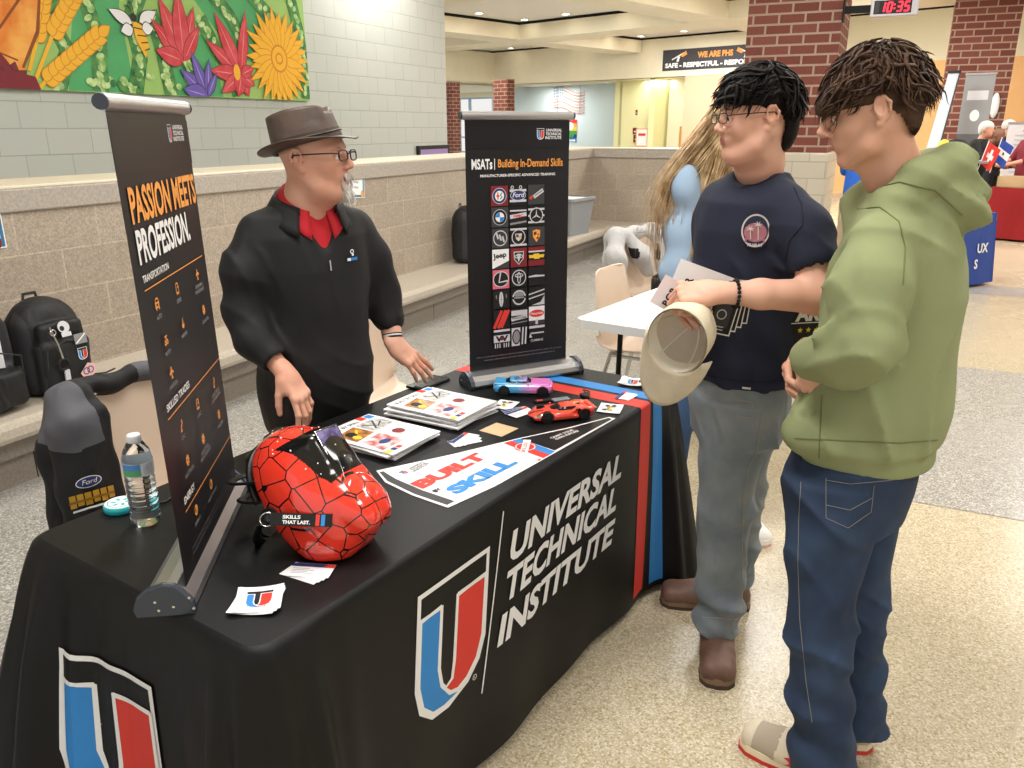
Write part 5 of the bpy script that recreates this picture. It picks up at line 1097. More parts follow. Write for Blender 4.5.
P_, Q_ = V.nets(); P_ = relax(P_, Q_, 2, .5); c = P_[Q_].mean(1)
mi = np.where(((c[:, 2] > .745 + .1 * (c[:, 1] + .3)) & (c[:, 1] < -.21)) | ((c[:, 1] > .02) & (c[:, 2] > .83)), 1, 0)
jt = thing('jacket', 'black jacket with grey shoulders hanging over the near beige chair', 'jacket', (-1.87, 1.66, 0), .02)
jb = MB().raw(P_, Q_, [M_jk, M_jg], mi).build('jacket_body', jt)
fl = Flat(); fl.disc(0, .055, .034, K_white, ry=.017); fl.disc(0, .055, .031, K_navy, ry=.0145); fl.text('Ford', 0, .049, .014, K_white, al='c', w=.036, shear=.25); 
M_gold = mat('gold_thread', '#c99a2e', .5, .3)
for i in range(6): fl.rect(-.056 + i * .0195, -.012 + .003 * (i % 2), -.040 + i * .0195, .026, M_gold)
fl.rect(-.056, .002, .058, .009, mat('gold_dark', '#8a6416', .5)); fl.rect(-.05, -.024, .055, -.018, K_white)
from mathutils.bvhtree import BVHTree
def drape(obj, origin, target, right, upv):
    """maps (u, v, layer) near target onto the first surface of obj met from origin; coordinates in the object's own frame"""
    me = obj.data; T = BVHTree.FromPolygons([tuple(v.co) for v in me.vertices], [tuple(p.vertices) for p in me.polygons]); o, t, r, w = map(Vector, (origin, target, right, upv))
    def f(u, v, l):
        q = t + r * u + w * v; h, n, _, _ = T.ray_cast(o, (q - o).normalized())
        return (h if h is not None else q) + (n if n is not None and n.dot(o - q) > 0 else (o - q).normalized()) * (.0015 + .0005 * l)
    return f
cam_l = (1.87, -1.66, 1.62)
fl2 = Flat(cut=.02); fl2.items = [(*gridcut(V_, F_, .02), m_, l_) for V_, F_, m_, l_ in fl.items]
MB().decal(fl2, drape(jb, cam_l, (-.13, -.292, .600), (.35, .94, 0), (-.05, 0, 1))).build('embroidered_logo', jt)
# ---- grey jacket over the far chair
M_lg = mat('heather_grey_fleece', '#b9b8b8', .9, wrinkle=.4, wscale=14)
jt = thing('jacket', 'light grey jacket with black lining draped over the far chair', 'jacket', (-1.55, 5.72, 0), -.35)
V = Vol((-.5, -.42, .2), (.15, .42, .98), .011)
V.cap((-.275, -.2, .865), (-.275, .2, .865), .05, None, .03); V.box((-.325, 0, .62), (.03, .25, .25), .03, .04)
for s in (-1, 1): V.chain([(-.25, s * .22, .86), (-.18, s * .29, .72), (-.14, s * .30, .5), (-.15, s * .30, .36)], [.06, .07, .065, .05], .05)
V.chain([(-.22, -.12, .87), (-.15, -.03, .72), (-.13, .02, .60)], [.04, .07, .05], .04)
V.disp(lambda X, Y, Z: .007 * np.sin(Y * 30 + 4 * np.sin(Z * 9)))
P_, Q_ = V.nets(); P_ = relax(P_, Q_, 2); c = P_[Q_].mean(1); mi = np.where((c[:, 0] > -.2) & (np.abs(np.abs(c[:, 1]) - .16) < .055) & (c[:, 2] < .78), 1, 0)
MB().raw(P_, Q_, [M_lg, M_jk], mi).build('jacket_body', jt)
fl = Flat(); fl.ring(0, 0, .04, .006, K_black, n=4); fl.text('VARSITY', 0, -.06, .012, K_dgrey, al='c') if 0 else None
fl.rect(-.05, -.06, .05, -.05, K_dgrey); MB().decal(fl, lambda u, v, l: (-.205 - v * .4, u, .895 + v * .35 + .003)).build('chest_print', jt)
# ================= bags and bin on the bench =================
M_nyl = mat('black_nylon', '#151516', .6, bump=.4, bscale=400, wrinkle=.35, wscale=16); M_nylg = mat('charcoal_nylon', '#2e2e31', .6, bump=.3, bscale=300)
def backpack(label, loc, rot, hx, hy, hz, deco=None, open_=False):
    t = thing('backpack', label, 'backpack', loc, rot)
    V = Vol((-hx - .08, -hy - .08, -.01), (hx + .16, hy + .08, 2 * hz + .1), .007)
    V.box((0, 0, hz), (hx, hy, hz), .085, 0); V.ell((0, 0, hz * 1.9), (hx * .8, hy * .75, .07), .05); V.box((hx + .02, 0, hz * .72), (.045, hy * .82, hz * .62), .04, .02); V.box((hx + .02, 0, hz * 1.52), (.025, hy * .7, hz * .2), .02, .015)
    V.disp(lambda X, Y, Z: .004 * np.sin(Y * 30 + 5 * Z) * np.cos(Z * 23))
    if open_: V.box((hx + .05, .02, hz * 1.35), (.09, hy * .7, hz * .5), .04, .02, 's')
    V.box((0, 0, -.1), (1, 1, .103), .001, .004, 's')
    P_, Q_ = V.nets(); P_ = relax(P_, Q_, 1); c = P_[Q_].mean(1); mi = np.where((np.abs(c[:, 1]) > hy * .78) & (c[:, 0] > 0), 1, 0)
    if open_: mi[(c[:, 0] > hx * .3) & (np.abs(c[:, 1] - .02) < hy * .68) & (c[:, 2] > hz * .9)] = 1
    MB().raw(P_, Q_, [M_nyl, M_nylg], mi).build('bag_body', t)
    MB().tube([(-hx * .5, -.04, 2 * hz), (-hx * .5, -.03, 2 * hz + .06), (-hx * .5, .03, 2 * hz + .06), (-hx * .5, .04, 2 * hz)], .009, M_nyl, 6, flat=.5).build('grab_handle', t)
    zp_ = MB(); zp_.tube([(hx + .05, -hy * .7, hz * .5), (hx + .062, -hy * .66, hz * 1.15), (hx + .06, 0, hz * 1.3), (hx + .062, hy * .66, hz * 1.15), (hx + .05, hy * .7, hz * .5)], .004, M_nylg, 6); zp_.build('zip', t)
    MB().tube([(-hx * .3, hy * .9, .04), (-hx * .2, hy + .05, .02), (.02, hy + .13, .015), (.04, hy + .17, .03)], .012, M_nyl, 6, flat=.3).build('webbing_strap', t)
    return t
bp = backpack('black backpack with badges and a key clip on the stone bench', (-3.70, 2.43, .3705), .0, .105, .160, .212)
X = .105 + .066
fl = Flat()
fl.disc(.0, .34, .03, K_silver, ry=.028); fl.disc(-.01, .335, .012, K_black); fl.rect(-.022, .295, .028, .315, K_silver)
fl.rect(.035, .245, .10, .295, K_grey); fl.line([(.04, .25), (.095, .29)], .006, K_white); emblem(fl, .04, .165, .05, .06, 0)
fl.poly([(.035, .10), (.06, .06), (.115, .085), (.12, .13), (.08, .145)], mat('pink_patch', '#e3b6b4', .6)); fl.ring(.068, .105, .018, .005, K_navy); fl.ring(.09, .108, .018, .005, K_navy)
MB().decal(fl, lambda u, v, l: (X + .004 + l * .0003 - .25 * max(0, v - .28), u, v)).build('badges', bp)
mb = MB(); mb.tube([(X + .012, -.085, .36), (X + .014, -.075, .32), (X + .016, -.06, .27), (X + .018, -.05, .2)], .005, M_screw, 6); mb.tube([(X + .016, -.05 + .026 * math.cos(q), .17 + .026 * math.sin(q)) for q in np.linspace(0, 2 * PI, 20)], .005, M_rub, 6, False); mb.tube([(X + .016, -.075 + .014 * math.cos(q), .33 + .014 * math.sin(q)) for q in np.linspace(0, 2 * PI, 16)], .003, M_screw, 6, False)
mb.bx(X + .01, X + .018, -.05, -.025, .08, .14, K_silver).bx(X + .01, X + .018, -.045, -.0, .045, .08, K_black).bx(X + .018, X + .019, -.045, .0, .055, .065, K_red); mb.build('key_clip', bp)
bp2 = backpack('black backpack with an open grey pocket at the left edge of the bench', (-3.70, 2.085, .3705), .10, .11, .15, .225, open_=True)
MB().add([(.10, -.08, .22), (.10, .07, .2), (.085, .08, .33), (.085, -.07, .34)], [(0, 1, 2, 3)], K_silver).build('papers', bp2)
bp3 = backpack('black backpack on the bench behind the badge banner', (-3.76, 6.82, .3705), .25, .12, .17, .245)
t = thing('storage_bin', 'grey plastic storage bin with papers on the bench corner', 'bin', (-3.66, 9.25, .3705), -.12)
M_bin = mat('grey_bin_plastic', '#8d9092', .45)
def rr(hx, hy, z, r=.04, n=6):
    return [(sx * (hx - r) + r * math.cos(q), sy * (hy - r) + r * math.sin(q), z) for sx, sy, a in ((1, 1, 0), (-1, 1, 90), (-1, -1, 180), (1, -1, 270)) for q in [math.radians(a + 90 * k / n) for k in range(n + 1)]]
mb = MB(); L_ = [rr(.15, .24, 0), rr(.17, .27, .25), rr(.185, .285, .40), rr(.205, .305, .405), rr(.205, .305, .435), rr(.185, .285, .44), rr(.18, .28, .40), rr(.145, .235, .01)]
n = len(L_[0]); mb.add([p for l in L_ for p in l], [(i * n + k, i * n + (k + 1) % n, (i + 1) * n + (k + 1) % n, (i + 1) * n + k) for i in range(len(L_) - 1) for k in range(n)], M_bin, False); mb.add(L_[0], [tuple(range(n - 1, -1, -1))], M_bin); mb.add(L_[-1], [tuple(range(n))], M_bin); mb.build('bin_body', t)
for i in range(5): o = MB().bx(-.13, .13, -.2, .2, .40 + i * .006, .404 + i * .006, K_white).build('paper_sheet', t); o.rotation_euler = (0, 0, .05 * (i % 3))
# ---- black bag on the far chair
t = thing('shoulder_bag', 'black shoulder bag on the seat of the grey jacket chair', 'bag', (-1.40, 5.62, .447), -.3); V = Vol((-.2, -.22, -.01), (.2, .22, .25), .008); V.box((0, 0, .085), (.12, .16, .085), .04, 0); V.disp(lambda X, Y, Z: .004 * np.sin(X * 40 + Y * 25)); P_, Q_ = V.nets(); MB().raw(P_, Q_, M_nyl).build('bag_body', t)
MB().tube([(-.1, -.16, .16), (-.02, -.1, .21), (.06, .05, .2), (.1, .16, .16)], .008, M_nylg, 6).build('shoulder_strap', t)
# ================= white table =================
t = thing('white_table', 'white folding table with rounded corners behind the black table', 'table', (-1.36, 3.52, 0), math.radians(-9))
M_wt = mat('white_table_plastic', '#eef0f2', .35); mb = MB(); P4 = [(x + .38, y + .92) for x, y, _ in rr(.38, .92, 0, .05)]; mb.prism(P4, .70, .742, M_wt); mb.build('tabletop', t, bevel=.008)
for x, y in ((.10, .3), (.66, .3), (.10, 1.55), (.66, 1.55)): MB().tube([(x, y, .70), (x + (.05 if y < 1 else 0), y - (.12 if y < 1 else -.12), 0.0)], .014, M_black, 8).build('leg', t)
for y in (.3, 1.55): MB().cyl((.10, y, .66), (.66, y, .66), .012, M_black, n=8).build('crossbar', t)
# ================= the stalls at the far right =================
M_redc = mat('red_table_cover', '#a01c22', .7, wrinkle=.2, wscale=4); M_bluc = mat('blue_table_cover', '#2c4692', .7, wrinkle=.2, wscale=5)
def stall(name, label, x0, y0, w, d, rot, m, h=.76, draw=None):
    t = thing(name, label, 'table', (x0, y0, 0), rot)
    mb = MB(); per = [(x, 0, 0, -1) for x in np.linspace(0, w, 30)] + [(w, y, 1, 0) for y in np.linspace(0, d, 14)] + [(x, d, 0, 1) for x in np.linspace(w, 0, 30)] + [(0, y, -1, 0) for y in np.linspace(d, 0, 14)]
    mb.grid(lambda i, j: (lambda p, t: (p[0] + p[2] * .05 * t + (p[0] / w - .5) * .1 * t * (p[3] != 0), p[1] + p[3] * (.05 * t + .006 * math.sin(p[0] * 14) * t) + (p[1] / d - .5) * .1 * t * (p[2] != 0), .03 + (h - .03) * (1 - t)))(per[min(len(per) - 1, int(i * len(per) + .01))], 1 - j), len(per), 8, m, wrap=True); mb.bx(0, w, 0, d, h - .02, h, m)
    if draw: fl = Flat(); draw(fl); mb.decal(fl, lambda u, v, l: (u, -.062 - .0006 * l + .05 * (v / h) - .004, v))
    mb.build('table_cover', t)
    for x in (.1, w - .1):
        for y in (.1, d - .1): MB().cyl((x, y, 0), (x, y, h - .03), .015, M_leg, n=8).build('leg', t)
    return t
stall('covered_table', 'table under a plain red cover at the far right stall', 1.10, 14.15, 2.3, .8, -.35, M_redc)
def drb(fl): fl.text('UX', .96, .36, .10, K_white, bold=.03); fl.text('S', .93, .20, .10, K_white, bold=.03)
stall('covered_table', 'table under a blue cover with white lettering behind the green hoodie', .17, 8.87, 1.28, .62, math.radians(56), M_bluc, draw=drb)
def flag(label, x, y, z, lean, cols):
    t = thing('small_flag', label, 'flag', (x, y, z)); 
    MB().cyl((0, 0, 0), (lean, 0, .5), .006, K_white, n=6).build('flag_pole', t)
    mb = MB(); f = lambda u, v, l=0: (lean * (.97 - v * .62) + u * .17 * (1 - .2 * v) - .0, -.004 + .02 * math.sin(u * 6) - l * .0006, .485 - v * .31 - u * .12)
    mb.grid(lambda i, j: f(i, j), 8, 6, cols[0]); fl = Flat(cut=.1)
    if len(cols) == 2: fl.rect(.42, .2, .58, .8, cols[1]); fl.rect(.25, .4, .75, .6, cols[1])
    else: fl.rect(0, .36, 1, .66, cols[1]); fl.disc(.5, .5, .07, cols[2])
    mb.decal(fl, lambda u, v, l: f(u, v, 2 + l)); mb.build('flag_cloth', t)
t = thing('cardboard_tray', 'brown cardboard tray holding small flags on the red table', 'box', (1.18, 14.15, .762), -.35); MB().bx(0, .5, 0, .3, 0, .01, M_tan_c).bx(0, .5, 0, .01, 0, .16, M_tan_c).bx(0, .5, .29, .3, 0, .16, M_tan_c).bx(0, .01, 0, .3, 0, .16, M_tan_c).bx(.49, .5, 0, .3, 0, .16, M_tan_c).build('tray', t)
flag('small red flag with a white cross on the far right stall', 0.88, 14.0, .93, .10, (K_red, K_white)); flag('small blue and white flag with a round emblem on the far right stall', 1.06, 14.05, .97, .08, (mat('flag_blue', '#2a4aa8', .6), K_white, K_dgrey))
t = thing('display_box', 'dark red box with white lettering on the red table', 'box', (1.55, 13.85, .762), -.35); fl = Flat(); fl.rect(.04, .06, .1, .2, K_white); fl.rect(.14, .11, .34, .15, K_white); MB().bx(0, .42, 0, .25, 0, .27, K_crim).decal(fl, lambda u, v, l: (u, -.001 - l * .0006, v)).build('box_body', t)
t = thing('round_pillow', 'black white and yellow round plush on the far stall', 'plush', (.40, 13.9, 1.14)); MB().sph((.16, 0, .16), (.2, .12, .15), K_black, 16).sph((.27, -.08, .14), (.09, .05, .09), K_white, 12).sph((-.0, -.04, .2), (.09, .08, .1), K_yel, 12).build('plush_body', t)
t = thing('covered_table', 'grey narrow table behind the green hoodie carrying the plush', 'table', (.15, 13.75, 0)); MB().bx(0, .85, 0, .6, 1.11, 1.14, K_grey).build('tabletop', t)
for x in (.05, .7):
    for y in (.05, .55): MB().cyl((x, y, 0), (x, y, 1.11), .015, M_leg, n=6).build('leg', t)
def rollup(label, x, y, w, h, rot, m, draw=None, lean=0):
    t = thing('floor_banner_stand', label, 'banner stand', (x, y, 0), rot); mb = MB(); mb.add([(0, 0, .06), (w, 0, .06), (w + lean, 0, h), (lean, 0, h), (0, .01, .06), (w, .01, .06), (w + lean, .01, h), (lean, .01, h)], [(0, 1, 2, 3), (7, 6, 5, 4), (0, 3, 7, 4), (1, 5, 6, 2)], m)
    if draw: fl = Flat(); draw(fl, w, h); mb.decal(fl, lambda u, v, l: (u + lean * (v - .06) / (h - .06), -.001 - l * .0008, v))
    mb.build('banner_film', t); MB().bx(-.02, w + .02, -.08, .08, 0, .06, M_alu).build('cassette', t); MB().bx(-.01 + lean, w + .01 + lean, -.01, .02, h, h + .03, M_alu).build('top_rail', t); MB().cyl((w / 2, .05, .05), (w / 2 + lean, .02, h), .012, M_alu, n=6).build('support_pole', t)
    return t
def dg(fl, w, h): fl.rect(0, h * .62, w, h, K_grey); fl.text('MARINES', w * .1, h * .86, .09, K_white, w=w * .8, bold=.04) if 0 else fl.rect(w * .15, h * .84, w * .85, h * .9, K_silver); fl.disc(w * .5, h * .74, .07, K_white, ry=.09); fl.poly([(0, .1), (w, .1), (w, h * .55), (w * .5, h * .45), (0, h * .6)], K_dgrey); fl.disc(w * .4, h * .4, .16, K_tan if 0 else K_silver, ry=.3)
rollup('grey pull-up banner with a pale figure in front of the far brick pillar', .62, 15.9, .44, 2.42, -.25, mat('grey_banner', '#5f5e62', .6), dg)
def dw(fl, w, h):
    for i in range(14): fl.rect(w * .2, h * .3 + i * .075, w * (.55 + .25 * ((i * 7) % 3) / 2), h * .3 + i * .075 + .018, K_silver)
    fl.rect(0, .1, w, .62, K_crim); fl.text('A', w * .3, .35, .15, K_white)
rollup('white pull-up banner with small text beside the far stall', 1.40, 16.5, .62, 1.66, -.25, mat('white_banner', '#e6e2e4', .6), dw)
t = thing('leaning_board', 'tall white board with a dark edge behind the green hoodie boy', 'board', (.02, 15.4, 0), -.25); MB().add([(0, 0, 0), (.22, 0, 0), (.45, .25, 2.45), (.28, .25, 2.45), (0, .03, 0), (.22, .03, 0), (.45, .28, 2.45), (.28, .28, 2.45)], [(0, 1, 2, 3), (7, 6, 5, 4), (0, 3, 7, 4), (1, 5, 6, 2), (3, 2, 6, 7)], mat('pale_board', '#b9c4ce', .5)).build('board_panel', t); MB().cyl((.46, .24, 2.46), (.27, .24, 2.46), .02, K_black, n=6).cyl((.45, .24, 2.46), (.22, 0, 0), .012, K_dgrey, n=6).build('board_edge', t)
t = thing('wall_speaker', 'white oval fixture mounted on the far brick pillar', 'wall fixture', (1.22, 17.58, 1.98)); MB().sph((0, -.02, 0), (.07, .05, .22), K_white, 14).build('fixture_body', t)
# ================= people =================
def cw(x, y, z=0): return (x * cY - y * sY, x * sY + y * cY, z)     # level camera frame -> room
def skinmat(n, c, c2): return mat(n, c, .5, col2=c2, nscale=9, sss=.06, bump=.12, bscale=350, spec=.4)
M_eye = mat('eye_white', '#e9e4de', .2); M_iris = mat('iris_brown', '#3a2618', .2)
def Rzy(yaw, pitch=0, roll=0): return npR(0, 0, math.radians(yaw)) @ npR(0, math.radians(pitch), 0) @ npR(math.radians(roll), 0, 0)
class Body:
    """collects components of one continuous figure in the level frame; base is subtracted at the end"""
    def __init__(s, name, label, base, cat='person', group=None):
        s.base = np.array([base[0], base[1], 0.]); s.t = thing('person', label, cat, cw(*base), CAM_YAW, group); s.mb = MB()
    def put(s, P, Q, mats, mi=None, R=None, o=(0, 0, 0)):
        if R is not None: P = P @ np.array(R).T
        s.mb.raw(P + np.array(o) - s.base, Q, mats, mi)
    def child(s, name, V, m, it=1, mi=None, label=None, sub=None, tri=False):
        P, Q = V.nets(); P = relax(P, Q, it, .5)
        k = mi(P[Q].mean(1)) if callable(mi) else None
        o = MB().raw(P - s.base, Q, m if callable(mi) else m, k).build(name, sub or s.t)
        if label: o['label'] = label
        return o
    def tree(s, o):
        from mathutils.bvhtree import BVHTree
        me = o.data; return BVHTree.FromPolygons([tuple(np.array(v.co) + s.base) for v in me.vertices], [tuple(p.vertices) for p in me.polygons])
    def stitch(s, name, o, lines, m, r=.0014, off=.0008):
        """seams laid on a garment: each line is a list of directions (x, z per unit y) seen from the aisle side, dropped on the cloth"""
        T = s.tree(o)
        for L_ in lines:
            mb = MB()
            P = []
            for i in range(len(L_) - 1):
                n = max(2, int(math.dist(L_[i], L_[i + 1]) / .004))
                for k in range(n): P.append([L_[i][j] + (L_[i + 1][j] - L_[i][j]) * k / n for j in (0, 1)])
            P.append(L_[-1]); pts = []
            for x, z in P:
                h, nn, _, _ = T.ray_cast(Vector((0, 0, CAM_H)), Vector((x, 1, z)).normalized())
                if h is not None: pts.append(np.array(h) + np.array(nn) * (off if nn.y < 0 else -off))
            if len(pts) > 2: mb.tube([tuple(p) for p in pts], r, m, 5); s.mesh(name, mb, parent=o)
    def mesh(s, name, mb, R=None, o=(0, 0, 0), parent=None, **kw):
        """a hand-made mesh given in a local frame R, o"""
        V = np.array(mb.v)
        if R is not None: V = V @ np.array(R).T
        mb.v = [tuple(p) for p in (V + np.array(o) - s.base)]; return mb.build(name, parent or s.t, **kw)
    def done(s, name='body'): return s.mb.build(name, s.t)
def head(neck_to, h=.0026, jaw=1., nose=1., male=True, ear=True, cheek=1., chin=1., nr=.054, fat=0.):
    lo = np.minimum([-.14, -.11, -.16], np.array(neck_to) - .09); hi = np.maximum([.15, .11, .15], np.array(neck_to) + .09)
    V = Vol(lo, hi, h)
    V.ell((-.014, 0, .042), (.098, .078, .088), 0); V.ell((.012, 0, .0), (.082, .070, .085), .03)
    V.ell((.032, 0, -.045), (.055, .052 * jaw, .062), .03)
    for s in (-1, 1):
        V.chain([(-.008, s * .058 * jaw, -.038), (.02, s * .052 * jaw, -.075), (.064, s * .018 * jaw, -.102 * chin)], [.018, .017, .015], .03)
        V.ell((.056, s * .036, -.022), (.030, .026, .026 * cheek), .02); V.cap((.082, s * .012, .030), (.070, s * .044, .027), .010, .009, .014)
    V.ell((.068, 0, -.098 * chin), (.022, .024, .019), .016)
    for s in (-1, 1): V.ell((.094, s * .031, .006), (.016, .018, .013), .012, 's')
    V.cap((.086, 0, .018), (.108 * (1 + (nose - 1) * .3), 0, -.020), .0085, .0095, .012); V.ell((.110 + .008 * (nose - 1), 0, -.026), (.0125, .0115, .0095), .008)
    for s in (-1, 1): V.ell((.100, s * .0125, -.030), (.011, .0075, .0075), .006); V.ell((.104, s * .006, -.0385), (.005, .003, .004), .002, 's')
    V.ell((.076, 0, -.058), (.022, .032, .018), .018)
    V.ell((.0920, 0, -.0548), (.0070, .022, .0045), .006); V.ell((.0905, 0, -.0648), (.0075, .018, .0055), .006)
    V.cap((.1005, -.018, -.0600), (.1005, .018, -.0600), .0022, .0022, .003, 's'); V.cap((.102, 0, -.044), (.100, 0, -.05), .003, .003, .004, 's')
    for s in (-1, 1):
        V.ell((.0775, s * .031, .004), (.0135, .0165, .0128), .003)
        V.cap((.092, s * .019, .011), (.088, s * .045, .009), .0045, .004, .004)
        if ear:
            Re = npR(0, .18, s * .45)
            V.ell((-.014, s * .082, .004), (.020, .0085, .031), .004, 'u', Re); V.ell((-.008, s * .092, .010), (.012, .0075, .019), .003, 's', Re); V.ell((-.006, s * .080, -.028), (.010, .007, .011), .005)
            V.chain([(-.030, s * .088, -.005), (-.032, s * .090, .014), (-.020, s * .088, .030), (-.006, s * .083, .026)], [.0036] * 4, .004)
            V.ell((.004, s * .080, .002), (.005, .004, .008), .003)
    nt = np.array(neck_to, float)
    V.chain([(-.022, 0, -.03), nt * .55 + np.array([-.012, 0, -.02]), nt], [nr * .98, nr, nr * 1.12], .03)
    V.cap((.045, 0, -.085), nt * .6 + np.array([.02, 0, -.03]), .022, .03, .03)
    if fat: V.ell((.02, 0, -.10), (.06, .055, .03), .03)
    P, Q = V.nets(); P = relax(P, Q, 1, .4); c = P[Q].mean(1); x, y, z = c.T; mi = np.zeros(len(Q), int)
    mi[(x > .0895) & (np.abs(y) < .0200 - .3 * np.abs(z + .06)) & (np.abs(z + .0600) < .0095)] = 1
    er = ((x - .0862) / .012) ** 2
    return P, Q, mi
def put_eyes(b, R, o, down=0., iris=M_iris):
    for s in (-1, 1):
        c = np.array([.0805, s * .031, .0035]); mb = MB(); V = np.array([0.])
        m2 = MB(); m2.sph((0, 0, 0), .0128, M_eye, 16); g = np.array([math.cos(down), 0, -math.sin(down)])
        for k, (r, d, mm) in enumerate(((.0058, .0118, iris), (.0028, .0126, M_black))):
            u = np.array([-g[2], 0, g[0]]); w = np.array([0, 1, 0.]); pts = [tuple(g * d + (u * math.cos(q) + w * math.sin(q)) * r) for q in np.linspace(0, 2 * PI, 12, endpoint=False)]
            m2.add([tuple(g * (d + .0012))] + pts, [(0, i + 1, (i + 1) % 12 + 1) for i in range(12)], mm, True)
        P = np.array(m2.v) + c; P = P @ np.array(R).T + np.array(o) - b.base
        k = len(b.mb.v); b.mb.v += [tuple(p) for p in P]
        for f, i in zip(m2.f, m2.m): b.mb.f.append(tuple(k + a for a in f)); b.mb.m.append(b.mb.mi(m2.mats[i])); b.mb.sm.append(True)
def brows(b, R, o, m, th=.0035, a=.0):
    mb = MB()
    for s in (-1, 1): mb.tube([(.0925, s * .010, .0225), (.0925, s * .022, .0275 + a), (.0835, s * .036, .0275), (.074, s * .046, .021)], [th * .7, th, th, th * .4], m, 6, True, True, .55)
    b.mesh('eyebrows', mb, R, o)
def hand(side=1, curl=((.2, .3, .2),) * 4, spread=(.12, .03, -.05, -.14), thumb=((.62, .72, -.3), (.8, .5, -.35), (.9, .3, -.4)), arm=((-.10, 0, 0), (-.22, 0, 0)), ar=(.030, .040), h=.0026, sc=1.):
    pts = np.array([(0, 0, 0)] + list(arm)); lo = np.minimum(pts.min(0) - .06, [-.05, -.09, -.13]); hi = np.maximum(pts.max(0) + .06, [.21, .09, .06])
    V = Vol(lo, hi, h)
    V.box((.048, 0, 0), (.042, .037, .0125), .012, 0); V.ell((.02, 0, -.003), (.035, .029, .017), .02)
    V.cap((.02, side * .020, -.008), (.045, side * .030, -.010), .016, .012, .015)
    V.cap((.02, -side * .022, -.008), (.06, -side * .026, -.008), .013, .011, .015)
    V.chain([(.015, 0, 0)] + list(arm), [.0225] + list(ar), .02); V.ell((-.012, 0, .001), (.03, .029, .020), .02)
    for i, (yb, xb, L) in enumerate(((.029, .088, (.043, .026, .021)), (.0098, .093, (.047, .030, .022)), (-.0095, .089, (.044, .028, .021)), (-.028, .080, (.034, .021, .019)))):
        p = np.array([xb - .012, side * yb, .0015]); q = spread[i] * side; a = 0; P = [p]; rr_ = [.0098, .0092, .0083, .0072]
        if i == 3: rr_ = [r * .88 for r in rr_]
        for j in range(3):
            a += curl[i][j]; d = np.array([math.cos(a) * math.cos(q), math.cos(a) * math.sin(q), -math.sin(a)]); p = p + d * (L[j] + (.012 if j == 0 else 0)) * sc; P.append(p)
        V.cap(P[0], P[1], rr_[0], rr_[1], .006); V.cap(P[1], P[2], rr_[1], rr_[2], .002); V.cap(P[2], P[3], rr_[2], rr_[3], .002); V.ell(P[1], (.0098, .0095, .0096), .003); V.ell(P[0] + np.array([.008, 0, .003]), (.011, .009, .008), .008)
    p = np.array([.016, side * .028, -.008]); P = [p]
    for d, L in zip(thumb, (.040, .031, .025)):
        d = np.array([d[0], side * d[1], d[2]]); d = d / np.linalg.norm(d); p = p + d * L; P.append(p)
    V.cap(P[0], P[1], .0145, .0115, .014); V.cap(P[1], P[2], .0112, .0102, .003); V.cap(P[2], P[3], .0102, .0082, .003)
    A, Q = V.nets(); return relax(A, Q, 1, .35), Q
def strands(n, root, flow, length, r, mat_, skull=(( -.014, 0, .042), (.10, .080, .090)), lift=(.004, .02), seg=8, seed=1, wav=0., wf=40., taper=.35, sides=3, hug=.9, cut=None):
    """hair locks grown over the head: root(rng)->point, flow(p, rng)->direction"""
    rng = random.Random(seed); mb = MB(); c = np.array(skull[0]); a = np.array(skull[1]); V = []; F = []
    for k in range(n):
        p = np.array(root(rng), float); L = length(p, rng) if callable(length) else length; st = L / seg; lf = rng.uniform(*lift); d = None; P = []; ph = rng.uniform(0, 6.28); wa = wav * rng.uniform(.5, 1.3)
        side = None
        for i in range(seg + 1):
            e = (p - c) / (a + lf); q = np.linalg.norm(e)
            if q < 1 and p[2] > -.16: p = c + (p - c) / q
            if cut and i and cut(p): break
            P.append(p.copy()); f = np.array(flow(p, rng), float); f /= np.linalg.norm(f) + 1e-9; n0 = (p - c) / a ** 2; n0 /= np.linalg.norm(n0) + 1e-9; f = f - n0 * max(0, f @ n0) * hug
            d = f if d is None else d * .45 + f * .55; d /= np.linalg.norm(d) + 1e-9
            nrm = (p - c) / a ** 2; nrm /= np.linalg.norm(nrm) + 1e-9; side = np.cross(d, nrm)
            p = p + d * st + side * wa * math.sin(i * st * wf + ph) * st * 8 + np.array([rng.gauss(0, 1) for _ in range(3)]) * st * .06
        if len(P) < 3: continue
        sg = len(P) - 1; rk = r * rng.uniform(.6, 1.3); k0 = len(V)
        for i, q in enumerate(P):
            t = P[min(i + 1, sg)] - P[max(i - 1, 0)]; t /= np.linalg.norm(t) + 1e-9; nr = (q - c) / (np.linalg.norm(q - c) + 1e-9); s1 = np.cross(t, nr); s1 /= np.linalg.norm(s1) + 1e-9; s2 = np.cross(s1, t)
            ri = rk * (1 - (1 - taper * .3) * (i / sg) ** 2) if i < sg else rk * .08
            for j in range(sides): g = 2 * PI * j / sides + .5; V.append(tuple(q + s1 * math.cos(g) * ri * 1.5 + s2 * math.sin(g) * ri * .8))
        for i in range(sg):
            for j in range(sides): F.append((k0 + i * sides + j, k0 + i * sides + (j + 1) % sides, k0 + (i + 1) * sides + (j + 1) % sides, k0 + (i + 1) * sides + j))
    mb.raw(V, F, mat_); return mb
def hairmat(n, c, c2, rough=.6):
    return mat(n, c, rough, col2=c2, nscale=26, bump=.3, bscale=260, spec=.18)
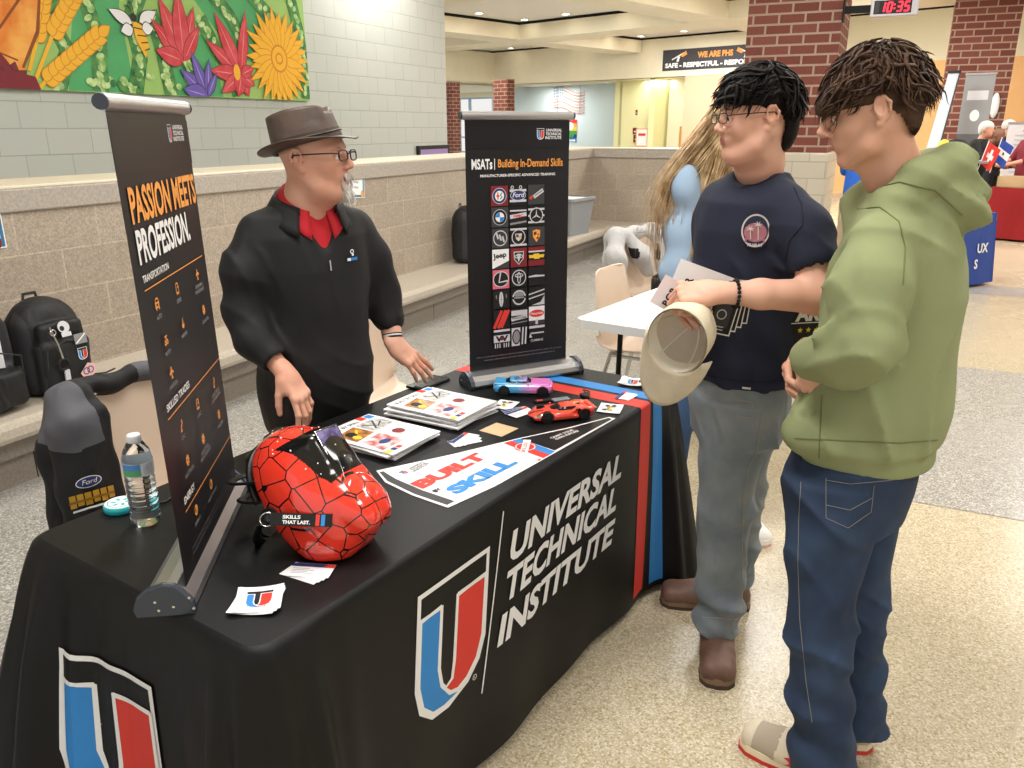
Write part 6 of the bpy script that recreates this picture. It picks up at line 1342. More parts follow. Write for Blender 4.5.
def folds(amp, k=22., seed=0., dirs=(.5, .3, 1.), zr=None):
    """sharp-crested cloth folds"""
    def f(X, Y, Z):
        p = (X * dirs[0] + Y * dirs[1] + Z * dirs[2]) * k + 1.9 * np.sin(X * 9 + Z * 5 + seed) + 1.6 * np.sin(Y * 8 - Z * 7 + seed * 2.1)
        m = .5 + .5 * np.sin(X * 7 + seed * 3 - Z * 6) * np.cos(Y * 6 + seed + Z * 3)
        d = -amp * (1 - np.abs(np.sin(p))) ** 2 * m
        if zr: d = d * np.clip((Z - zr[0]) / .04, 0, 1) * np.clip((zr[1] - Z) / .04, 0, 1)
        return d.astype('f')
    return f
def shoe(kind, mats):
    """toe along +x, ankle over the origin, sole on z = 0; mats: upper, sole, rim, accent"""
    V = Vol((-.12, -.08, -.01), (.24, .08, .20), .004); tw = .052 if kind == 'boot' else .046
    V.chain([(-.055, 0, .045), (.02, 0, .048), (.10, 0, .042), (.165, 0, .036)], [.040, .043, .045, .040], .02)
    V.box((.075, 0, .035), (.125, tw, .03), .025, .02)
    if kind == 'boot': V.chain([(-.03, 0, .06), (-.02, 0, .19)], [.05, .058], .03); V.box((.165, 0, .035), (.045, .045, .028), .022, .02)
    else: V.chain([(-.035, 0, .06), (-.03, 0, .115)], [.040, .042], .02); V.chain([(.05, 0, .085), (.005, 0, .115)], [.022, .026], .02); V.chain([(-.03, 0, .10), (-.03, 0, .15)], [.03, .03], .02, 's')
    V.box((0, 0, -.2), (.5, .5, .226), .001, .0, 's')
    S = Vol((-.13, -.08, -.005), (.25, .08, .06), .004)
    for x, w in ((-.05, .040), (.02, .040), (.09, .047), (.15, .047), (.175, .042)): pass
    ol = [(-.1, .0), (-.092, .025), (-.06, .040), (.0, .038), (.07, .048), (.13, .054), (.18, .050), (.205, .034), (.215, 0)] if kind != 'boot' else [(-.1, 0), (-.09, .032), (-.05, .043), (.02, .042), (.08, .050), (.14, .056), (.19, .052), (.212, .034), (.218, 0)]
    P, Q = V.nets(); P = relax(P, Q, 2, .5)
    return P, Q, ol + [(x, -y) for x, y in ol[-2:0:-1]]
def put_shoe(b, kind, at_, ang, mats, label=None, sc=1.):
    P, Q, ol = shoe(kind, mats); R = npR(0, 0, math.radians(ang)); c = P[Q].mean(1)
    if kind == 'boot': mi = np.where(c[:, 2] > .5, 1, 0)
    else: mi = np.where((c[:, 0] > .10) & (c[:, 2] < .2), 1, 0); mi[(c[:, 0] > .165)] = 0; mi[(c[:, 0] < .06) & (c[:, 0] > -.06) & (c[:, 2] < .07)] = 0
    mb = MB(); mb.raw(P * sc, Q, [mats[0], mats[3]], mi); z1, z2 = (.012, .034) if kind == 'boot' else (.012, .032)
    o = b.mesh('boot' if kind == 'boot' else 'sneaker', mb, R, at_)
    if label: o['label'] = label
    s = MB(); s.prism([(x * sc, y * sc) for x, y in ol], .0, z1, mats[1]); s.prism([(x * sc * .985 + .0005, y * sc * .97) for x, y in ol], z1, z2, mats[2])
    b.mesh('sole', s, R, at_, parent=o, bevel=.003)
    d = MB()
    if kind != 'boot':
        for k in range(6): x = .10 - k * .017; d.tube([(x * sc, -.026, .075 + k * .006), (x * sc + .004, 0, .087 + k * .0075), (x * sc, .026, .075 + k * .006)], .0032, mats[4], 6)
        b.mesh('laces', d, R, at_, parent=o); d = MB()
        for sy in (-1, 1):
            sw = [(.075, .030), (.05, .034), (.01, .046), (-.045, .072), (-.01, .052), (.03, .048), (.06, .058), (.082, .05)]
            d.add([(x * sc, sy * (.0485 - .06 * max(0, z - .05)) * sc, z) for x, z in sw], [tuple(range(8)) if sy < 0 else tuple(range(7, -1, -1))], mats[5])
        b.mesh('side_stripe', d, R, at_, parent=o, solid=.004)
    return o
# ---------- boy in the navy T-shirt ----------
S_n = skinmat('skin_rosy', '#dca58c', '#e2b09a'); L_n = mat('lips_rosy', '#c0786a', .45)
b = Body('person', 'boy with dark wavy hair and glasses in a navy T-shirt holding a cap', (.68, 2.30))
Rh = Rzy(187, 3) * .92; oh = np.array([.647, 2.25, 1.642])
nk = np.linalg.inv(Rh) @ (np.array([.690, 2.315, 1.47]) - oh)
P, Q, mi = head(nk, nr=.064, cheek=1.25, jaw=1.08, fat=1); b.put(P, Q, [S_n, L_n], mi, Rh, oh); put_eyes(b, Rh, oh, .25)
# left arm, forearm across the front
wr = np.array([.522, 2.045, 1.212]); el = np.array([.788, 2.045, 1.202]); sh = np.array([.776, 2.098, 1.325])
F = frame(np.array([.43, 2.06, 1.205]) - wr, (-.05, -.6, .8)); inv = F.T
P, Q = hand(-1, curl=((1.0, 1.3, .7), (1.05, 1.35, .7), (1.1, 1.4, .7), (1.15, 1.4, .7)), spread=(.05, .02, 0, -.04), thumb=((.8, .4, -.45), (.9, .05, -.5), (.9, -.15, -.45)), arm=[inv @ (wr + (el - wr) * .45 - wr), inv @ (el - wr), inv @ (sh - wr)], ar=(.037, .046, .045))
b.put(P, Q, S_n, None, F, wr)
wr = np.array([.52, 2.205, 1.15]); el = np.array([.615, 2.42, 1.14]); sh = np.array([.60, 2.42, 1.36])
F = frame(np.array([.47, 2.12, 1.165]) - wr, (-.7, 0, .5)); inv = F.T
P, Q = hand(1, curl=((.5, .6, .4),) * 4, arm=[inv @ (wr + (el - wr) * .5 - wr), inv @ (el - wr), inv @ (sh - wr)], ar=(.034, .044, .048)); b.put(P, Q, S_n, None, F, wr)
# hidden torso and legs, slimmer than the clothes
V = Vol((.40, 2.0, .05), (.95, 2.6, 1.5), .014); V.loft([(.80, .685, 2.31, .11, .14), (1.1, .675, 2.30, .11, .15), (1.38, .67, 2.295, .09, .17)], k=.02, rot=math.radians(215)); V.cap((.68, 2.31, 1.36), (.688, 2.31, 1.47), .06, .06, .03)
V.cap((.67, 2.29, .9), (.665, 2.24, .1), .05, .04, .02); V.cap((.74, 2.38, .9), (.765, 2.465, .1), .07, .05, .02); P, Q = V.nets(); b.put(P, Q, S_n)
b.done()
M_navy = mat('navy_jersey', '#1d2235', .85, wrinkle=.45, wscale=9, bump=.15, bscale=700)
R215 = math.radians(215)
V = Vol((.38, 1.95, .84), (.98, 2.62, 1.55), .007)
def wr1(X, Y, Z): return (.004 * np.sin(Z * 42 + X * 22 + Y * 9) * np.clip((1.25 - Z) * 4, 0, 1) + .006 * np.sin(X * 33 - Y * 21 + Z * 12) * np.clip((1.2 - Z) * 3, 0, 1) + .004 * np.sin(Z * 65 + 5 * X) * np.clip((1.02 - Z) * 8, 0, 1)).astype('f')
V.loft([(.905, .687, 2.31, .138, .166), (.97, .685, 2.31, .136, .165), (1.05, .68, 2.305, .13, .163), (1.2, .676, 2.30, .128, .164), (1.34, .676, 2.295, .122, .166), (1.42, .676, 2.295, .104, .154), (1.465, .682, 2.30, .082, .118), (1.50, .690, 2.305, .068, .082)], k=0, rot=R215, wr=wr1, pw=2.2)
V.chain([(.738, 2.190, 1.412), (.768, 2.130, 1.36), (.782, 2.085, 1.295)], [.058, .064, .064], .04); V.chain([(.615, 2.40, 1.412), (.610, 2.42, 1.35), (.608, 2.43, 1.29)], [.058, .062, .060], .04)
V.disp(folds(.014, 20, 1.3, (.9, -.4, .9), (.86, 1.3))); V.disp(folds(.009, 30, 4.1, (.6, .9, .5), (1.2, 1.42)))
V.cap((.787, 2.07, 1.262), (.79, 2.06, 1.225), .053, .058, .004, 's'); V.cap((.605, 2.435, 1.235), (.605, 2.44, 1.2), .052, .056, .004, 's')
V.ell((.682, 2.30, 1.530), (.070, .074, .055), .006, 's'); V.ell((.655, 2.262, 1.512), (.058, .058, .048), .01, 's')
sh_ = b.child('tshirt', V, M_navy); b.stitch('seam', sh_, [[(0.3423, -0.0699), (0.3544, -0.0913), (0.3583, -0.1155), (0.3442, -0.1338), (0.3409, -0.1611)], [(0.2781, -0.0711), (0.3007, -0.0664), (0.3237, -0.0546), (0.3371, -0.0441)], [(0.2346, -0.3046), (0.285, -0.3156), (0.3376, -0.3183), (0.358, -0.3128)]], mat('navy_seam', '#12162a', .9), .0012)
# chest badge: palm trees over a small word
cxy = np.array([.676, 2.296]); fdir = np.array([math.cos(R215), math.sin(R215)]); lat = np.array([-fdir[1], fdir[0]])
def chest(u, v, l):   # u to the wearer's left, v up from z=1.34
    th = u / .165; a, b2 = .130, .170; p = cxy + fdir * (a * math.cos(th)) + lat * (b2 * math.sin(th)); n = fdir * math.cos(th) + lat * math.sin(th) * .7
    p = p + n * (.0055 + l * .0003); return (p[0] - b.base[0], p[1] - b.base[1], 1.357 + v)
fl = Flat(); N_pr = mat('print_rose', '#b0727e', .7); N_pw = mat('print_offwhite', '#d8cfc8', .7)
fl.disc(0, .0, .034, N_pw, ry=.038); fl.disc(0, 0, .030, mat('navy_print', '#2a2f48', .8), ry=.034); fl.disc(0, -.004, .027, N_pr, ry=.022); fl.rect(-.024, -.028, .024, -.018, N_pr)
for x, z, h_ in ((-.008, -.02, .034), (.009, -.02, .024)):
    fl.line([(x, z), (x + .003, z + h_)], .0022, N_pw)
    for q in (-.5, .3, 1.2, 2.0, 2.9, 3.7): fl.line([(x + .003, z + h_), (x + .003 + .010 * math.cos(q), z + h_ + .008 * math.sin(q))], [.003, .001], N_pw)
fl.text('HURLEY', 0, -.036, .007, N_pw, al='c', w=.036, bold=.04)
MB().decal(fl, lambda u, v, l: chest(.105 - u * 1.12, v * 1.15, l)).build('chest_badge', b.t)
fl = Flat(); fl.rect(-.012, 0, .012, .006, N_pw); MB().decal(fl, lambda u, v, l: chest(.12 + u, v - .440, l + 8)).build('hem_label', b.t)
# jeans
M_dn = mat('worn_grey_blue_denim', '#707a83', .85, col2='#92999c', nscale=6, wrinkle=.55, wscale=12, bump=.3, bscale=600)
V = Vol((.45, 2.03, .05), (.95, 2.62, .95), .007)
def wj(ax, ay, sg): return lambda X, Y, Z: (.006 * np.sin(Z * 58 + (X - ax) * 34 * sg + (Y - ay) * 11) * np.clip((.42 - Z) * 4, .12, 1) + .004 * np.sin(Z * 31 - (X - ax) * 40)).astype('f')
V.loft([(.075, .664, 2.225, .068, .066), (.12, .664, 2.23, .073, .071), (.25, .662, 2.235, .073, .072), (.42, .655, 2.235, .077, .076), (.60, .660, 2.25, .088, .086), (.74, .675, 2.275, .100, .10), (.84, .685, 2.30, .12, .13)], k=0, wr=wj(.66, 2.23, 1))
V.loft([(.10, .772, 2.462, .068, .066), (.3, .77, 2.455, .074, .072), (.5, .758, 2.435, .08, .078), (.66, .742, 2.40, .092, .09), (.8, .72, 2.36, .11, .11)], k=.02, wr=wj(.76, 2.44, -1))
V.loft([(.72, .69, 2.315, .118, .15), (.82, .692, 2.315, .128, .157), (.91, .69, 2.312, .127, .155)], k=.04, rot=R215)
V.disp(folds(.018, 26, 2.2, (.8, .3, 1.), (.05, .55))); V.disp(folds(.013, 17, .7, (.9, .5, .6), (.45, .9)))
V.cap((.664, 2.21, .0), (.664, 2.225, .078), .05, .055, .004, 's')
jo = b.child('jeans', V, M_dn)
M_st = mat('denim_seam', '#a9a08c', .8)
b.stitch('seam', jo, [[(0.2466, -0.3266), (0.254, -0.3376), (0.2744, -0.346), (0.3077, -0.3502), (0.3229, -0.3432)], [(0.3306, -0.3544), (0.3296, -0.4143), (0.3201, -0.4436), (0.3172, -0.4884), (0.324, -0.5815), (0.3297, -0.6628)], [(0.2845, -0.3404), (0.3166, -0.346), (0.3213, -0.3685), (0.2958, -0.3656)], [(0.2744, -0.6745), (0.3267, -0.6779)]], M_st, .0011)
bt = [mat('brown_boot_leather', '#5f4437', .55, col2='#74574a', nscale=18, bump=.3, bscale=80), mat('boot_outsole', '#4a3a30', .7), mat('boot_welt', '#8b7058', .6), mat('brown_boot_leather2', '#5f4437', .5)]
put_shoe(b, 'boot', (.668, 2.235, 0), 257, bt); put_shoe(b, 'boot', (.745, 2.475, 0), 172, bt)
# glasses
M_gf = mat('black_wire_frame', '#141416', .3, .4); M_lens = mat('spectacle_lens', '#ffffff', .02, trans=1, ior=1.05)
def glasses(b, R, o, m, w=.026, h=.0135, thick=.0015):
    mb = MB(); ln = MB()
    for s in (-1, 1):
        pts = [(.112 - .25 * abs(s * .034 + w * math.cos(q) * s) ** 1 * .35, s * .034 + w * math.copysign(abs(math.cos(q)) ** .75, math.cos(q)) * s, .004 + h * math.copysign(abs(math.sin(q)) ** .5, math.sin(q))) for q in np.linspace(0, 2 * PI, 24)]
        mb.tube(pts, thick, m, 6, False); ln.add(pts[:-1], [tuple(range(23)) if s > 0 else tuple(range(22, -1, -1))], M_lens)
        mb.tube([(.107, s * .060, .010), (.095, s * .074, .012), (.03, s * .086, .014), (-.02, s * .088, .014), (-.036, s * .086, .0)], thick, m, 6)
    mb.tube([(.113, -.009, .008), (.118, 0, .010), (.113, .009, .008)], thick, m, 6)
    g = b.mesh('glasses', mb, R, o); b.mesh('lens', ln, R, o, parent=g)
glasses(b, Rh, oh, M_gf)
# hair
H_n = hairmat('black_brown_hair', '#0e0b0a', '#1e1815')
V = Vol((-.18, -.14, -.14), (.17, .14, .20), .004); V.ell((-.018, 0, .052), (.106, .086, .084), 0); V.ell((.055, 0, .062), (.052, .070, .036), .03); V.ell((-.084, 0, -.018), (.044, .062, .084), .04)
V.box((.105, 0, -.06), (.095, .2, .088), .02, .01, 's'); V.box((.03, 0, -.1), (.06, .2, .088), .02, .01, 's'); V.ell((0, 0, 0), (.11, .074, .12), 0, 's')
P, Q = V.nets(); mbh = MB().raw(relax(P, Q, 2), Q, H_n)
crown = np.array([-.06, .0, .13])
def flow_n(p, rng):
    d = p - crown; d[2] *= .5
    if p[0] > -.03 and p[2] > .03: return (1.0, (p[1]) * 3 + rng.gauss(0, .3), -.35 - max(0, p[0] - .06) * 7)
    if p[0] < -.03: return (-.35 - .6 * (p[2] > .05), p[1] * 4, -.9 + rng.gauss(0, .2))
    return (d[0] * 4, p[1] * 6, -.8)
def root_n(rng):
    while True:
        q = rng.uniform(-PI, PI); t = rng.uniform(0, 1.75); x, y, z = math.sin(t) * math.cos(q), math.sin(t) * math.sin(q), math.cos(t)
        if z < .12 and x > -.25: continue
        if x > .88: continue
        return (-.018 + .106 * x, .086 * y, .052 + .082 * z)
h2 = strands(2600, root_n, flow_n, lambda p, r: r.uniform(.04, .075), .0015, H_n, lift=(.004, .018), seed=3, wav=.10, wf=60, hug=.75, cut=lambda p: -.045 < p[0] < .025 and abs(p[1]) > .06 and -.06 < p[2] < .034)
k = len(mbh.v); mbh.raw(h2.v, h2.f, H_n)
h3 = strands(380, root_n, lambda p, r: np.array(flow_n(p, r), float) + np.array([0, r.gauss(0, .35), r.gauss(0, .2)]), lambda p, r: r.uniform(.05, .085), .0048, H_n, lift=(.008, .022), seed=31, wav=.14, wf=50, hug=.6, seg=11, cut=lambda p: p[2] < -.03 and p[0] > -.03 or (-.045 < p[0] < .03 and abs(p[1]) > .06 and -.06 < p[2] < .042)); mbh.raw(h3.v, h3.f, H_n)
b.mesh('hair', mbh, Rh, oh); brows(b, Rh, oh, H_n)
# bead bracelet
mb = MB(); F2 = frame((-1, .04, 0), (0, 0, 1))
for k in range(20): q = 2 * PI * k / 20; mb.sph((.578, 2.045 + .0355 * math.cos(q), 1.208 + .0355 * math.sin(q)), .0055, M_black, 8)
b.mesh('bead_bracelet', mb)
BN = b
# ---------- cap and papers he holds ----------
M_capc = mat('cream_corduroy', '#d8ccb2', .9, wrinkle=.2, wscale=20, bump=.3, bscale=500, noise=.06, nscale=20); M_capi = mat('cap_lining', '#cfc4b4', .9, noise=.05, nscale=14); M_capw_ = mat('cap_sweatband', '#efe9da', .85)
cc_ = np.array([.425, 2.01, 1.088]); RC = frame((.62, .60, .50), (-.35, -.42, .86)) # x: towards the crown top, z ~ up round the opening
t = thing('baseball_cap', 'cream baseball cap held open side forward by the boy in navy', 'cap', cw(*cc_), CAM_YAW)
crownax = np.array([.60, .74, .30]); crownax /= np.linalg.norm(crownax)
brimdir = np.array([-.42, .0, -.90]); brimdir -= crownax * (brimdir @ crownax); brimdir /= np.linalg.norm(brimdir); sd = np.cross(crownax, brimdir)
def cp(u, v, w): return tuple(brimdir * u + sd * v + crownax * w)   # u towards brim, v sideways, w into the crown
def dome(i, j, rs=1.):
    q = 2 * PI * i; r = math.cos(j * PI / 2) ** .72; dr = 1 + .02 * math.sin(q * 6) * (j > .1) + .05 * math.sin(q * 2 + 1) * (1 - j)
    return cp(.100 * r * math.cos(q) * rs * dr, .086 * r * math.sin(q) * rs * dr, .125 * math.sin(j * PI / 2) * rs + .002)
MB().grid(lambda i, j: dome(i, j), 48, 16, M_capc, wrap=True).build('crown', t, solid=.001)
MB().grid(lambda i, j: dome(i, 1 - j, .972), 48, 16, M_capi, wrap=True).build('lining', t)
MB().grid(lambda i, j: dome(i, (1 - j) * .22, .960), 48, 4, M_capw_, wrap=True).build('sweatband', t)
mb = MB()
for k in range(3):
    q0 = k * PI / 3 + .5; mb.tube([np.array(dome((q0 / (2 * PI)) % 1, j, .965)) for j in np.linspace(.1, .98, 9)], .0035, M_capw_, 5, flat=.4); mb.tube([np.array(dome(((q0 + PI) / (2 * PI)) % 1, j, .965)) for j in np.linspace(.1, .98, 9)], .0035, M_capw_, 5, flat=.4)
mb.build('seam_tape', t)
def brim(i, j, off=0):
    q = (i - .5) * 2 * 1.32; r0 = np.array([.098 * math.cos(q), .086 * math.sin(q)]); e = .125 * max(0, math.cos(q / 1.32 * PI / 2)) ** .5; u, v = r0 + np.array([e * j, .05 * j * math.sin(q) * .3 + 0])
    return cp(u, v, .004 - .030 * (v / .08) ** 2 * -1 * j * .9 - .012 * j + off)
MB().grid(lambda i, j: brim(i, j), 30, 10, M_capc).build('brim', t, solid=.004)
MB().grid(lambda i, j: dome(.60 + .10 * i, .02 + .20 * j, .945), 6, 4, mat('brown_label', '#3d2f1a', .6)).build('inner_label', t)
MB().sph(cp(0, 0, .108), .006, M_capw_, 8).build('button', t)
def paper(label, c, ux, uz, w, h, draw, name='paper_card', m=None):
    t = thing(name, label, 'paper', cw(*c), CAM_YAW); F = frame(ux, uz); x, y, z = F[:, 0], F[:, 1], F[:, 2]
    f = lambda u, v, l: tuple(x * u + z * v - y * (.0011 + .0004 * l)); f2 = lambda u, v, l: tuple(x * u + z * v)
    mb = MB(); p = [f(a, b_, -2) for a, b_ in ((0, 0), (w, 0), (w, h), (0, h))]; p2 = [tuple(np.array(q) + y * .0014) for q in p]; mb.add(p + p2, [(0, 1, 2, 3), (7, 6, 5, 4), (0, 4, 5, 1), (1, 5, 6, 2), (2, 6, 7, 3), (3, 7, 4, 0)], m or M_card)
    if draw: fl = Flat(); draw(fl); mb.decal(fl, f)
    mb.build('sheet', t); return t
paper('upper white card behind the cap, its printed letters turned sideways', (.435, 2.20, 1.195), (.85, -.1, -.30), (.3, 0, .95), .16, .085, lambda fl: fl.text('IR', .055, .02, .022, K_black, bold=.03, rot=1.57))
paper('lower pinkish white card pointing left from behind the cap', (.375, 2.15, 1.165), (.80, -.1, -.42), (.42, 0, .9), .13, .085, lambda fl: fl.text('ROR', .05, .012, .02, K_black, bold=.03, rot=1.57), m=mat('card_pinkish', '#e3d6d6', .5))
def bro(fl): fl.rect(.004, .004, .071, .116, K_black); fl.rect(.014, .02, .06, .09, K_dgrey); fl.ring(.035, .055, .014, .003, K_silver); [fl.rect(.018, .012 + k * .008, .05, .015 + k * .008, K_silver) for k in range(2)]; fl.rect(.004, .098, .071, .102, K_silver)
for i in range(4): paper(['front', 'second', 'third', 'rearmost'][i] + ' black and white leaflet in the fan under the bracelet', (.515 + .017 * i, 2.10 + .008 * i, 1.095 + .006 * i), (.96, .1, -.22 + .05 * i), (.22 + .06 * i, 0, .97), .075, .12, bro, 'leaflet')
# ---------- boy in the green hoodie ----------
S_g = skinmat('skin_fair', '#d49d82', '#dca990'); L_g = mat('lips_fair', '#bd7d6a', .45)
b = Body('person', 'boy with tousled brown hair seen from behind in a sage green hoodie', (.85, 1.80))
Rh = Rzy(162, 13) * .90; oh = np.array([.781, 1.835, 1.650]); nk = np.linalg.inv(Rh) @ (np.array([.88, 1.85, 1.45]) - oh)
P, Q, mi = head(nk, nr=.058, nose=1.35, cheek=.9); b.put(P, Q, [S_g, L_g], mi, Rh, oh); put_eyes(b, Rh, oh, .4)
wr = np.array([.705, 1.785, 1.100]); el = np.array([.745, 1.63, 1.16]); F = frame(np.array([.705, 1.815, 1.01]) - wr, (-.6, -.7, -.1)); inv = F.T
P, Q = hand(-1, curl=((.7, .9, .5),) * 4, thumb=((.8, .35, -.4), (.9, .1, -.4), (.9, 0, -.4)), arm=[inv @ (wr + (el - wr) * .5 - wr), inv @ (el - wr)], ar=(.034, .042)); b.put(P * [.9, .9, .9] , Q, S_g, None, F, wr)
wr = np.array([.76, 2.02, 1.06]); el = np.array([1.0, 2.03, 1.12]); F = frame(np.array([.70, 1.96, 1.0]) - wr, (-.3, .8, .3)); inv = F.T
P, Q = hand(1, curl=((.5, .7, .4),) * 4, arm=[inv @ (wr + (el - wr) * .5 - wr), inv @ (el - wr)], ar=(.034, .042)); b.put(P, Q, S_g, None, F, wr)
V = Vol((.6, 1.5, .05), (1.2, 2.2, 1.5), .014); V.loft([(.80, .85, 1.84, .12, .14), (1.1, .90, 1.86, .11, .15), (1.38, .89, 1.86, .09, .16)], k=.02, rot=math.radians(148)); V.cap((.88, 1.86, 1.36), (.88, 1.85, 1.46), .062, .06, .03)
V.chain([(.76, 1.71, 1.38), (.755, 1.61, 1.17)], [.045, .04], .02); V.chain([(.99, 2.0, 1.38), (1.0, 2.03, 1.12)], [.045, .04], .02); V.cap((.79, 1.80, .9), (.79, 1.67, .1), .05, .04, .02); V.cap((.90, 1.88, .9), (.93, 1.82, .1), .05, .04, .02); P, Q = V.nets(); b.put(P, Q, S_g)
b.done()
M_hd = mat('sage_green_fleece', '#8b9269', .95, wrinkle=.4, wscale=7, bump=.2, bscale=500); M_hdi = mat('sage_green_fleece_inside', '#6d764c', .95)
R148 = math.radians(148)
V = Vol((.52, 1.46, .80), (1.24, 2.25, 1.62), .0075)
def wh(X, Y, Z): return (.006 * np.sin((X * 14 + Y * 9) + 3 * np.sin(Z * 4)) * np.clip((1.35 - Z) * 3, 0, 1) + .007 * np.sin(Z * 30 + X * 12) * np.clip((1.0 - Z) * 7, 0, 1) * np.clip((Z - .87) * 30, 0, 1)).astype('f')
V.loft([(.850, .868, 1.84, .155, .172), (.892, .868, 1.84, .156, .174), (.907, .872, 1.845, .172, .186), (.98, .880, 1.850, .170, .186), (1.10, .895, 1.860, .155, .185), (1.25, .905, 1.860, .148, .185), (1.36, .898, 1.858, .128, .182), (1.43, .89, 1.855, .10, .150), (1.48, .885, 1.855, .08, .11)], k=0, rot=R148, wr=wh, pw=2.3)
V.chain([(.785, 1.715, 1.380), (.752, 1.668, 1.30), (.738, 1.622, 1.20)], [.064, .072, .064], .045)
V.chain([(.740, 1.615, 1.185), (.715, 1.655, 1.150), (.688, 1.745, 1.122)], [.064, .060, .050], .03); V.cap((.785, 1.61, 1.175), (.77, 1.615, 1.16), .026, .026, .02)
V.chain([(.965, 1.99, 1.375), (1.0, 2.02, 1.28), (1.03, 2.02, 1.13), (.95, 2.05, 1.06), (.84, 2.03, 1.05)], [.062, .064, .060, .056, .050], .04)
V.ell((.700, 1.770, .925), (.040, .07, .050), .035, 'u', npR(0, .4, .6)); V.cap((.685, 1.77, .985), (.67, 1.755, 1.03), .022, .03, .01, 's')
V.chain([(.655, 1.66, 1.19), (.69, 1.63, 1.215), (.735, 1.60, 1.225)], [.016, .018, .016], .015)
# hood lying on the back
ring = [(.795, 1.79, 1.41), (.815, 1.762, 1.455), (.87, 1.755, 1.515), (.945, 1.79, 1.54), (.985, 1.86, 1.535), (.96, 1.93, 1.52), (.88, 1.96, 1.49), (.82, 1.94, 1.445), (.795, 1.88, 1.41)]
V.chain(ring, [.026, .034, .040, .042, .042, .040, .038, .034, .026], .03)
V.ell((.985, 1.85, 1.470), (.078, .120, .062), .03, 'u', npR(0, .45, -.25)); V.ell((1.018, 1.85, 1.432), (.036, .080, .034), .02); V.cap((.93, 1.760, 1.475), (1.01, 1.785, 1.440), .030, .026, .025)
V.cap((.88, 1.855, 1.56), (.87, 1.85, 1.40), .062, .055, .01, 's'); V.cap((.98, 1.75, 1.475), (1.055, 1.80, 1.455), .009, .009, .012, 's'); V.cap((.96, 1.72, 1.42), (1.06, 1.76, 1.385), .010, .012, .014, 's')
V.disp(folds(.016, 15, .4, (1., .5, .35), (.88, 1.36))); V.disp(folds(.015, 24, 2.9, (.4, .8, 1.2), (1.34, 1.62))); V.disp(folds(.016, 30, 1.1, (.2, .6, 1.), (1.05, 1.34)), (.52, 1.46, 1.0), (.84, 1.75, 1.36))
hd = b.child('hoodie', V, M_hd)
b.stitch('seam', hd, [[(0.4222, -0.0961), (0.45, -0.0937), (0.4759, -0.1118), (0.4879, -0.1424), (0.4925, -0.1901)], [(0.4078, -0.3363), (0.4109, -0.3855), (0.4143, -0.426)], [(0.3788, -0.397), (0.453, -0.4013), (0.5204, -0.4042), (0.5693, -0.3999)], [(0.4326, -0.0735), (0.4701, -0.064), (0.514, -0.0735), (0.552, -0.1033)]], M_hdi, .0016)
M_bj = mat('dark_blue_denim', '#1a2840', .85, col2='#2e405a', nscale=5, wrinkle=.5, wscale=9, bump=.3, bscale=600)
V = Vol((.55, 1.5, .02), (1.15, 2.15, .90), .007)
V.loft([(.035, .800, 1.650, .082, .080), (.09, .792, 1.655, .084, .082), (.2, .782, 1.67, .074, .074), (.34, .770, 1.695, .074, .074), (.5, .765, 1.72, .080, .080), (.68, .775, 1.76, .098, .098), (.80, .80, 1.80, .12, .12)], k=0, wr=wj(.78, 1.68, 1))
V.loft([(.06, .945, 1.80, .078, .076), (.14, .938, 1.815, .070, .070), (.3, .925, 1.84, .070, .072), (.45, .915, 1.86, .078, .08), (.62, .90, 1.88, .095, .095), (.78, .87, 1.87, .115, .115)], k=.015, wr=wj(.93, 1.83, -1))
V.loft([(.70, .84, 1.83, .135, .160), (.78, .842, 1.832, .148, .170), (.86, .85, 1.835, .148, .168)], k=.04, rot=R148)
V.disp(folds(.018, 20, 1.9, (.7, .4, 1.), (.05, .5))); V.disp(folds(.013, 14, 3.7, (.9, .8, .5), (.42, .85)))
V.cap((.81, 1.64, -.02), (.80, 1.65, .035), .06, .06, .004, 's'); V.cap((.945, 1.80, -.02), (.945, 1.80, .055), .055, .055, .004, 's')
jo = b.child('jeans', V, M_bj)
M_ts = mat('tan_stitching', '#7f7a72', .8)
b.stitch('stitching', jo, [[(0.4273, -0.4554), (0.4345, -0.5158), (0.4669, -0.5312), (0.4955, -0.5066), (0.4942, -0.4673)], [(0.4321, -0.496), (0.4661, -0.5036), (0.494, -0.4854)], [(0.4276, -0.4584), (0.4611, -0.4643), (0.5189, -0.4584)], [(0.3939, -0.4614), (0.3975, -0.5189), (0.4029, -0.5815), (0.4165, -0.6795), (0.4368, -0.7829), (0.4544, -0.8587)]], M_ts, .0009)
sn = [mat('cream_suede', '#d9cbb2', .85, noise=.06, nscale=30), mat('red_outsole', '#c8382c', .6), mat('cream_midsole', '#efe3c4', .6), mat('taupe_suede', '#b3a391', .9), mat('laces_mauve', '#c9b0b0', .8), mat('red_stripe', '#d5353c', .6)]
put_shoe(b, 'sneaker', (.80, 1.685, 0), 141, sn); put_shoe(b, 'sneaker', (.935, 1.855, 0), 104, sn)
H_g = hairmat('brown_hair', '#2e2019', '#5a4232')
V = Vol((-.18, -.14, -.14), (.19, .14, .20), .004); V.ell((-.015, 0, .045), (.104, .088, .088), 0); V.ell((.062, 0, .052), (.056, .070, .040), .04); V.ell((.10, 0, .030), (.026, .05, .026), .02); V.ell((-.068, 0, -.01), (.042, .062, .075), .04)
V.box((.10, 0, -.075), (.10, .2, .088), .02, .01, 's'); V.ell((-.004, .09, -.012), (.028, .03, .034), .004, 's'); V.ell((-.004, -.09, -.012), (.028, .03, .034), .004, 's'); V.ell((0, 0, 0), (.11, .074, .12), 0, 's'); V.box((.03, 0, -.11), (.05, .2, .08), .02, .01, 's')
P, Q = V.nets(); mbh = MB().raw(relax(P, Q, 2), Q, H_g)
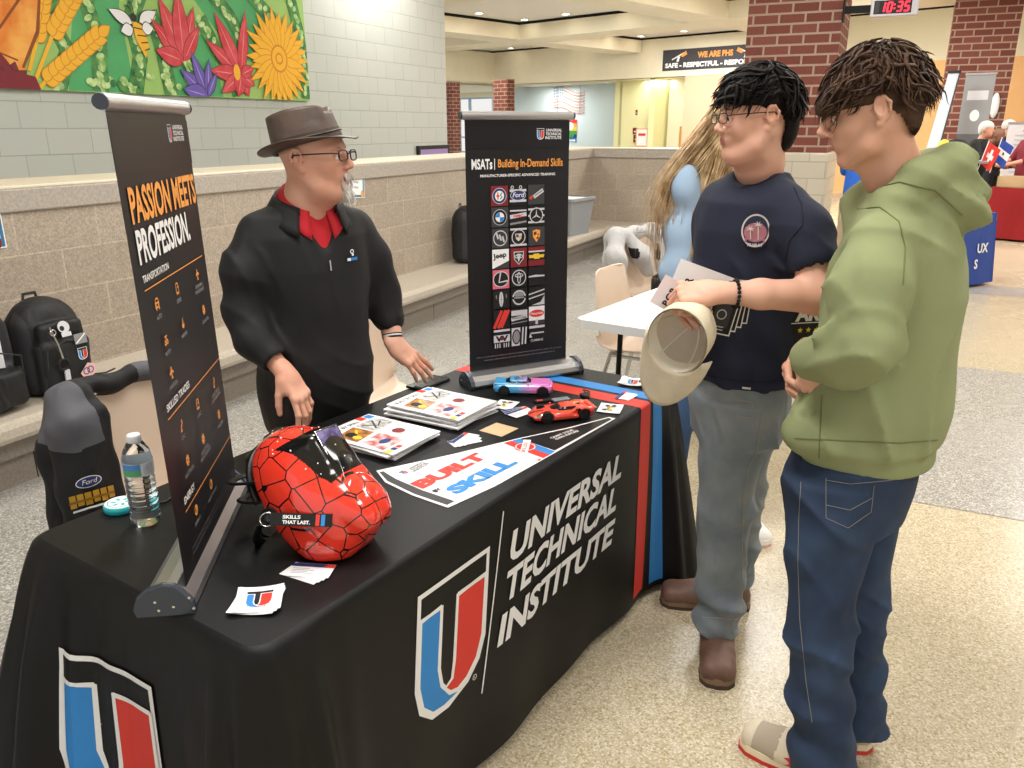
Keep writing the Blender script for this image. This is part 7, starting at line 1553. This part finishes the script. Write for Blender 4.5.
def flow_g(p, rng):
    if p[0] > -.01: return (.9, p[1] * 3 + rng.gauss(0, .35), -.45 - max(0, p[0] - .05) * 9)
    if p[0] < -.05: return (-.5, p[1] * 3 + rng.gauss(0, .2), -.8)
    return (.15 + rng.gauss(0, .3), p[1] * 6, -.8)
def root_g(rng):
    while True:
        q = rng.uniform(-PI, PI); t = rng.uniform(0, 1.8); x, y, z = math.sin(t) * math.cos(q), math.sin(t) * math.sin(q), math.cos(t)
        if z < .0 and x > -.3: continue
        if x > .9: continue
        return (-.015 + .102 * x, .086 * y, .045 + .086 * z)
h2 = strands(3000, root_g, flow_g, lambda p, r: r.uniform(.035, .07) * (1.3 if p[0] > .03 else 1), .0015, H_g, lift=(.003, .020), seed=8, wav=.09, wf=45, hug=.7, cut=lambda p: -.045 < p[0] < .028 and abs(p[1]) > .06 and -.06 < p[2] < .030)
mbh.raw(h2.v, h2.f, H_g)
h3 = strands(520, root_g, lambda p, r: np.array(flow_g(p, r), float) + np.array([r.gauss(0, .3), r.gauss(0, .4), r.gauss(0, .3)]), lambda p, r: r.uniform(.035, .07), .0034, H_g, lift=(.010, .030), seed=32, wav=.12, wf=45, hug=.5, seg=10, cut=lambda p: (-.045 < p[0] < .03 and abs(p[1]) > .06 and -.06 < p[2] < .036)); mbh.raw(h3.v, h3.f, H_g); b.mesh('hair', mbh, Rh, oh); brows(b, Rh, oh, H_g)
BG = b
paper('black folder with white letters and gold stars held between the two boys', (.775, 2.175, .985), (.97, .2, 0), (0, 0, 1), .17, .18, lambda fl: (fl.text('ARMY', .012, .118, .042, K_white, w=.15, bold=.05), fl.rect(0, .112, .17, .115, K_white), [fl.poly([(x + .009 * math.cos(q * PI / 5 + PI / 2) * (1 if q % 2 == 0 else .45), .093 + .009 * math.sin(q * PI / 5 + PI / 2) * (1 if q % 2 == 0 else .45)) for q in range(10)], K_yel) for x in (.03, .055, .08)]), 'folder', K_black)
# ---------- man in the hat ----------
S_m = skinmat('skin_ruddy', '#cf957c', '#d8a68e'); L_m = mat('lips_ruddy', '#a9655a', .45)
b = Body('person', 'man in a brown hat, glasses and black pullover leaning on the table', (-.655, 2.56))
Rh = Rzy(-14, -4) * 1.0; oh = np.array([-.588, 2.485, 1.528]); nk = np.linalg.inv(Rh) @ (np.array([-.640, 2.535, 1.34]) - oh)
P, Q, mi = head(nk, nr=.066, nose=1.1, cheek=1.1, fat=1); b.put(P, Q, [S_m, L_m], mi, Rh, oh); put_eyes(b, Rh, oh, .05, mat('iris_blue', '#4a5a66', .2))
V = Vol((-.95, 2.2, .05), (-.35, 2.95, 1.45), .013); R55 = math.radians(-55)
V.loft([(.80, -.66, 2.57, .13, .15), (1.1, -.65, 2.56, .13, .15), (1.32, -.64, 2.55, .09, .15)], k=.02, rot=R55); V.cap((-.635, 2.54, 1.36), (-.63, 2.52, 1.43), .06, .055, .03)
V.cap((-.72, 2.52, .85), (-.73, 2.53, .08), .07, .05, .02); V.cap((-.60, 2.64, .85), (-.59, 2.66, .08), .07, .05, .02); V.chain([(-.775, 2.475, 1.27), (-.815, 2.42, 1.09), (-.74, 2.36, .955)], [.036, .036, .034], .02); V.chain([(-.49, 2.67, 1.28), (-.44, 2.72, 1.08), (-.41, 2.66, .93)], [.045, .04, .034], .02)
P, Q = V.nets(); b.put(P, Q, S_m)
wr = np.array([-.685, 2.325, .905]); el = np.array([-.825, 2.42, 1.03]); F = frame(np.array([-.628, 2.300, .82]) - wr, (.55, -.35, .6)); inv = F.T
P, Q = hand(-1, curl=((.25, .45, .2), (.3, .5, .25), (.35, .5, .25), (.4, .5, .3)), spread=(.16, .04, -.06, -.16), thumb=((.75, .45, -.5), (.8, .2, -.55), (.85, .1, -.5)), arm=[inv @ (wr + (el - wr) * .5 - wr), inv @ (el - wr)], ar=(.034, .043)); b.put(P, Q, S_m, None, F, wr)
wr = np.array([-.402, 2.64, .915]); el = np.array([-.43, 2.71, 1.10]); F = frame(np.array([-.325, 2.665, .835]) - wr, (.55, -.55, .62)); inv = F.T
P, Q = hand(1, curl=((.05, .15, .08), (.08, .15, .1), (.12, .2, .1), (.2, .25, .1)), spread=(.08, .0, -.06, -.14), thumb=((.35, .45, -.75), (.45, .15, -.85), (.5, .0, -.85)), arm=[inv @ (wr + (el - wr) * .5 - wr), inv @ (el - wr)], ar=(.031, .034)); 
b.put(P * np.array([1, -1, 1]) if False else P, Q, S_m, None, F, wr)
b.done()
M_bk = mat('black_knit', '#0c0c0e', .7, wrinkle=.4, wscale=8, bump=.12, bscale=800)
V = Vol((-1.0, 2.2, .62), (-.28, 2.95, 1.50), .007)
def wm(X, Y, Z): return (.006 * np.sin(Z * 20 + X * 16 - Y * 9) * np.clip((1.25 - Z) * 3, .2, 1)).astype('f')
V.loft([(.66, -.665, 2.575, .165, .175), (.78, -.662, 2.572, .178, .182), (.92, -.655, 2.565, .182, .182), (1.08, -.65, 2.558, .168, .180), (1.2, -.645, 2.552, .152, .188), (1.30, -.64, 2.548, .128, .188), (1.36, -.64, 2.546, .10, .165), (1.40, -.638, 2.54, .08, .10)], k=0, rot=R55, wr=wm, pw=2.2)
V.chain([(-.775, 2.475, 1.300), (-.810, 2.430, 1.20), (-.820, 2.412, 1.085)], [.066, .068, .058], .04); V.chain([(-.820, 2.412, 1.085), (-.785, 2.375, 1.00), (-.735, 2.355, .955)], [.062, .056, .049], .03)
V.chain([(-.515, 2.650, 1.295), (-.475, 2.68, 1.20), (-.448, 2.705, 1.08), (-.424, 2.684, 1.0)], [.066, .064, .060, .054], .04)
V.disp(folds(.008, 18, .9, (.8, .5, .9), (.7, 1.3))); V.disp(folds(.009, 26, 3.1, (.4, .6, 1.), (.93, 1.3)), (-1.0, 2.2, .93), (-.74, 2.5, 1.3))
V.cap((-.70, 2.335, .925), (-.64, 2.30, .87), .045, .05, .004, 's'); 
fd = np.array([math.cos(R55), math.sin(R55)])
V.cap((-.64 + fd[0] * .16, 2.55 + fd[1] * .16, 1.235), (-.63 + fd[0] * .085, 2.53 + fd[1] * .085, 1.37), .008, .05, .004, 's'); V.cap((-.632, 2.53, 1.48), (-.632, 2.53, 1.36), .07, .066, .004, 's')
b.child('pullover', V, M_bk)
M_rp = mat('red_polo_knit', '#c01f2a', .8, bump=.2, bscale=700)
V = Vol((-.9, 2.25, 1.12), (-.4, 2.8, 1.45), .006)
V.loft([(1.15, -.645, 2.552, .143, .165), (1.24, -.642, 2.55, .132, .165), (1.32, -.64, 2.546, .112, .14), (1.37, -.638, 2.54, .088, .105), (1.405, -.636, 2.535, .078, .085)], k=0, rot=R55, pw=2.2)
V.cap((-.64 + fd[0] * .15, 2.55 + fd[1] * .15, 1.275), (-.62 + fd[0] * .075, 2.52 + fd[1] * .075, 1.385), .003, .035, .003, 's'); V.cap((-.63, 2.525, 1.48), (-.634, 2.53, 1.36), .062, .058, .003, 's')
b.child('polo_shirt', V, M_rp)
def collar(r0, z0, r1, z1, r2, z2, m, a0, name, drop=.06, pt=.03):
    def f(i, j):
        ph = math.radians(a0 + (360 - 2 * a0) * i); s = 1 - abs(i - .5) * 2; fr = 1 - min(1, s / .8); k = j * 2
        if k <= 1: r = r0 + (r1 - r0) * k; z = z0 + (z1 - z0) * k
        else: r = r1 + (r2 - r1) * (k - 1); z = z1 + (z2 - z1) * (k - 1) - pt * (max(0, 1 - s / .22)) * (k - 1)
        z -= drop * fr ** 1.3; r = r + .012 * fr * (1 if j > .3 else 1); an = R55 + ph
        return (-.636 + r * math.cos(an) * 1.0 + .0, 2.535 + r * math.sin(an), z)
    return b.mesh(name, MB().grid(f, 44, 9, m), solid=.004)
collar(.064, 1.40, .069, 1.452, .112, 1.385, M_rp, 17, 'red_collar', .055, .035)
collar(.082, 1.375, .090, 1.437, .128, 1.375, M_bk, 33, 'pullover_collar', .05, .02)
mb = MB(); zc = np.array([-.64 + fd[0] * .158, 2.55 + fd[1] * .158]); mb.tube([(zc[0], zc[1] , 1.235), (zc[0] + .003, zc[1] - .006, 1.205)], .0045, M_screw, 6, flat=.6); b.mesh('zip_pull', mb)
mb = MB(); fl = Flat(); fl.rect(-.018, 0, .02, .009, K_blue); fl.rect(-.018, 0, -.006, .009, K_white); fl.ring(0, .028, .007, .003, K_white); fl.disc(.002, .018, .004, K_white)
def ch2(u, v, l):
    th = .42 + u / .18; p = np.array([-.643, 2.551]) + fd * (.146 * math.cos(th)) + np.array([-fd[1], fd[0]]) * (.190 * math.sin(th)); n = fd * math.cos(th) + np.array([-fd[1], fd[0]]) * math.sin(th); p = p + n * (.010 + .0004 * l); return (p[0], p[1], 1.225 + v)
mb.decal(fl, ch2); b.mesh('chest_logo', mb)
M_kh = mat('stone_trousers', '#a8977e', .85, wrinkle=.3, wscale=10)
V = Vol((-.95, 2.3, .02), (-.4, 2.9, .84), .01); V.loft([(.05, -.73, 2.53, .07, .07), (.4, -.727, 2.525, .075, .075), (.7, -.71, 2.53, .1, .1)], k=0); V.loft([(.05, -.59, 2.66, .07, .07), (.4, -.593, 2.655, .075, .075), (.7, -.61, 2.63, .1, .1)], k=.01); V.loft([(.62, -.66, 2.575, .14, .155), (.8, -.66, 2.572, .15, .16)], k=.04, rot=R55); b.child('trousers', V, M_kh)
ms = [mat('black_shoe', '#1a1918', .5)] * 4
put_shoe(b, 'boot', (-.73, 2.53, 0), -50, ms); put_shoe(b, 'boot', (-.59, 2.66, 0), -55, ms)
glasses(b, Rh, oh, mat('dark_horn_frame', '#1c1a1c', .3), .024, .015, .0022)
H_w = hairmat('grey_white_beard', '#cfc8c0', '#f4f0ea', .6); H_gr = hairmat('grey_stubble', '#8c7f76', '#a89c92', .6)
def root_b(rng):
    if rng.random() < .68: return (.078 + rng.uniform(-.012, .018), rng.uniform(-.022, .022), -.098 + rng.uniform(-.012, .020))
    s = rng.choice((-1, 1)); return (.100, s * rng.uniform(.002, .024), -.047 - rng.uniform(0, .006)) if rng.random() < .6 else (.092, s * rng.uniform(.022, .028), -.06 - rng.uniform(0, .02))
mb = strands(620, root_b, lambda p, r: (.35 + r.gauss(0, .2), p[1] * 5, -.9), lambda p, r: r.uniform(.012, .024) if p[2] > -.08 else r.uniform(.022, .042), .0016, H_w, skull=((0, 0, 0), (.03, .03, .03)), lift=(0, 0), seg=5, seed=4, hug=0)
b.mesh('goatee', mb, Rh, oh); brows(b, Rh, oh, H_gr, .003)
M_ht = mat('brown_waxed_leather', '#5b4a40', .5, col2='#3c302a', nscale=10, bump=.2, bscale=120); M_hb = mat('hat_band', '#3b3029', .55)
Rt = Rh @ npR(0, math.radians(-12), 0); ho = oh + Rh @ np.array([-.016, 0, .036])
mb = MB()
def crownf(i, j):
    q = 2 * PI * i; z = .105 * min(1, j / .62) if j < .62 else .105; k = 1 - .10 * min(1, j / .62) if j < .62 else .9 * (1 - (j - .62) / .38) ** .8
    cx = math.cos(q); x = .108 * k * cx; y = .092 * k * math.sin(q); ton = math.exp(-(y / .03) ** 2) * .020 * (j > .5) * (.4 + .6 * (cx > 0)); pin = .014 * math.exp(-((x - .07) / .03) ** 2) * (j > .3)
    zz = z - ton - .012 * (cx < 0) * abs(cx) * min(1, j / .62) * 0 - .022 * max(0, cx) * min(1, j / .62) * (.4)
    return (x, y * (1 - pin * 8 * min(1, j)), zz)
mb.grid(crownf, 48, 22, M_ht, wrap=True)
mb.grid(lambda i, j: (lambda q, e: ((.106 + e) * math.cos(q), (.090 + e * .9) * math.sin(q), .004 - .5 * e * max(0, math.cos(q)) ** 1 + .35 * e * abs(math.sin(q)) + .15 * e * max(0, -math.cos(q)) - 0.0))(2 * PI * i, .048 * j), 48, 6, M_ht, wrap=True)
hat = b.mesh('hat', mb, Rt, ho, solid=.003)
mb = MB(); mb.grid(lambda i, j: (.1095 * (1 - .02 * j) * math.cos(2 * PI * i), .0935 * (1 - .02 * j) * math.sin(2 * PI * i), .004 + .026 * j + .003 * math.sin(2 * PI * i * 2)), 48, 4, M_hb, wrap=True); mb.tube([(.1105 * math.cos(q), .0945 * math.sin(q), .020 + .004 * math.sin(q * 2)) for q in np.linspace(0, 2 * PI, 40)], .0025, M_ht, 5, False); b.mesh('hat_band', mb, Rt, ho, parent=hat)
mb = MB(); F2 = frame(el - wr, (0, 0, 1)); wb = wr + (el - wr) * .12
for dx, m_ in ((0, K_black), (.006, K_white), (.010, K_black)): mb.tube([tuple(wb + F2[:, 0] * dx + F2[:, 1] * .031 * math.cos(q) + F2[:, 2] * .026 * math.sin(q)) for q in np.linspace(0, 2 * PI, 26)], .003, m_, 6, False)
b.mesh('wristband', mb)
BM = b
# ---------- girl with long blonde hair behind the boy in navy ----------
S_f = skinmat('skin_girl', '#dcae97', '#e3bba6')
b = Body('person', 'girl with long blonde hair in a light blue sweatshirt behind the boy in navy', (.86, 2.98))
Rh = Rzy(200, 25, 0); oh = np.array([.78, 2.93, 1.60]); nk = np.linalg.inv(Rh) @ (np.array([.80, 2.95, 1.40]) - oh)
P, Q, mi = head(nk, h=.0035, nr=.045); b.put(P, Q, [S_f, L_n], mi, Rh, oh); put_eyes(b, Rh, oh, .3)
wr = np.array([.60, 2.76, 1.06]); el = np.array([.585, 2.80, 1.16]); F = frame(np.array([.68, 2.70, 1.0]) - wr, (-.3, 0, .9)); inv = F.T
P, Q = hand(-1, curl=((.4, .5, .3),) * 4, arm=[inv @ (el - wr)], ar=(.036,), h=.0035); b.put(P, Q, S_f, None, F, wr)
V = Vol((.4, 2.6, .05), (1.2, 3.3, 1.45), .015); V.loft([(.85, .86, 2.98, .10, .13), (1.35, .80, 2.95, .08, .14)], k=.02, rot=math.radians(210)); V.chain([(.80, 2.95, .85), (.73, 2.93, .72), (.63, 2.89, .5), (.60, 2.87, .1)], [.05, .045, .035, .03], .02); V.chain([(.90, 2.98, .85), (.94, 3.0, .5), (.975, 3.03, .1)], [.05, .035, .03], .02); V.cap((.80, 2.95, 1.3), (.80, 2.95, 1.42), .05, .045, .02); P, Q = V.nets(); b.put(P, Q, S_f); b.done()
M_lb = mat('light_blue_fleece', '#9db6cf', .9, wrinkle=.4, wscale=9); 
V = Vol((.36, 2.6, .80), (1.2, 3.3, 1.6), .009)
V.loft([(.82, .87, 2.98, .13, .17), (1.1, .84, 2.97, .13, .18), (1.3, .80, 2.96, .12, .20), (1.39, .79, 2.95, .09, .15)], k=0, rot=math.radians(210))
V.chain([(.665, 2.875, 1.38), (.600, 2.84, 1.28), (.580, 2.795, 1.14), (.60, 2.77, 1.06)], [.060, .058, .052, .045], .05); V.chain([(.92, 3.08, 1.38), (1.0, 3.1, 1.15), (.9, 2.95, 1.0)], [.075, .065, .05], .05)
V.ell((.598, 2.83, 1.42), (.050, .05, .080), .04); V.ell((.70, 2.92, 1.46), (.09, .07, .05), .04)
V.disp(lambda X, Y, Z: .004 * np.sin(Z * 40 + X * 20)); b.child('sweatshirt', V, M_lb)
V = Vol((.5, 2.75, .02), (1.15, 3.2, .9), .012); V.loft([(.06, .60, 2.87, .05, .05), (.5, .63, 2.89, .062, .062), (.72, .73, 2.93, .075, .075), (.86, .86, 2.97, .1, .1)], k=0); V.loft([(.06, .975, 3.03, .055, .055), (.6, .94, 2.99, .075, .075), (.86, .90, 2.99, .1, .1)], k=.02); b.child('trousers', V, mat('blue_jeans_girl', '#3f587a', .85, wrinkle=.3))
sg = [mat('white_canvas', '#e9e6e2', .7), mat('pinkish_sole', '#cfa9a0', .6), mat('white_sole', '#efeae4', .6), mat('white_canvas2', '#e3e0dc', .7), K_white, K_white]
put_shoe(b, 'sneaker', (.60, 2.87, 0), 250, sg, sc=.88); put_shoe(b, 'sneaker', (.975, 3.06, 0), 285, sg, sc=.88)
H_b = hairmat('blonde_hair', '#9a7850', '#e0c296', .55)
def rb(rng): q = rng.uniform(-1.9, 1.9); t = rng.uniform(.2, 1.5); return (.78 + .085 * math.sin(t) * math.sin(q), 2.93 - .085 * math.sin(t) * math.cos(q), 1.62 + .10 * math.cos(t))
tgt = np.array([.525, 2.76, 1.08])
def fb(p, rng):
    a = np.array([.575, 2.74, 1.12]); d = a - p; d /= np.linalg.norm(d); dr = np.array([rng.gauss(0, .03), rng.gauss(0, .02), -.25]); return d * (1.0) + dr
mb = strands(1300, rb, fb, lambda p, r: r.uniform(.40, .58), .0017, H_b, skull=((.78, 2.93, 1.60), (.085, .095, .11)), lift=(.0, .03), seg=12, seed=5, wav=.012, wf=8, hug=0)
for k in range(len(mb.v)): pass
def rb2(rng): return (.70 + rng.uniform(-.03, .06), 2.87 + rng.uniform(-.03, .03), 1.66 + rng.uniform(-.04, .03))
m2 = strands(110, rb2, lambda p, r: ((-.62 if p[2] > 1.46 else -.12 * max(0, (p[2] - 1.3) / .16)), -.10, -.80), lambda p, r: r.uniform(.46, .62), .0014, H_b, skull=((.78, 2.93, 1.60), (.08, .09, .10)), lift=(0, .02), seg=12, seed=6, hug=0)
mb.raw(m2.v, m2.f, H_b)
def rb3(rng): return (.78 + rng.uniform(-.03, .06), 2.86 + rng.uniform(-.03, .03), 1.64 + rng.uniform(-.04, .03))
m3 = strands(600, rb3, lambda p, r: (-.40 + r.gauss(0, .04), -.10, -.9), lambda p, r: r.uniform(.34, .46), .0017, H_b, skull=((.80, 2.97, 1.58), (.06, .07, .10)), lift=(0, .02), seg=12, seed=7, hug=0)
mb.raw(m3.v, m3.f, H_b)
b.mesh('long_hair', mb)
# one pale sneaker of somebody hidden behind the tablecloth
# ---------- visitors and staff far away ----------
def walker(label, x, y, ang, ht, shirt, trousers, skin, hair=None, lean=0., armL=((.0, .30, -.30),), arms=None, cap=None, hairl=0, collar=None, h=.014):
    """small figure in the room frame: ang = facing, height ht; arms = two lists of offsets from each shoulder"""
    s = ht / 1.75; t = thing('person', label, 'person', (x, y, 0), math.radians(ang)); L_ = lambda z: lean * max(0, z - .9)
    sk = Vol((-.4, -.45, .0), (.9, .45, 1.85), h)
    hx = L_(1.6) ; hc = np.array([hx + .02, 0, 1.62 - lean * .25])
    sk.ell(hc + [0, 0, .03], (.095, .075, .10), 0); sk.ell(hc + [.03, 0, -.045], (.06, .055, .07), .03); sk.cap(hc + [.1, 0, 0], hc + [.115, 0, -.02], .012, .013, .01); sk.cap(hc + [-.02, 0, -.06], (L_(1.4), 0, 1.42 - lean * .15), .055, .055, .03)
    for q in (-1, 1): sk.ell(hc + [-.01, q * .08, 0], (.02, .012, .03), .005)
    shz = 1.42 - lean * .15; A = arms or [[(.0, .03, -.28), (.18, -.04, -.38)], [(.0, .03, -.28), (.18, -.04, -.38)]]; sv = Vol((-.4, -.5, .7), (.9, .5, 1.6), h)
    sk.loft([(.85, 0, 0, .08, .13), (shz, L_(1.4), 0, .07, .15)], k=.02)
    for i, q in enumerate((1, -1)):
        sh = np.array([L_(1.4), q * .18, shz - .02]); P = [sh] + [sh + np.array([a[0], q * a[1], a[2]]) for a in A[i]]
        sk.chain(P, [.045, .04, .03][:len(P)], .02); e = P[-1] + (P[-1] - P[-2]) / np.linalg.norm(P[-1] - P[-2]) * .06; sk.cap(P[-1], e, .032, .028, .01)
        for f in range(4): sk.cap(e, e + (e - P[-1]) * .8 + np.array([0, (f - 1.5) * .018, 0]), .011, .009, .004)
        sk.cap(P[-1], P[-1] + (e - P[-1]) * .8 + np.array([0, -q * .035, .01]), .012, .01, .004)
        sv.chain([P[0], P[0] + (P[1] - P[0]) * (1 if collar is None else 1)] , [.07, .062], .03) 
        if shirt[1] and len(P) > 2: sv.cap(P[1], P[1] + (P[2] - P[1]) * .85, .06, .05, .03)
    sk.cap((0, .09, .9), (0, .1, .1), .07, .05, .02); sk.cap((0, -.09, .9), (0, -.1, .1), .07, .05, .02)
    P_, Q_ = sk.nets(); MB().raw(P_ * s, Q_, skin).build('body', t)
    sv.loft([(.88, L_(.9), 0, .135, .165), (1.1, L_(1.1), 0, .13, .165), (1.3, L_(1.3), 0, .12, .19), (shz + .01, L_(1.4), 0, .09, .15), (shz + .05, L_(1.42), 0, .065, .08)], k=.04); P_, Q_ = sv.nets(); MB().raw(relax(P_, Q_, 1) * s, Q_, shirt[0]).build('shirt', t)
    tv = Vol((-.25, -.3, .02), (.25, .3, 1.0), h); tv.loft([(.05, 0, .1, .07, .07), (.5, 0, .1, .08, .08), (.85, 0, .09, .11, .1)], k=0); tv.loft([(.05, 0, -.1, .07, .07), (.5, 0, -.1, .08, .08), (.85, 0, -.09, .11, .1)], k=.02); tv.loft([(.78, 0, 0, .12, .155), (.94, 0, 0, .125, .158)], k=.03); P_, Q_ = tv.nets(); MB().raw(relax(P_, Q_, 1) * s, Q_, trousers).build('trousers', t)
    for q in (-1, 1): MB().at((0, q * .1 * s, 0)).sph((.05, 0, .045), (.13, .045, .05), K_black, 12).build('shoe', t)
    if hair:
        hv = Vol(hc - .16, hc + .17, .008); hv.ell(hc + [-.012, 0, .05], (.108, .088, .09), 0); hv.ell(hc + [-.06, 0, -.0 - hairl], (.05, .075, .07 + hairl), .03); hv.box(hc + [.10, 0, -.06], (.085, .2, .09), .02, .01, 's'); P_, Q_ = hv.nets(); MB().raw(relax(P_, Q_, 1) * s, Q_, hair).build('hair', t)
    if cap:
        hv = Vol(hc - .16, hc + [.25, .17, .17], .008); hv.ell(hc + [-.01, 0, .06], (.108, .088, .085), 0); hv.box(hc + [0, 0, -.06], (.3, .3, .10), .01, .005, 's'); hv.box(hc + [.13, 0, .045], (.06, .06, .006), .005, .01); P_, Q_ = hv.nets(); MB().raw(relax(P_, Q_, 1) * s, Q_, cap).build('cap', t)
    return t
Kk = mat('black_sweater', '#1d1f20', .8); Hs = mat('silver_hair', '#c9c6c0', .6, bump=.4, bscale=60); Kc = mat('white_cap_cloth', '#dcdbd6', .8); Kdk = skinmat('skin_deep', '#7a5240', '#8a604c'); Kred = mat('maroon_polo', '#8a2c3a', .8); Kbl = mat('royal_blue_polo', '#2a62c4', .8, wrinkle=.3); Kkh = mat('tan_chinos', '#b3a084', .85); Kdt = mat('dark_trousers', '#26262b', .85)
fwd = [[(.12, .03, -.24), (.34, -.02, -.30)], [(.12, .03, -.24), (.34, -.02, -.30)]]
walker('person with silver hair in a black sweater and pale scarf at the far red table', .80, 14.9, -25, 1.76, (Kk, 1), Kdt, S_m, Hs, .25, arms=fwd, hairl=.01)
walker('bald person with dark skin bending forward behind the far red table', .97, 15.85, -35, 1.70, (Kk, 1), Kdt, Kdk, None, .42, arms=fwd)
walker('person in a white cap standing behind the bald person at the far table', 1.29, 16.95, -30, 1.78, (Kk, 1), Kdt, S_f, Hs, .22, arms=fwd, cap=Kc)
walker('person in a maroon polo shirt cut off by the right edge of the photo', 1.60, 15.0, 200, 1.70, (Kred, 0), Kdt, S_m, H_n, .0, arms=fwd)
walker('person in a royal blue polo shirt and tan trousers seen between the two boys', -.50, 10.1, 80, 1.74, (Kbl, 0), Kkh, S_g, H_g, .12, arms=fwd)
